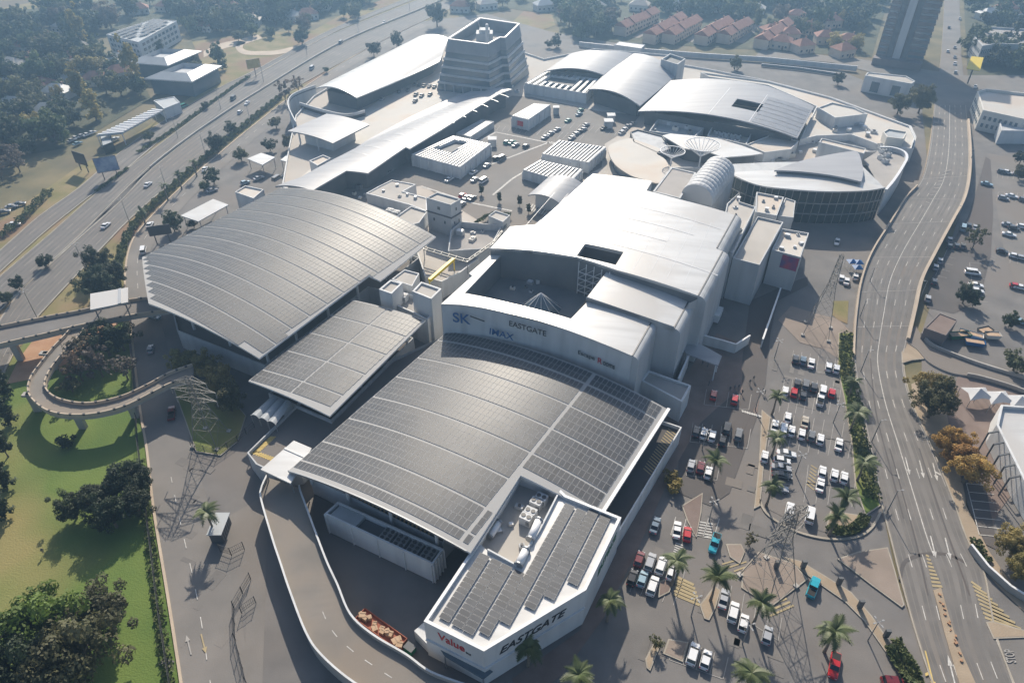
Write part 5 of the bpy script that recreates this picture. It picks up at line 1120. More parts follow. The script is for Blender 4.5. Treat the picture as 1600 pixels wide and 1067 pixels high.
clutter("the pale terrace", [(1290, 186), (1350, 190), (1385, 222), (1330, 208), (1285, 205)], 7.32, 12, 1)
clutter("the strip above the lens roof", [(1255, 222), (1285, 224), (1345, 240), (1290, 240), (1230, 248)], 5.12, 12, 2)
clutter("the edge behind the lens roof", [(1195, 240), (1235, 236), (1225, 252), (1150, 260), (1140, 252)], 5.12, 10, 3)
clutter("the white flat roof", [(1188, 306), (1220, 312), (1212, 332), (1186, 327)], 12.92, 4, 4, .6, 1.2)
clutter("the beige flat roof", [(1140, 322), (1152, 308), (1176, 326), (1150, 380), (1130, 378)], 15.42, 5, 5, .6, 1.2)
clutter("the poster block's roof", [(1226, 362), (1258, 368), (1248, 396), (1215, 388)], 11.42, 5, 6, .6, 1.2)
clutter("the L-shaped beige roof", [(585, 300), (612, 284), (640, 288), (625, 300), (660, 312), (655, 322)], 8.72, 5, 7, .5, 1.1)
clutter("the strip beyond the solar canopy", [(500, 300), (560, 292), (640, 330), (600, 330)], 5.12, 8, 8, .8, 1.8)
clutter("the grey open plant yard", [(1020, 204), (1030, 190), (1095, 202), (1082, 212)], 7.22, 6, 9, .8, 1.6)
clutter("the cinema court floor", [(745, 455), (790, 410), (860, 420), (890, 440), (870, 470), (800, 462)], 12.02, 7, 10, .7, 1.5)
clutter("the service tower's yard", [(706, 362), (722, 350), (780, 355), (762, 385)], 6.82, 6, 11, .8, 1.6)
clutter("the front block's plant deck", [(765, 850), (812, 760), (860, 775), (815, 865)], 7.82, 5, 12, .6, 1.3)
clutter("the deck by the office block", [(770, 135), (800, 125), (822, 140), (800, 148)], 5.12, 6, 13, .8, 1.8)

# ================================================================== loop ramp and footbridge-like road bridge on the left
def viaduct(name, label, secs, z, cols, par_m="ramp_deck"):
    Ls = smooth_line([G(a[0], a[1], z + .9) for a, b in secs], 6); Rs = smooth_line([G(b[0], b[1], z + .9) for a, b in secs], 6); d1 = Vector((0, 0, -.9)); Lr = [p + d1 for p in Ls]; Rr = [p + d1 for p in Rs]; c = Lr[len(Lr) // 2]
    t = thing(name, label, "ramp", (c.x, c.y, 0)); mb = MB(); mb.strip(Lr, Rr); dn = Vector((0, 0, -.9)); mb.strip([p + dn for p in Rr], [p + dn for p in Lr], 1); mb.strip([p + dn for p in Lr], Lr, 1); mb.strip(Rr, [p + dn for p in Rr], 1); mb.build("deck", [par_m, "concrete"], t)
    for L_ in (Lr, Rr):
        parapet(t, L_, .9, .3, "concrete_tan")
        post = MB(); post.box((0, 0, 0), (.55, .4, .5)); pm = post.mesh("baluster", "steel_dark"); acc = 0
        for i in range(len(L_) - 1):
            a, b = L_[i], L_[i + 1]; acc += (b - a).length
            if acc > 2.2: acc = 0; link("baluster", pm, t, (a.x - t.location.x, a.y - t.location.y, z + .72), math.atan2(b.y - a.y, b.x - a.x))
    for (x, y) in cols:
        p = G(x, y, 0); mb = MB(); mb.prism([(p.x - .9, p.y - .5), (p.x + .9, p.y - .5), (p.x + .9, p.y + .5), (p.x - .9, p.y + .5)], -.3, z - .9); mb.build("pier", "concrete", t); mb = MB(); mb.box((p.x, p.y, z - 1.2), (3.4, 1.4, .6)); mb.build("pier_head", "concrete", t)
    return t
viaduct("loop_ramp", "curved loop ramp on piers above the golf lawn, lower left", [((300, 568), (300, 592)), ((262, 582), (270, 596)), ((233, 598), (237, 612)), ((194, 616), (194, 633)), ((155, 626), (146, 645)), ((124, 628), (103, 646)), ((93, 622), (72, 639)), ((76, 612), (50, 622)), ((69, 598), (43, 606)), ((76, 579), (48, 587)), ((91, 558), (62, 567)), ((111, 536), (82, 542)), ((124, 522), (103, 520)), ((130, 512), (112, 508))], 6.2, [(130, 667), (212, 650), (60, 640), (85, 575)])
viaduct("road_bridge", "straight road bridge crossing over the highway into the mall, lower left", [((-130, 534), (-120, 566)), ((0, 508), (0, 536)), ((70, 494), (66, 521)), ((124, 484), (124, 507)), ((195, 468), (200, 492)), ((262, 462), (266, 482))], 6.6, [(33, 561), (106, 528), (200, 505), (-40, 580)], "asphalt")
P = px([(141, 459), (200, 449), (200, 472), (141, 484)], 12.0); c = centroid(P); t = thing("toll_canopy", "white square canopy over the road bridge, left of the big solar canopy", "canopy", (c.x, c.y, 6.6)); mb = MB(); mb.prism([(p.x, p.y) for p in P], 11.6, 12.0); mb.build("roof", "roof_white", t)
mb = MB(); mb.bar(P[0].lerp(P[1], .78) + Vector((0, 0, .1)), P[3].lerp(P[2], .78) + Vector((0, 0, .1)), .8, .15); mb.build("roof_seam", "metal_grey", t)
for p in P: q = p.lerp(Vector((c.x, c.y, 6)), .2); link("post", column_mesh(5.0, .18, "metal_grey"), t, (q.x - c.x, q.y - c.y, 0))
for nm, lab, poly, z in (("carport", "long white carport roof left of the big solar canopy's far corner", [(282, 337), (333, 311), (357, 320), (310, 346)], 5.0), ("carport", "white carport roof among trees above the long curved roof's end", [(386, 248), (408, 239), (430, 246), (410, 258)], 4.5), ("carport", "small white carport roof next to the side entrance plate", [(438, 250), (450, 241), (468, 247), (458, 256)], 4.5)):
    P = px(poly, z); c = centroid(P); t = thing(nm, lab, "carport", (c.x, c.y, 0)); mb = MB(); mb.prism([(p.x, p.y) for p in P], z - .35, z); mb.build("roof", "roof_white", t)
    for p in P: q = p.lerp(Vector((c.x, c.y, 6)), .12); link("post", column_mesh(z - .4, .14, "metal_grey"), t, (q.x - c.x, q.y - c.y, 0))

# ================================================================== trees
rng = np.random.default_rng(11)
def leaf_cloud(K, R, rc, m, leaf, seed, zc=0.0, shell=.5, flat=1.0, low=-1.0):
    r = np.random.default_rng(seed); d = r.normal(size=(K, 3)); d /= np.linalg.norm(d, axis=1)[:, None]; d[:, 2] = np.maximum(d[:, 2], low)
    rad = (shell + (1 - shell) * r.random(K)) ** .8; lump = 1 + .22 * r.normal(size=K); C = d * (rad * lump)[:, None] * np.array(R); C[:, 2] += zc
    q = r.normal(size=(K, m, 3)); q /= np.linalg.norm(q, axis=2)[:, :, None]; sz = rc * (.7 + .6 * r.random((K, 1, 1))); P = (C[:, None, :] + q * sz * (.55 + .45 * r.random((K, m, 1)))).reshape(-1, 3)
    nrm = q.reshape(-1, 3) + .5 * r.normal(size=(K * m, 3)) + np.array([0, 0, .35]); nrm /= np.linalg.norm(nrm, axis=1)[:, None]
    a = np.cross(nrm, r.normal(size=(K * m, 3))); a /= np.linalg.norm(a, axis=1)[:, None]; b = np.cross(nrm, a); s = leaf * (.6 + .8 * r.random((K * m, 1))); a *= s; b *= s * .62
    V = np.stack([P - a, P - b * .9, P + a, P + b], 1).reshape(-1, 3); N = K * m
    return V, N
def leaves_mesh(name, clouds, m="leaf"):
    V = np.concatenate([c[0] for c in clouds]); N = sum(c[1] for c in clouds); me = bpy.data.meshes.new(name); me.vertices.add(len(V)); me.vertices.foreach_set("co", V.astype(np.float32).ravel())
    me.loops.add(4 * N); me.loops.foreach_set("vertex_index", np.arange(4 * N, dtype=np.int32)); me.polygons.add(N); me.polygons.foreach_set("loop_start", np.arange(0, 4 * N, 4, dtype=np.int32)); me.polygons.foreach_set("loop_total", np.full(N, 4, dtype=np.int32)); me.materials.append(M[m]); me.update(calc_edges=True); me.validate(); return me
def trunk_mesh(h, r, limbs, seed, R):
    q = random.Random(seed); mb = MB(); mb.tube([(0, 0, -.2), (.1 * h * q.uniform(-1, 1) * .3, 0, h * .5), (0, .0, h)], [r * 1.3, r, r * .7], 7)
    for k in range(limbs):
        a = 2 * math.pi * (k + q.random() * .5) / limbs; e = (math.cos(a) * R[0] * .7, math.sin(a) * R[1] * .7, h + R[2] * q.uniform(.5, 1.3)); z0 = h * q.uniform(.6, 1.0)
        mb.tube([(0, 0, z0), (e[0] * .5, e[1] * .5, (z0 + e[2]) / 2 + .3), e], [r * .5, r * .33, r * .12], 5)
    return mb.mesh("trunk", "bark")
PROTO = {}
def proto(key, K, R, rc, m, leaf, h, r=.28, limbs=5, seed=1, shell=.5, low=-.75):
    PROTO[key] = (leaves_mesh("crown", [leaf_cloud(K, R, rc, m, leaf, seed, h + R[2] * .85, shell, low=low)]), trunk_mesh(h, r, limbs, seed, R), h + R[2] * .85)
for i in range(4): proto("broad%d" % i, 30 + 8 * i, (4.4 - .4 * (i % 2), 4.4, 2.8 + .5 * i), 1.25, 48, .46, 2.2, seed=20 + i)
for i in range(3): proto("near%d" % i, 62 + 14 * i, (4.7, 4.3, 3.2 + .5 * i), 1.0, 120, .22, 2.4, .32, 8, seed=40 + i, shell=.35)
for i in range(2): proto("tall%d" % i, 40, (1.9, 1.9, 5.4), .95, 40, .42, 1.2, .22, 3, seed=60 + i)
for i in range(2): proto("loose%d" % i, 30, (4.2, 4.2, 3.6), .9, 26, .40, 2.4, .22, 8, seed=70 + i, shell=.3)
for i in range(2): proto("shrub%d" % i, 14, (1.2, 1.2, .8), .6, 40, .22, .2, .08, 4, seed=80 + i)
DK, MD, OL, YL, OR, BR, LG = (.044, .064, .028), (.078, .104, .040), (.125, .128, .056), (.30, .25, .08), (.46, .28, .075), (.17, .135, .105), (.11, .18, .033)
CN = {DK: "dark green", MD: "green", OL: "olive green", YL: "yellow-green", OR: "orange-brown", BR: "bare brown", LG: "bright green"}
TREES = []
def tree(x, y, key, size, col, label=None, zc=None, group=None, name=None, jitter=True, z0=0.0):
    cm, tm, h = PROTO[key]; base = {"b": 9.4, "n": 9.6, "t": 4.2, "l": 9.0, "s": 2.8}[key[0]]; s = size / base
    p = G(x, y, z0 + h * s); t = bpy.data.objects.new(name or {"b": "tree", "n": "tree", "t": "conifer", "l": "tree", "s": "shrub"}[key[0]], None); COL.objects.link(t); t.location = (p.x, p.y, z0); t.rotation_euler = (0, 0, random.uniform(0, 6.28)); t.scale = (s, s, s * random.uniform(.9, 1.12))
    v = random.uniform(.95, 1.35); cr = link("crown", cm, t); cr.color = (col[0] * v * random.uniform(.9, 1.1), col[1] * v, col[2] * v * random.uniform(.85, 1.15), 1)
    link("trunk" if key[0] != "s" else "stem", tm, t); tag(t, label or "tree", "shrub" if key[0] == "s" else "tree", group); TREES.append(t); return t
def N(k="near"): return "%s%d" % (k, random.randrange({"near": 3, "broad": 4, "tall": 2, "loose": 2, "shrub": 2}[k]))
for x, y, k, s, c_, lab in (
 (186, 750, "near", 9, DK, "tallest dark crown of the dark clump by the ring road"), (145, 775, "near", 9, DK, "broad dark tree in the middle of the clump on the golf lawn"), (208, 780, "near", 8.5, DK, "dark tree of the clump nearest the ring road kerb"), (108, 788, "near", 7, DK, "leftmost tree of the dark clump on the golf lawn"), (170, 800, "near", 8.5, DK, "lowest tree of the dark clump on the golf lawn"), (212, 745, "near", 7, DK, "topmost tree of the dark clump by the ring road"),
 (45, 985, "near", 16, LG, "big bright green tree at the photo's lower left edge"), (98, 1030, "near", 16, OL, "big grey-olive tree in the bottom left corner"), (160, 955, "near", 11, OL, "olive tree right of the bright green tree on the golf lawn"), (10, 1050, "near", 15, DK, "dark tree in the very bottom left corner"),
 (160, 528, "near", 10, DK, "dark tree just below the road bridge inside the loop ramp"), (185, 525, "near", 9, DK, "dark tree beside the ring road below the white toll canopy"), (130, 545, "loose", 9, BR, "bare brown tree left inside the loop ramp"), (118, 572, "loose", 8, BR, "lower bare brown tree inside the loop ramp"), (190, 570, "loose", 8, BR, "bare brown tree right inside the loop ramp"), (150, 565, "loose", 8, BR, "bare brown tree in the middle of the loop ramp"), (108, 600, "broad", 5, OL, "small olive tree at the loop ramp's inner curve"),
 (150, 408, "near", 9, DK, "upper of two dark trees on the highway verge"), (148, 440, "near", 11, DK, "lower dark tree on the highway verge by the toll canopy"), (172, 425, "near", 8, DK, "small dark tree between the verge trees and ring road"),
 (282, 560, "near", 7, YL, "leftmost yellow-olive tree beside the near-left pylon"), (318, 568, "near", 7.5, YL, "yellow-olive tree behind the near-left pylon's top"), (342, 592, "near", 8, YL, "tall olive tree right of the near-left pylon"), (356, 622, "near", 7, OL, "lowest olive tree right of the near-left pylon"),
 (67, 406, "broad", 5, DK, "lone dark round tree on the highway median"), (26, 442, "broad", 4, DK, "upper small dark tree on the lower median"), (8, 464, "broad", 4, DK, "lowest small dark tree on the median at the left edge"),
 (268, 346, "broad", 6, MD, "green tree left of the white carport by the ring road"), (301, 348, "broad", 4, DK, "small dark tree under the white carport's edge"), (331, 274, "broad", 6, MD, "round green tree in the ring road car park"), (318, 289, "broad", 4, MD, "small green tree below the round one in the ring road car park"), (338, 222, "near", 8, DK, "dark tree between the highway and ring road"), (360, 197, "broad", 5, MD, "round green tree beyond the dark one by the ring road"), (375, 240, "broad", 6, OL, "olive tree by the ring road carport"), (420, 225, "broad", 6, DK, "dark tree left of the side entrance plate"), (450, 222, "broad", 6, OL, "olive tree below the side entrance plate"), (430, 190, "broad", 6, OL, "olive tree outside the curved parapet"),
 (232, 212, "broad", 5, OL, "lone round tree on the service road edge"), (320, 163, "broad", 4, MD, "small green tree on the service road edge further up"), (583, 75, "broad", 8, DK, "broad dark tree left of the vaulted parking roof"), (619, 62, "broad", 7, DK, "dark round tree beyond the broad one by the vaulted roof"), (682, 22, "near", 12, DK, "tall dark tree behind the office block on the left"), (509, 109, "broad", 3.5, MD, "tiny green tree on the highway's right verge"), (443, 142, "loose", 9, BR, "bare brown tree left of the curved parapet"), (464, 129, "loose", 8, BR, "bare brown tree right of the other, by the curved parapet"), (470, 56, "broad", 8, DK, "lone dark tree in the field across the highway"),
 (1458, 600, "near", 10, YL, "yellow-olive crown at the top of the roadside tree group on the right"), (1465, 622, "near", 10, OL, "large olive tree beside the brick-paved lot"), (1488, 688, "near", 8, OR, "upper orange autumn tree beside the right road"), (1500, 705, "near", 7, OR, "middle orange autumn tree beside the right road"), (1518, 730, "near", 9, OR, "lowest orange autumn tree above the marked lot"), (1592, 850, "near", 8, YL, "yellow-brown tree at the photo's right edge"), (1600, 885, "near", 6, YL, "lower yellow-brown tree at the photo's right edge"),
 (1527, 371, "loose", 7, OL, "grey-olive tree in the lot right of the viaduct"), (1511, 458, "near", 6, DK, "dark green tree in the lot island below the viaduct"), (1524, 468, "broad", 4, MD, "small green tree in the same lot island"), (1592, 562, "broad", 7, OL, "olive tree right of the slip road"), (1582, 500, "broad", 4, MD, "green tree at the far right lot's edge"), (1596, 268, "broad", 6, OL, "olive tree at the right edge of the east lot"), (1598, 245, "broad", 6, DK, "dark tree above it at the east lot's edge"),
 (1443, 154, "near", 12, OL, "large olive tree at the street corner, upper right"), (1408, 160, "near", 9, OL, "smaller olive tree left of the street corner tree"), (1312, 122, "broad", 6, DK, "dark tree left of the white gatehouse block"), (1150, 98, "broad", 6, OL, "olive tree on the far street edge"),
 (1048, 745, "shrub", 3.5, YL, "upper yellow-green shrub by the front block's pavement"), (1054, 760, "shrub", 4, YL, "lower yellow-green shrub by the front block's pavement"), (1026, 1003, "loose", 3, OL, "thin young tree on the pale kerb island, bottom"), (1174, 842, "loose", 3, OL, "thin young tree on the island left of the big pylon"), (100, 690, "shrub", 4, DK, "dark shrub under the loop ramp"), (870, 64, "broad", 6, DK, "dark tree behind the far louvred plant room"), (858, 68, "broad", 5, DK, "second dark tree behind the far louvred plant room"), (250, 65 + 12, "tall", 4, DK, "narrow dark conifer in front of the solar-roofed villa")):
    tree(x, y, N(k), s, c_, lab)
for i, (x, y) in enumerate(((-2, 600), (3, 640), (-2, 690), (-4, 740), (-8, 785))): tree(x, y, N("tall"), 3.4, DK, "%s tall dark conifer from the top along the photo's left edge" % ordinal(i), group="conifers at the left edge")
# woods: each tree its own thing, labelled by rows counted from the front
def scatter(poly, n, mind, keys, cols, sizes, zone, group, cells=9):
    W_ = [(p.x, p.y) for p in px(poly)]; xs = [p[0] for p in W_]; ys = [p[1] for p in W_]; pts = []; tries = 0
    while len(pts) < n and tries < n * 60:
        tries += 1; p = (random.uniform(min(xs), max(xs)), random.uniform(min(ys), max(ys)))
        if inside(p, W_) and all((p[0] - q[0]) ** 2 + (p[1] - q[1]) ** 2 > mind * mind for q in pts): pts.append(p)
    pts.sort(key=lambda p: p[1]); k = 0
    rows_ = [sorted(pts[i:i + cells]) for i in range(0, len(pts), cells)]
    for r, row in enumerate(rows_):
        for i, p in enumerate(row):
            key = N(random.choices([a for a, w in keys], [w for a, w in keys])[0]); col = random.choice(cols); cm, tm, h = PROTO[key]; s = random.uniform(*sizes) / (4.2 if key[0] == "t" else 9.4) * (.55 if key[0] == "t" else 1)
            nm = "conifer" if key[0] == "t" else "tree"; t = bpy.data.objects.new(nm, None); COL.objects.link(t); t.location = (*p, -.2); t.rotation_euler = (0, 0, random.uniform(0, 6.28)); t.scale = (s, s, s * random.uniform(.85, 1.25)); v = random.uniform(1.0, 1.7)
            cr = link("crown", cm, t); cr.color = (col[0] * v, col[1] * v, col[2] * v, 1); link("trunk", tm, t)
            tag(t, "%s %s, %s from left, %s row, %s" % (CN[col], nm, ordinal(i), ordinal(r), zone), "tree", group)
mix = [("broad", 8), ("tall", 1), ("loose", 1)]; gc = [DK, MD, MD, OL, OL, BR]
scatter([(-60, 95), (60, 78), (150, 62), (165, 88), (198, 102), (192, 125), (222, 140), (232, 152), (200, 175), (150, 198), (120, 212), (100, 228), (40, 245), (-60, 262)], 76, 7.8, mix, [DK, MD, MD, OL, OL, YL], (8, 14), "wood left of the highway", "wood left of the highway")
scatter([(-60, 36), (80, 14), (150, 4), (330, -12), (560, -14), (545, 16), (470, 34), (400, 48), (300, 62), (280, 30), (240, 22), (165, 48), (100, 66), (-60, 90)], 52, 10, mix, gc, (9, 14), "far top-left wood", "far wood at the top left")
FAR_MASS = [([(-60, 60), (100, 30), (160, 30), (150, 60), (60, 76), (-60, 98)], 44), ([(240, 20), (330, 0), (400, -10), (400, 40), (300, 60), (285, 32)], 52), ([(400, -14), (620, -30), (640, -10), (540, 14), (470, 32), (400, 44)], 60), ([(800, -20), (960, -20), (960, 12), (880, 14)], 22), ([(1100, -20), (1390, -20), (1370, 34), (1250, 24), (1160, 20)], 46), ([(1240, 24), (1345, 30), (1350, 50), (1270, 50)], 14), ([(1506, -20), (1640, -20), (1640, 45), (1520, 48)], 26), ([(1512, 72), (1560, 76), (1640, 84), (1640, 112), (1530, 116), (1514, 100)], 26), ([(870, 40), (965, 20), (968, 60), (905, 66)], 14), ([(1030, 18), (1060, 14), (1170, 22), (1190, 30), (1060, 26)], 16)]
scatter([(690, -12), (940, -12), (962, 14), (960, 58), (905, 66), (876, 60), (866, 16), (800, 10), (740, 28), (700, 12)], 26, 8, mix, gc, (8, 13), "trees behind the office block", "trees behind the office block")
scatter([(960, -14), (1390, -14), (1362, 45), (1345, 86), (1290, 84), (1240, 80), (1180, 60), (1150, 26), (960, 12)], 32, 9, mix, gc + [OL, YL], (7, 12), "among the red roofs", "trees among the red roofs")
scatter([(1504, -12), (1700, -12), (1700, 130), (1600, 124), (1530, 122), (1512, 60)], 24, 9, mix, gc, (8, 13), "top right trees", "trees at the top right")
scatter([(0, 262), (40, 250), (60, 262), (40, 290), (40, 315), (0, 335), (-60, 380), (-60, 290)], 12, 6, [("loose", 3), ("broad", 2)], [OL, BR, BR], (7, 10), "scrub by the service road", "scrub left of the service road")
scatter([(300, 100), (345, 92), (352, 112), (320, 135), (290, 145)], 8, 6, mix, gc, (6, 9), "hip-roofed offices' garden", "garden of the hip-roofed offices")
scatter([(362, 70), (420, 60), (560, 30), (600, 12), (560, 10), (480, 38), (380, 54)], 10, 8, mix, gc, (6, 10), "field across the highway", "field edge across the highway")
# the rest of the far canopy reads as one mass
VV = []; NN = 0; MI = []
for poly, n in FAR_MASS:
    W_ = [(p.x, p.y) for p in px(poly)]; xs = [p[0] for p in W_]; ys = [p[1] for p in W_]; k = 0
    while k < n:
        p = (random.uniform(min(xs), max(xs)), random.uniform(min(ys), max(ys)))
        if not inside(p, W_): continue
        k += 1; s = random.uniform(.9, 1.5); V_, n_ = leaf_cloud(22, (4.4 * s, 4.4 * s, 3.6 * s), 1.6 * s, 26, .75 * s, random.randrange(9999), 4.6 * s, .5, low=-.75); V_[:, 0] += p[0]; V_[:, 1] += p[1]; VV.append(V_); NN += n_; MI += [random.randrange(3)] * n_
fm = leaves_mesh("far_trees", [(np.concatenate(VV), NN)], "leaf_mass"); fm.materials.append(M["hedge"]); fm.materials.append(M["woodland"]); fm.polygons.foreach_set("material_index", MI); fo = bpy.data.objects.new("far_trees", fm); COL.objects.link(fo); tag(fo, "mass of trees along the photo's top edge, too far to count", "trees"); fo["kind"] = "stuff"
# hedges and shrub strips, one mass each
def hedge(name, label, pts, w, h, dens=26, m="hedge", z0=0.0):
    L_ = smooth_line(px(pts, z0), 4); Vs = []; r = np.random.default_rng(len(pts) * 7 + int(w * 10)); n = 0
    for i in range(len(L_) - 1):
        a, b = L_[i], L_[i + 1]; l = (b - a).length; k = int(l * dens) + 1; t = r.random((k, 1)); A = np.array(a); B = np.array(b); P = A + (B - A) * t; d = (b - a).normalized(); nn = np.array([-d.y, d.x, 0]); P = P + nn * ((r.random((k, 1)) - .5) * w); P[:, 2] = z0 + h * (.25 + .75 * np.sqrt(r.random(k))) * (.8 + .3 * np.sin(P[:, 0] * 1.3 + P[:, 1]))
        q = r.normal(size=(k, 3)); q[:, 2] += .6; q /= np.linalg.norm(q, axis=1)[:, None]; u = np.cross(q, r.normal(size=(k, 3))); u /= np.linalg.norm(u, axis=1)[:, None]; v = np.cross(q, u); s = .34 * (.6 + .8 * r.random((k, 1))); Vs.append(np.stack([P - u * s, P - v * s * .7, P + u * s, P + v * s * .7], 1).reshape(-1, 3)); n += k
    me = leaves_mesh(name, [(np.concatenate(Vs), n)], m); o = bpy.data.objects.new(name, me); COL.objects.link(o); tag(o, label, "hedge"); o["kind"] = "stuff"; return o
hedge("hedge", "dense clipped hedge between the highway verge and ring road", [(192, 500), (184, 450), (190, 400), (212, 352), (260, 304), (310, 258), (380, 200), (440, 152)], 2.6, 1.8, 60)
hedge("hedge", "overgrown green strip along the ring road's left kerb by the golf lawn", [(270, 1100), (255, 1000), (240, 880), (228, 780), (220, 720)], 2.0, .7, 16)
hedge("hedge", "clipped hedge on the left of the entrance road, bottom right", [(1440, 1080), (1420, 1040), (1398, 1000)], 1.8, 1.2, 90)
hedge("hedge", "second clipped hedge strip inside the entrance verge, bottom right", [(1418, 1070), (1402, 1040), (1386, 1012)], 1.4, 1.2, 90)
hedge("shrub_strip", "green shrub strip between the car park and right road", [(1322, 522), (1322, 570), (1332, 620), (1340, 680), (1352, 720), (1362, 780)], 3.6, 1.2, 34)
hedge("hedge", "green hedge round the palm island in the car park", [(1296, 822), (1310, 832), (1340, 824), (1350, 808)], 2.2, .9, 90)
hedge("hedge", "dark hedge along the left lot beside the service road", [(0, 372), (30, 350), (60, 318), (80, 300)], 3.0, 2.0, 40)
hedge("hedge", "hedge along the service road's upper verge", [(215, 240), (270, 205), (340, 155), (390, 120)], 1.8, 1.0, 26)
hedge("hedge", "low planting on the first highway median", [(150, 300), (175, 282), (200, 264)], 1.6, .8, 30)
hedge("hedge", "planting along the wall right of the right road, below the autumn trees", [(1546, 880), (1530, 862), (1522, 845)], 2.0, 1.0, 40)
hedge("hedge", "roof planting along the edge of the yard left of the cinema", [(744, 350), (770, 336), (798, 338)], 1.6, 1.0, 40, z0=6.0)

# ================================================================== palms
def frond_mesh(seed):
    q = random.Random(seed); mb = MB(); n = 9; L = 3.0; pts = [Vector((L * (i / n), 0, .9 * math.sin(math.pi * .75 * i / n) - 1.5 * (i / n) ** 2)) for i in range(n + 1)]
    mb.tube(pts, [.06 * (1 - .8 * i / n) for i in range(n + 1)], 3)
    for i in range(1, n + 1):
        for k in range(2):
            for s in (-1, 1):
                p = pts[i - 1].lerp(pts[i], k / 2); w = .85 * math.sin(math.pi * (.18 + .78 * i / n)) + .12; e = p + Vector((.35, s * w, -.28 * w + q.uniform(-.05, .05))); d = Vector((.13, 0, 0)); mb.face([p - d, p + d, e])
    return mb.mesh("frond", "frond")
FR = [frond_mesh(i) for i in range(3)]
PT = {}
def palm(x, y, h, label, rad=1.0, group="palms in the car parks"):
    p = G(x, y, h); t = thing("palm_tree", label, "palm", (p.x, p.y, 0), group); hk = round(h * 2) / 2
    if hk not in PT: mb = MB(); mb.tube([(0, 0, -.2), (.05, 0, hk * .3), (-.06, .04, hk * .7), (0, 0, hk)], [.34, .24, .2, .24], 8); PT[hk] = mb.mesh("trunk", "palm_bark")
    tr = link("trunk", PT[hk], t); a0 = random.random() * 6
    for k in range(15):
        o = link("frond", FR[k % 3], t, (0, 0, hk)); tilt = random.uniform(-.75, .55) if k % 3 else random.uniform(-.2, .9); o.rotation_euler = (0, -tilt, a0 + 2 * math.pi * k / 15 * 2.2 + random.uniform(-.2, .2)); s = rad * random.uniform(.85, 1.1); o.scale = (s, s, s)
    return t
for x, y, h, r, lab in ((1340, 644, 6, 1.1, "palm on the planting strip's upper half beside the right road"), (1352, 722, 6, 1.1, "palm on the planting strip's lower half beside the right road"), (1215, 684, 6, .9, "palm left of the car park's third row"), (1215, 619, 6, .8, "palm at the left end of the car park's second row"), (1208, 758, 6.5, .9, "palm over the silver car left of the car park"), (1324, 778, 6, 1.0, "palm on the hedged island at the car park's lower end"), (1058, 876, 8, 1.0, "palm over the white car in the front car park's twin row"), (1121, 902, 7.5, 1.1, "palm on the pointed kerb island in front"), (1190, 941, 7, 1.0, "palm just below the big pylon"), (953, 938, 6.5, .95, "palm in shade beside the front block's right corner"), (826, 1011, 6, 1.0, "palm in front of the dark lettering on the front wall"), (904, 1055, 6.5, 1.0, "sunlit palm at the photo's bottom edge"), (1175, 1052, 6.5, 1.1, "palm at the bottom edge right of two white cars"), (1304, 987, 6.5, 1.15, "palm beside the red pickup at the bottom"), (1119, 720, 6.5, 1.0, "palm in the shaded entrance car park"), (322, 800, 7.5, 1.0, "palm by the service yard gate on the left"), (255, 290, 6, .7, "lower thin palm on the highway's right verge"), (277, 273, 6, .7, "upper thin palm on the highway's right verge"), (220, 330, 5, .7, "lowest thin palm on the highway's right verge"), (301, 253, 6, .7, "thin palm furthest up the highway's right verge"), (1335, 596, 5, .8, "small palm at the right road's kerb above the planting strip"), (1308, 806, 6, .9, "palm at the hedged island's left corner")): palm(x, y, h, lab, r)
# slim cypress columns on the roof terrace
for i, (x, y) in enumerate(((752, 296), (780, 308), (812, 313), (826, 325))): t = tree(x, y, N("tall"), 1.6, DK, "%s slim cypress from the left on the terrace above the cinema" % ordinal(i), z0=5.1, group="slim cypresses")

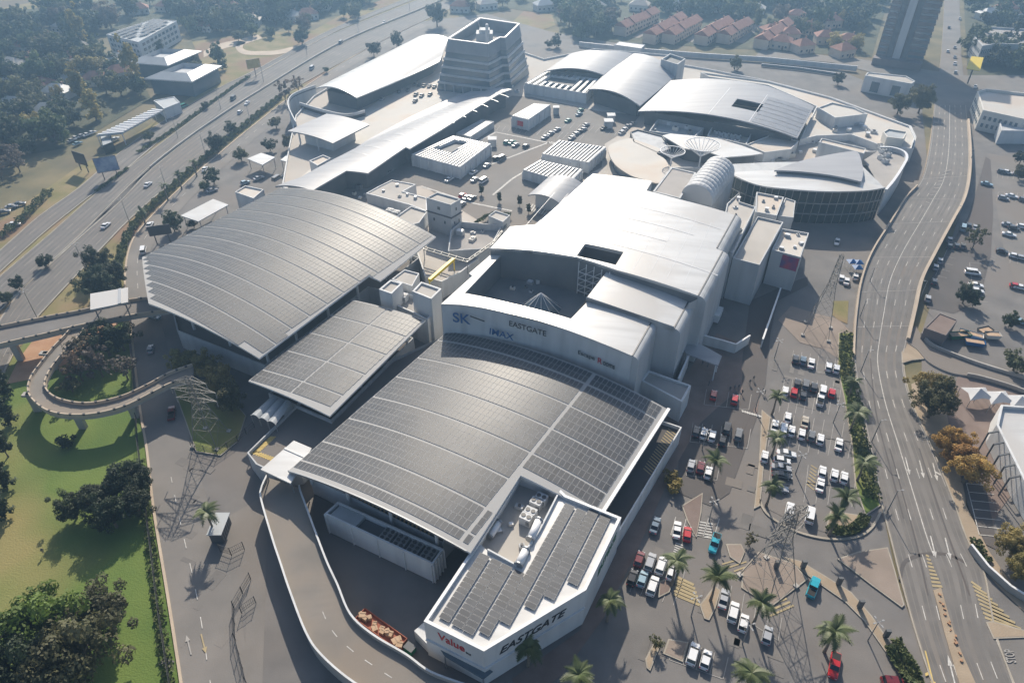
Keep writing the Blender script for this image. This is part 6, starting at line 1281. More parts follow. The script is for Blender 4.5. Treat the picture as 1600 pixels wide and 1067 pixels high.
# ================================================================== vehicles
def ring8(x, w, zb, zt): return [Vector((x, -w * .9, zb)), Vector((x, w * .9, zb)), Vector((x, w, zb + .22)), Vector((x, w, (zb + zt) / 2 + .08)), Vector((x, w * .86, zt)), Vector((x, -w * .86, zt)), Vector((x, -w, (zb + zt) / 2 + .08)), Vector((x, -w, zb + .22))]
def make_car(kind):
    L, Wd, H, belt, st, gh = {"hatchback": (3.95, 1.72, 1.5, .92, [(-1.95, .74, .78), (-1.8, .84, .95), (-.6, .86, .94), (.75, .86, .92), (1.75, .80, .76), (1.97, .70, .62)], (-1.78, 1.05, -1.3, .2)), "sedan": (4.6, 1.78, 1.45, .92, [(-2.3, .74, .78), (-2.15, .84, .92), (-1.1, .88, .95), (.85, .88, .92), (2.0, .82, .76), (2.28, .70, .62)], (-1.65, 1.1, -.85, .2)), "sport utility car": (4.6, 1.86, 1.72, 1.05, [(-2.3, .80, .90), (-2.2, .9, 1.08), (-.8, .92, 1.08), (.9, .92, 1.05), (2.1, .86, .92), (2.28, .76, .78)], (-2.15, 1.25, -1.75, .4)), "pickup": (5.2, 1.85, 1.75, 1.05, [(-2.6, .88, 1.0), (-2.5, .9, 1.05), (-.5, .92, 1.06), (1.1, .92, 1.04), (2.4, .86, .94), (2.6, .76, .8)], (-.75, 1.25, -.5, .6)), "van": (4.9, 1.9, 2.0, 1.1, [(-2.45, .88, 1.05), (-2.35, .92, 1.12), (-.5, .94, 1.12), (1.2, .94, 1.1), (2.2, .88, .98), (2.43, .78, .8)], (-2.35, 1.7, -2.2, 1.0))}[kind]
    root = bpy.data.objects.new(kind.split()[-1] if kind != "sport utility car" else "car", None); mb = MB(); R = [ring8(x, w, .28, z) for x, w, z in st]
    for i in range(len(R) - 1):
        for j in range(8): k = (j + 1) % 8; mb.face([R[i][j], R[i][k], R[i + 1][k], R[i + 1][j]][::-1])
    mb.face(R[0]); mb.face(R[-1][::-1]); b = bpy.data.objects.new("body", mb.mesh("body", "car_paint")); b.parent = root
    x0, x1, t0, t1 = gh; w = st[2][1] * .87; wt = w * .84; zt = H - .06; mb = MB(); zb = belt - .02
    B = [(x0, -w, zb), (x1, -w, zb), (x1, w, zb), (x0, w, zb)]; T = [(t0, -wt, zt), (t1, -wt, zt), (t1, wt, zt), (t0, wt, zt)]
    for i in range(4): j = (i + 1) % 4; mb.face([B[i], B[j], T[j], T[i]])
    g = bpy.data.objects.new("windows", mb.mesh("windows", "car_glass")); g.parent = root
    mb = MB(); e = .04; mb.prism([(t0 - e, -wt - e), (t1 + e, -wt - e), (t1 + e, wt + e), (t0 - e, wt + e)], zt, H)
    for x in (.25 * t0 + .75 * t1 - .3, .8 * t0 + .2 * t1):
        for s in (-1, 1): mb.bar((x * 1.0, s * w * 1.005, zb), (x, s * wt * 1.02, zt), .09, .05)
    r = bpy.data.objects.new("roof", mb.mesh("roof", "car_paint")); r.parent = root
    if kind == "pickup": mb = MB(); mb.box((-1.65, 0, 1.075), (1.6, 1.45, .04)); o = bpy.data.objects.new("load_bed", mb.mesh("load_bed", "tyre")); o.parent = root
    wm = MB(); wm.tube([(0, -.11, 0), (0, .11, 0)], .33, 10); wm = wm.mesh("wheel", "tyre"); rimm = MB(); rimm.tube([(0, -.03, 0), (0, .03, 0)], .2, 8); rimm = rimm.mesh("rim", "alu")
    for x in (-L * .31, L * .31):
        for s in (-1, 1): o = bpy.data.objects.new("wheel", wm); o.parent = root; o.location = (x, s * (Wd / 2 - .1), .33); hc = bpy.data.objects.new("rim", rimm); hc.parent = o; hc.location = (0, s * .1, 0)
    hm = MB(); hm.box((0, 0, 0), (.12, .34, .14)); h1 = hm.mesh("headlight", "lamp_clear"); h2 = hm.mesh("tail_light", "lamp_red")
    for s in (-1, 1):
        o = bpy.data.objects.new("headlight", h1); o.parent = root; o.location = (st[-2][0] + .17, s * .56, .66); o = bpy.data.objects.new("tail_light", h2); o.parent = root; o.location = (st[0][0] - .0, s * .6, .74)
    return root
CARP = {k: make_car(k) for k in ("hatchback", "sedan", "sport utility car", "pickup", "van")}
CC = {"white": (.82, .82, .82), "silver": (.42, .43, .45), "grey": (.16, .165, .17), "dark grey": (.05, .052, .056), "black": (.018, .018, .02), "red": (.50, .015, .02), "dark red": (.16, .015, .02), "blue-grey": (.13, .19, .25), "pale blue": (.30, .44, .52), "turquoise": (.015, .36, .46), "beige": (.48, .42, .33), "green": (.02, .26, .19), "blue": (.03, .08, .25)}
KS = {"h": "hatchback", "s": "sedan", "u": "sport utility car", "p": "pickup", "v": "van"}
FARK = {"hatchback": "car", "sedan": "car", "sport utility car": "car", "pickup": "pickup", "van": "van"}
def car(x, y, dx, dy, k, colr, label, group, z=0.0, small=False):
    src = CARP[KS[k]]; t = bpy.data.objects.new(FARK[KS[k]], None); COL.objects.link(t); p = G(x, y, z + .6); t.location = (p.x, p.y, z); t.rotation_euler = (0, 0, heading(x, y, dx, dy, z)); t.scale = (.95, .95, .92)
    for ch in src.children:
        if small and ch.name.startswith(("headlight", "tail", "wheel")): continue
        c = ch.copy(); COL.objects.link(c); c.parent = t; c.color = (*CC[colr], 1)
        for g2 in ch.children: c2 = g2.copy(); COL.objects.link(c2); c2.parent = c
    tag(t, label, "van" if k == "v" else "pickup" if k == "p" else "car", group)
def row(zone, group, d, items, z=0.0, small=False, end="left"):
    """items: (x, y, kind, colour[, dx, dy]); labelled in reading order"""
    its = sorted(items, key=lambda i: i[0] if end == "left" else i[1])
    for i, it in enumerate(its):
        dd = it[4:6] if len(it) > 4 else d; lab = "%s %s, %s from the %s %s" % (it[3], KS[it[2]], ordinal(i), end, zone) if len(its) > 1 else "%s %s %s" % (it[3], KS[it[2]], zone)
        car(it[0], it[1], dd[0], dd[1], it[2], it[3], lab, group, z, small)
U = (1.5, -8); Dn = (-1.5, 8)
g_ = "cars in the main car park"
row("in the car park's top row", g_, U, [(1243, 561, "h", "dark grey"), (1255, 563, "h", "blue-grey"), (1268, 567, "s", "white"), (1295, 573, "h", "white"), (1307, 576, "h", "white")])
row("in the car park's second row, upper side", g_, U, [(1246, 599, "h", "dark grey"), (1259, 601, "u", "grey"), (1272, 605, "h", "dark grey"), (1286, 610, "u", "white"), (1300, 614, "h", "red")])
row("in the car park's second row, lower side", g_, U, [(1227, 611, "h", "white"), (1241, 613, "h", "red"), (1255, 617, "h", "dark grey"), (1282, 624, "p", "white")])
row("in the car park's third row, upper side", g_, U, [(1231, 652, "h", "white"), (1258, 659, "s", "beige")])
row("in the car park's third row, lower side", g_, U, [(1211, 665, "s", "white"), (1224, 671, "v", "white"), (1237, 673, "h", "white"), (1253, 678, "h", "white"), (1268, 681, "h", "grey"), (1282, 686, "h", "white"), (1311, 694, "s", "white")])
row("of the cars parked sideways by the palm", g_, (9, 1.5), [(1229, 708, "s", "white"), (1222, 719, "h", "white"), (1221, 730, "s", "silver"), (1222, 742, "s", "dark grey"), (1216, 762, "s", "silver")], end="top")
row("in the car park's lowest rows", g_, U, [(1285, 737, "h", "white"), (1304, 742, "h", "white"), (1319, 746, "h", "white"), (1282, 757, "s", "white"), (1234, 797, "u", "white"), (1266, 804, "v", "white")])
g_ = "cars by the front block"
row("in the front twin row, upper side", g_, (3, -9), [(999, 873, "h", "dark red"), (1016, 878, "u", "silver"), (1033, 883, "u", "white"), (1050, 894, "h", "white")])
row("in the front twin row, lower side", g_, (3, -9), [(988, 902, "h", "black"), (1004, 904, "h", "pale blue"), (1020, 915, "u", "white")])
row("driving along the front block's right wall", g_, (3, -9), [(1024, 820, "s", "blue-grey")])
row("of the pair beside the brick island", g_, (1, -9), [(1058, 827, "s", "white"), (1074, 834, "h", "red")])
row("with its cab open, right of the brick island", g_, (-2.5, 8), [(1117, 848, "p", "turquoise")])
row("in the slanting row below the big pylon", g_, (2, -9), [(1131, 935, "s", "silver"), (1146, 956, "u", "white"), (1162, 973, "h", "white"), (1199, 992, "h", "silver")])
row("of the pair by the paved square, bottom", g_, (2.5, -9), [(1083, 1021, "u", "white"), (1103, 1030, "h", "white")])
row("parked at the entrance verge beside the big pylon", g_, (3, -8), [(1271, 917, "p", "turquoise")]); row("beside the lone palm at the bottom", g_, (-1.5, 9), [(1304, 1039, "p", "red")]); row("cut by the photo's bottom edge", g_, (9, 1), [(1398, 1066, "u", "dark red")])
g_ = "cars in the shaded entrance car park"
row("of two by the plaza", g_, (1.5, -7), [(1115, 617, "h", "red"), (1148, 624, "h", "red")])
row("in the shaded entrance row", g_, (2, -8), [(1088, 674, "h", "dark grey"), (1100, 677, "h", "white"), (1113, 681, "h", "white"), (1129, 688, "h", "black"), (1136, 669, "u", "black"), (1154, 679, "u", "grey")])
row("of three below the shaded entrance row", g_, (2, -8), [(1080, 727, "h", "silver"), (1095, 730, "h", "dark red"), (1107, 738, "h", "white")]); row("in the sunlit lane by the kerb strip", g_, (1.5, -8), [(1195, 713, "h", "white")])
g_ = "cars in the right-hand lots"
row("in the shade below the glazed hall", g_, (-2, 7), [(1308, 378, "h", "white")]); row("beside the upper pylon", g_, (1, -7), [(1315, 434, "h", "white"), (1323, 439, "s", "white"), (1337, 432, "h", "white")])
row("under the viaduct's shade", g_, (1, -6), [(1484, 374, "h", "silver"), (1484, 384, "h", "dark grey"), (1495, 384, "h", "dark grey"), (1505, 384, "h", "grey"), (1505, 356, "v", "pale blue"), (1514, 352, "h", "dark grey"), (1524, 355, "s", "silver"), (1469, 407, "h", "silver"), (1462, 417, "h", "silver"), (1460, 440, "h", "dark grey"), (1450, 466, "h", "silver")])
row("in the short row by the lot's tree island", g_, (7, 1), [(1520, 426, "v", "white"), (1525, 445, "s", "white"), (1527, 454, "h", "white")], end="top")
row("in the east lot", g_, (7, 1.5), [(1566, 268, "h", "grey"), (1574, 269, "h", "white"), (1592, 272, "s", "silver"), (1568, 309, "h", "silver"), (1600, 312, "h", "grey"), (1584, 356, "h", "dark grey"), (1598, 354, "h", "white"), (1586, 400, "h", "white"), (1597, 403, "h", "silver"), (1566, 392, "h", "dark grey"), (1542, 287, "s", "pale blue"), (1581, 306, "s", "white"), (1576, 351, "s", "silver"), (1577, 366, "s", "white"), (1588, 447, "h", "red"), (1596, 449, "s", "white"), (1594, 502, "h", "pale blue")])
row("under the white building's side frames", g_, (-2, -6), [(1558, 690, "h", "blue-grey"), (1564, 703, "h", "white"), (1568, 713, "h", "white"), (1578, 733, "h", "white"), (1584, 745, "h", "white"), (1590, 758, "h", "white"), (1595, 771, "h", "grey")])
g_ = "cars on the right-hand road"
row("on the right-hand road", g_, (1, -8), [(1470, 267, "h", "white"), (1506, 216, "h", "white"), (1492, 74, "s", "silver"), (1481, 80, "h", "white"), (1492, 89, "s", "silver"), (1492, 99, "s", "white"), (1493, 113, "h", "silver"), (1500, 29, "s", "white"), (1483, 43, "s", "dark grey"), (1524, 135, "s", "white")], end="top", small=True)
g_ = "vehicles on the highway and ring road"
row("on the near highway carriageway", g_, (7, -6), [(231, 288, "s", "white"), (165, 352, "s", "white"), (375, 175, "h", "white")], end="top")
row("on the far highway carriageway", g_, (-7, 6), [(364, 154, "v", "dark grey"), (386, 161, "s", "white"), (487, 107, "v", "silver"), (532, 67, "v", "dark grey"), (600, 35, "s", "silver")], end="top", small=True)
row("on the ring road", g_, (4, -6), [(234, 351, "s", "white"), (224, 391, "v", "white", 1, -7), (241, 494, "u", "pale blue", 7, 2), (320, 264, "s", "white"), (331, 297, "s", "silver", 7, -2), (235, 545, "h", "silver", 1, -7), (268, 645, "p", "dark red", .6, -8), (383, 285, "h", "pale blue", 6, -2), (404, 278, "s", "silver", 6, -2)], end="top")
row("in the dark lot at the left edge", g_, (7, -1), [(21, 350, "s", "white"), (6, 330, "s", "grey"), (18, 322, "s", "silver"), (30, 318, "s", "dark grey")], end="top")
row("at the fuel station across the highway", g_, (7, -3), [(180, 217, "s", "white"), (287, 166, "v", "green"), (118, 215, "s", "white"), (127, 212, "s", "silver"), (136, 210, "s", "white"), (144, 207, "s", "white"), (121, 224, "s", "pale blue"), (112, 219, "s", "silver")], small=True)
g_ = "cars on the roof decks"
row("on the bright deck below the office block", g_, (4, -4), [(624, 143, "h", "dark grey"), (638, 140, "s", "grey"), (650, 147, "s", "dark grey"), (659, 149, "s", "grey"), (672, 147, "s", "dark grey"), (649, 157, "s", "dark grey"), (597, 154, "s", "silver"), (649, 131, "s", "grey"), (656, 132, "s", "grey"), (663, 133, "s", "dark grey"), (671, 134, "s", "grey"), (679, 135, "s", "dark grey"), (687, 136, "s", "grey"), (696, 137, "s", "pale blue")], 5.15, True)
row("in the roof car park's upper rows", g_, (6, -3), [(907, 172, "s", "green"), (905, 178, "s", "pale blue"), (888, 188, "s", "green"), (916, 195, "s", "silver"), (852, 214, "s", "silver"), (861, 208, "s", "silver"), (871, 202, "s", "silver"), (894, 215, "s", "silver"), (900, 209, "s", "silver"), (906, 205, "s", "grey"), (912, 202, "s", "silver"), (944, 200, "s", "dark grey"), (989, 193, "s", "silver"), (976, 202, "s", "white"), (981, 197, "s", "silver"), (972, 207, "s", "silver"), (800, 222, "s", "green"), (806, 226, "s", "silver"), (792, 222, "h", "green"), (822, 228, "h", "dark grey"), (784, 247, "v", "grey"), (775, 247, "h", "black")], 5.15, True)
row("by the central plant room", g_, (5, -3), [(702, 280, "s", "white"), (740, 269, "s", "white"), (742, 280, "s", "silver"), (756, 282, "v", "white"), (761, 258, "s", "silver"), (730, 308, "s", "silver"), (738, 309, "s", "dark grey"), (723, 305, "h", "red"), (722, 318, "h", "silver"), (433, 279, "v", "grey"), (608, 268, "s", "grey")], 5.15, True)
row("in the passage left of the cinema", g_, (5, -5), [(699, 440, "u", "white")], 0.0)

# ================================================================== pylons
def pylon(label, bx, by, h, half, rz, arms):
    p = G(bx, by); t = thing("pylon", label, "pylon", (p.x, p.y, 0)); t.rotation_euler = (0, 0, rz); wz = lambda z: half * (1 - z / h * 1.14) if z < h * .62 else half * (1 - .62 * 1.14) * (1 - (z - h * .62) / (h * .38) * .5)
    cn = [(-1, -1), (1, -1), (1, 1), (-1, 1)]; lv = [0, .26, .44, .56, .64, .72, .80, .88, .95, 1.0]; V = lambda c, z: Vector((c[0] * wz(z), c[1] * wz(z), z))
    def add(nm, mb): link(nm, mb.mesh(nm, "lattice"), t)
    for c in cn:
        mb = MB()
        for i in range(len(lv) - 1): mb.bar(V(c, lv[i] * h), V(c, lv[i + 1] * h), .12)
        add("leg", mb); mb = MB(); mb.box((c[0] * half, c[1] * half, .15), (.9, .9, .5)); link("footing", mb.mesh("footing", "concrete"), t)
    for k in range(4):
        a, b = cn[k], cn[(k + 1) % 4]; mb = MB()
        for i in range(len(lv) - 1):
            z0, z1 = lv[i] * h, lv[i + 1] * h; mb.bar(V(a, z0), V(b, z1), .05); mb.bar(V(b, z0), V(a, z1), .05); mb.bar(V(a, z1), V(b, z1), .06)
        add("bracing", mb)
    for f, ln in arms:
        for s in (-1, 1):
            z = f * h; w = wz(z); mb = MB(); tip = Vector((s * (w + ln), 0, z + .1))
            for y in (-w, w): mb.bar((s * w, y, z), tip, .11); mb.bar((s * w, y, z + 1.5), tip, .11)
            for j in (1, 2, 3):
                q = j / 4
                for y in (-w, w): a_ = Vector((s * w, y, z)).lerp(tip, q); b_ = Vector((s * w, y, z + 1.5)).lerp(tip, q - .2); mb.bar(a_, b_, .07)
                mb.bar(Vector((s * w, -w, z)).lerp(tip, q), Vector((s * w, w, z)).lerp(tip, q), .07)
            ca = link("crossarm", mb.mesh("crossarm", "lattice"), t); mb = MB(); mb.tube([tip, tip + Vector((0, 0, -1.5))], .09, 6); link("insulator", mb.mesh("insulator", "metal_grey"), ca)
    return t
pylon("big lattice pylon in the car park, lower right", 1199, 907, 21.5, 3.7, .55, ((.66, 4.0), (.80, 4.6), (.93, 3.2)))
pylon("lattice pylon by the viaduct, upper right of the cinema", 1276, 518, 25, 3.4, 1.15, ((.66, 4.0), (.79, 4.4), (.92, 3.2)))
pylon("lattice pylon left of the small solar canopy", 330, 686, 19, 3.0, -.15, ((.66, 4.0), (.80, 4.6), (.93, 3.2)))

# ================================================================== lamp posts and billboards
def lamp(x, y, h, label, group="street lamps", heads=2, rz=0.0):
    p = G(x, y); t = thing("street_lamp", label, "lamp post", (p.x, p.y, 0), group); t.rotation_euler = (0, 0, rz); mb = MB(); mb.tube([(0, 0, 0), (0, 0, h)], [.14, .08], 6); link("pole", mb.mesh("pole", "metal_grey"), t)
    for k in range(heads):
        a = 2 * math.pi * k / heads; d = Vector((math.cos(a), math.sin(a), 0)); mb = MB(); mb.bar((0, 0, h), d * .8 + Vector((0, 0, h + .1)), .05); ar = link("arm", mb.mesh("arm", "metal_grey"), t); mb = MB(); mb.box((d.x * .9, d.y * .9, h + .12), (.5, .26, .12), a); link("lamp_head", mb.mesh("lamp_head", "lamp_grey"), ar)
for i, (x, y) in enumerate(((60, 500), (136, 425), (204, 352), (262, 300), (322, 245), (392, 195))): lamp(x, y, 10, "%s tall lamp mast from the bottom on the highway's right verge" % ordinal(i), "highway lamps", 4, .5)
for i, (x, y) in enumerate(((278, 215), (345, 170), (412, 128), (480, 88), (560, 50), (640, 16))): lamp(x, y, 9, "%s median lamp from the bottom on the highway" % ordinal(i), "highway lamps", 2, -.5)
for i, (x, y) in enumerate(((1097, 702), (1180, 640), (1243, 740), (1302, 660), (1108, 812), (1210, 560), (1160, 1005), (1080, 962), (1356, 1000))): lamp(x, y, 6, "%s car park lamp from the left" % ordinal(sorted([1097, 1180, 1243, 1302, 1108, 1210, 1160, 1080, 1356]).index(x)), "car park lamps", 4, .3)
for i, (x, y) in enumerate(((1356, 448), (1342, 500), (1345, 580), (1362, 690), (1386, 800))): lamp(x, y, 7, "%s lamp from the top along the right road's left kerb" % ordinal(i), "road lamps", 1, 0.0)
for i, (x, y) in enumerate(((1492, 350), (1436, 470), (1512, 260))): lamp(x, y, 7, "%s lamp from the left along the right road's right parapet" % ordinal([1, 0, 2][i]), "road lamps", 1, math.pi)
def billboard(x, y, z, w, h, face, label, rz, back="steel_dark", n=2):
    p = G(x, y, z); t = thing("billboard", label, "billboard", (p.x, p.y, 0)); t.rotation_euler = (0, 0, rz); mb = MB(); mb.box((0, .12, z), (w, .2, h)); link("backing", mb.mesh("backing", back), t); mb = MB(); mb.box((0, -.02, z), (w * .97, .06, h * .94)); link("poster", mb.mesh("poster", face), t)
    for k in range(n): q = (k / (n - 1) - .5) * w * .6 if n > 1 else 0; mb = MB(); mb.bar((q, .25, 0), (q, .25, z), .3); link("post", mb.mesh("post", "steel_dark"), t)
billboard(124, 248, 5.5, 7.5, 5, "steel_dark", "dark-backed billboard left of the highway, seen from behind", -.5)
billboard(166, 257, 6, 8, 6, "poster_blue", "billboard with a pale blue poster beside the service road", .45)
billboard(396, 100, 7, 7, 4.5, "yellow_paint", "tall orange-footed billboard in the field across the highway", .6, n=1)
billboard(249, 360, 5, 7, 3.6, "steel_dark", "dark billboard between the ring road and big solar canopy", .3)
# yellow sign board lying flat on its frame, top right
P = px([(1515, 96), (1534, 98), (1531, 111), (1510, 107)], 9.0); c = centroid(P); t = thing("billboard", "bright yellow tilted sign board at the top right street corner", "billboard", (c.x, c.y, 0)); up = [Vector((p.x, p.y, 9.0 + (2.5 if i < 2 else 0))) for i, p in enumerate(P)]
mb = MB(); mb.face(up); mb.face([p - Vector((0, 0, .25)) for p in up][::-1])
for i in range(4): mb.face([up[i], up[i] - Vector((0, 0, .25)), up[(i + 1) % 4] - Vector((0, 0, .25)), up[(i + 1) % 4]])
mb.build("board", "yellow", t); mb = MB(); mb.bar((c.x, c.y, 0), (c.x, c.y, 9.5), .5); mb.build("post", "steel_dark", t)

# ================================================================== far buildings
def house(x, y, w, d, h, rz, roof, wall, label, hip=True, group="red-roofed houses", small=False, z0=0.0):
    p = G(x, y, h); t = thing("house", label, "house", (p.x, p.y, z0), group); t.rotation_euler = (0, 0, rz); a, b = w / 2, d / 2; e = .5; mb = MB(); mb.prism([(-a, -b), (a, -b), (a, b), (-a, b)], -.3, h); link("wall", mb.mesh("wall", wall), t)
    rh = d * .33; r0 = (a - b * .9) if hip else a + e; mb = MB(); A, B, C_, D_ = (-a - e, -b - e, h - .1), (a + e, -b - e, h - .1), (a + e, b + e, h - .1), (-a - e, b + e, h - .1); R0, R1 = (-r0, 0, h + rh), (r0, 0, h + rh)
    mb.face([A, B, R1, R0]); mb.face([C_, D_, R0, R1]); mb.face([B, C_, R1]); mb.face([D_, A, R0]); mb.face([D_, C_, B, A]); rf = link("roof", mb.mesh("roof", roof), t)
    if small: return t
    wm = MB(); wm.box((0, 0, 0), (1.2, .12, 1.1)); wm = wm.mesh("window", "glass"); n = max(2, int(w / 3.2))
    for k in range(n):
        for s in (-1, 1):
            for fl in range(max(1, int(h / 2.7))): link("window", wm, t, ((k + .5) / n * w - a, s * (b + .03), 1.5 + 2.7 * fl))
    dm = MB(); dm.box((0, 0, 0), (1.0, .14, 2.1)); link("door", dm.mesh("door", "bark"), t, (a * .35, -b - .04, .9)); cm = MB(); cm.box((a * .4, b * .3, h + rh * .9), (.8, .8, 1.6)); link("chimney", cm.mesh("chimney", "brick"), rf); return t
# rows of red-roofed town houses
for i, (x0, y0, x1, y1) in enumerate(((969, 40, 1022, 17), (1015, 52, 1064, 25), (1045, 52, 1088, 28), (1096, 54, 1137, 30), (1131, 52, 1168, 32), (1190, 60, 1230, 34))):
    a, b = G(x0, y0, 6), G(x1, y1, 6); L_ = (b - a).length; n = max(3, int(L_ / 11)); rz = math.atan2((b - a).y, (b - a).x)
    for k in range(n):
        q = a.lerp(b, (k + .5) / n); s = house(0, 0, L_ / n * .97, 8.5, 5.4 + (k % 2) * .5, rz, "roof_tile", "plaster", "town house, %s from the near end, %s red-roofed row from the left" % (ordinal(k), ordinal(i)), False, "red-roofed town house rows"); s.location = (q.x, q.y, 0)
HS = [(1205, 45), (1235, 50), (1222, 62), (1255, 68), (1326, 60), (1318, 75), (1290, 55), (1262, 40), (1245, 22), (1300, 30)]
for i, (x, y) in enumerate(sorted(HS)): house(x, y, 11, 9, 4.5, random.uniform(-.6, .6), "roof_tile", "plaster", "%s detached red-roofed house from the left, left of the residential tower" % ordinal(i))
HL = [(20, 98), (52, 110), (78, 92), (105, 118), (40, 70), (70, 60), (120, 70), (180, 92), (172, 100), (320, 38), (345, 28), (335, 22), (360, 10), (420, 20), (100, 40), (30, 45), (140, 30), (215, 12), (440, 8), (480, 20), (500, 6), (60, 108 + 20), (185, 110), (15, 130), (90, 140), (130, 95), (150, 120), (60, 85), (110, 88), (20, 160), (75, 170), (260, 8), (300, 12), (390, 30), (455, 22)]
for i, (x, y) in enumerate(sorted(HL)): house(x, y, 13, 9, 3.6, random.uniform(-.8, .8), random.choice(["roof_tile", "roof_tile", "roof_flat", "roof_metal", "deck_pale"]), "wall_cream", "%s villa roof from the left showing among the trees, top left" % ordinal(i), True, "villas among the trees")
HR = [(1575, 12), (1545, 20), (1590, 30), (720, 8), (760, 4), (850, 6), (905, 20), (930, 8), (1000, 6), (1050, 4), (1120, 8), (1180, 12)]
for i, (x, y) in enumerate(sorted(HR)): house(x, y, 13, 9, 4, random.uniform(-.5, .5), random.choice(["roof_tile", "roof_metal", "deck_pale"]), "wall_cream", "%s far roof from the left along the photo's top edge" % ordinal(i), True, "roofs along the top edge")
# villa with solar roof, hip-roofed offices, fuel station (left of the highway)
t = block("villa_block", "white three-storey block with a solar-covered roof, upper left", "building", [(166, 54), (240, 30), (276, 33), (216, 66)], 11, 0, "wall_white", "roof_metal", .3, .3)
for i in range(4): facade(t, i, 1.5, 10, 3, 9, "window", "glass_blue", .6, .5)
Pv = px([(170, 53), (240, 31), (270, 33.5), (214, 63)], 11.2); pm = MB(); pm.box((0, 0, 0), (6.5, 3.0, .12)); pm.m[4] = 1; pm = pm.mesh("solar_panel", ["alu", "panel"]); rzv = math.atan2(Pv[1].y - Pv[0].y, Pv[1].x - Pv[0].x)
for i in range(6):
    for j in range(5):
        if (i + j) % 5 == 4: continue
        q = Pv[0].lerp(Pv[1], (i + .5) / 6).lerp(Pv[3].lerp(Pv[2], (i + .5) / 6), (j + .5) / 5); link("solar_panel", pm, t, (q.x - t.location.x, q.y - t.location.y, 11.4), rzv)
def hip_block(label, poly, z, rise, hole):
    P = ccw([(p.x, p.y) for p in px(poly, z)]); c = centroid(P); t = thing("hip_roof_office", label, "building", (c.x, c.y, 0), "hip-roofed offices"); mb = MB(); mb.prism(inset(P, 1.6), 0, z); mb.build("wall", "glass_blue", t); I = inset(P, hole); n = len(P)
    for i in range(n): j = (i + 1) % n; mb = MB(); mb.face([(*P[i], z), (*P[j], z), (*I[j], z + rise), (*I[i], z + rise)]); mb.build("roof_slope", "roof_metal", t)
    mb = MB()
    for i in range(n): j = (i + 1) % n; mb.face([(*I[j], z), (*I[i], z), (*I[i], z + rise), (*I[j], z + rise)])
    mb.face([(*p, z + .1) for p in I]); mb.build("light_well", "wall_grey", t); mb = MB(); mb.prism(P, z - .5, z - .02); mb.build("eaves", "wall_white", t); return t
hip_block("far hip-roofed office ring with a square light well, across the highway", [(200, 98), (248, 78), (316, 80), (262, 103)], 8, 2.2, 5.5)
hip_block("near hip-roofed office ring with a square light well, across the highway", [(225, 123), (284, 100), (347, 103), (300, 128)], 8, 2.2, 5.5)
P = px([(150, 212), (240, 170), (256, 172), (190, 208)], 5.5); c = centroid(P); t = thing("fuel_station_canopy", "long slatted fuel station canopy beside the service road", "canopy", (c.x, c.y, 0)); mb = MB(); mb.prism([(p.x, p.y) for p in P], 4.9, 5.5); mb.build("roof", "roof_metal", t)
for k in range(14): a, b = P[0].lerp(P[1], (k + .5) / 14), P[3].lerp(P[2], (k + .5) / 14); mb = MB(); mb.bar(a + Vector((0, 0, .15)), b + Vector((0, 0, .15)), .9, .25); mb.build("slat", "metal_white", t)
for p in P: link("post", column_mesh(4.9, .2, "metal_white"), t, (p.x * .96 + c.x * .04 - c.x, p.y * .98 + c.y * .02 - c.y, 0))
for a in (("small_block", "small white shop block at the fuel station's far end", "building", [(240, 157), (272, 151), (281, 160), (256, 170)], 5, 0, "wall_white", "roof_metal", .3, .3), ("small_block", "low grey kiosk at the fuel station's near end", "building", [(155, 210), (172, 206), (176, 222), (160, 228)], 4, 0, "glass_green", "roof_metal", .3, .3),
 ("gatehouse", "white twin-bay block on the far street corner, upper right", "building", [(1352, 118), (1356, 113), (1416, 119), (1430, 127), (1424, 131)], 8, 0, "wall_white", "roof_flat", .5, .4),
 ("small_block", "narrow white roof on the far parking row behind the arched roofs", "building", [(960, 70), (968, 65), (1008, 70), (1002, 76)], 5, 0, "wall_grey", "roof_white", .2, .3),
 ("corner_block", "big pale flat-roofed block right of the right-hand road", "building", [(1527, 143), (1540, 139), (1700, 155), (1720, 188), (1600, 186), (1536, 172)], 9, 0, "wall_cream", "deck_pale", 1.2, .6),
 ("corner_annex", "lower white annex in front of the big pale block, right edge", "building", [(1562, 192), (1572, 184), (1680, 190), (1690, 205), (1565, 204)], 6, 0, "wall_white", "wall_grey", .8, .4),
 ("office_court", "pale terraced office block at the top right edge", "building", [(1522, 57), (1545, 42), (1700, 52), (1720, 75), (1560, 68), (1535, 72)], 10, 0, "wall_grey", "roof_gravel", 1.0, .6),
 ("white_hall", "white flat-roofed hall with side frames, right edge", "building", [(1564, 632), (1680, 640), (1760, 830), (1660, 850), (1600, 750), (1557, 663)], 6, 0, "wall_white", "roof_white", .9, .5),
 ("brown_shed", "low brown-roofed shed between the viaduct and slip road", "shed", [(1445, 512), (1468, 489), (1496, 500), (1478, 524)], 4, 0, "wall_brown", "brick_paving", .2, .2)):
    t = block(*a)
    if a[0] == "gatehouse": facade(t, 0, .5, 6, 1, 2, "door", "glass_blue", .55, .9); facade(t, 4, .5, 6, 1, 2, "door", "glass_blue", .4, .9); facade(t, 3, .5, 6, 1, 3, "door", "glass_blue", .4, .9)
    if a[0] in ("office_court", "corner_block"):
        for i in range(len(a[3])): facade(t, i, 1, a[4] - 1.5, 2, 7, "window", "glass_blue", .5, .5)
    if a[0] == "white_hall":
        for k in range(5):
            f = (k + .5) / 5; p = G(1557 + 43 * f, 663 + 87 * f, 6); q = p + Vector((-2.6, -.6, 0)); mb = MB(); mb.bar((p.x, p.y, 5.6), (q.x, q.y, 5.6), .3); mb.bar((q.x, q.y, 5.6), (q.x, q.y, 0), .25); mb.build("side_frame", "wall_dark", t)
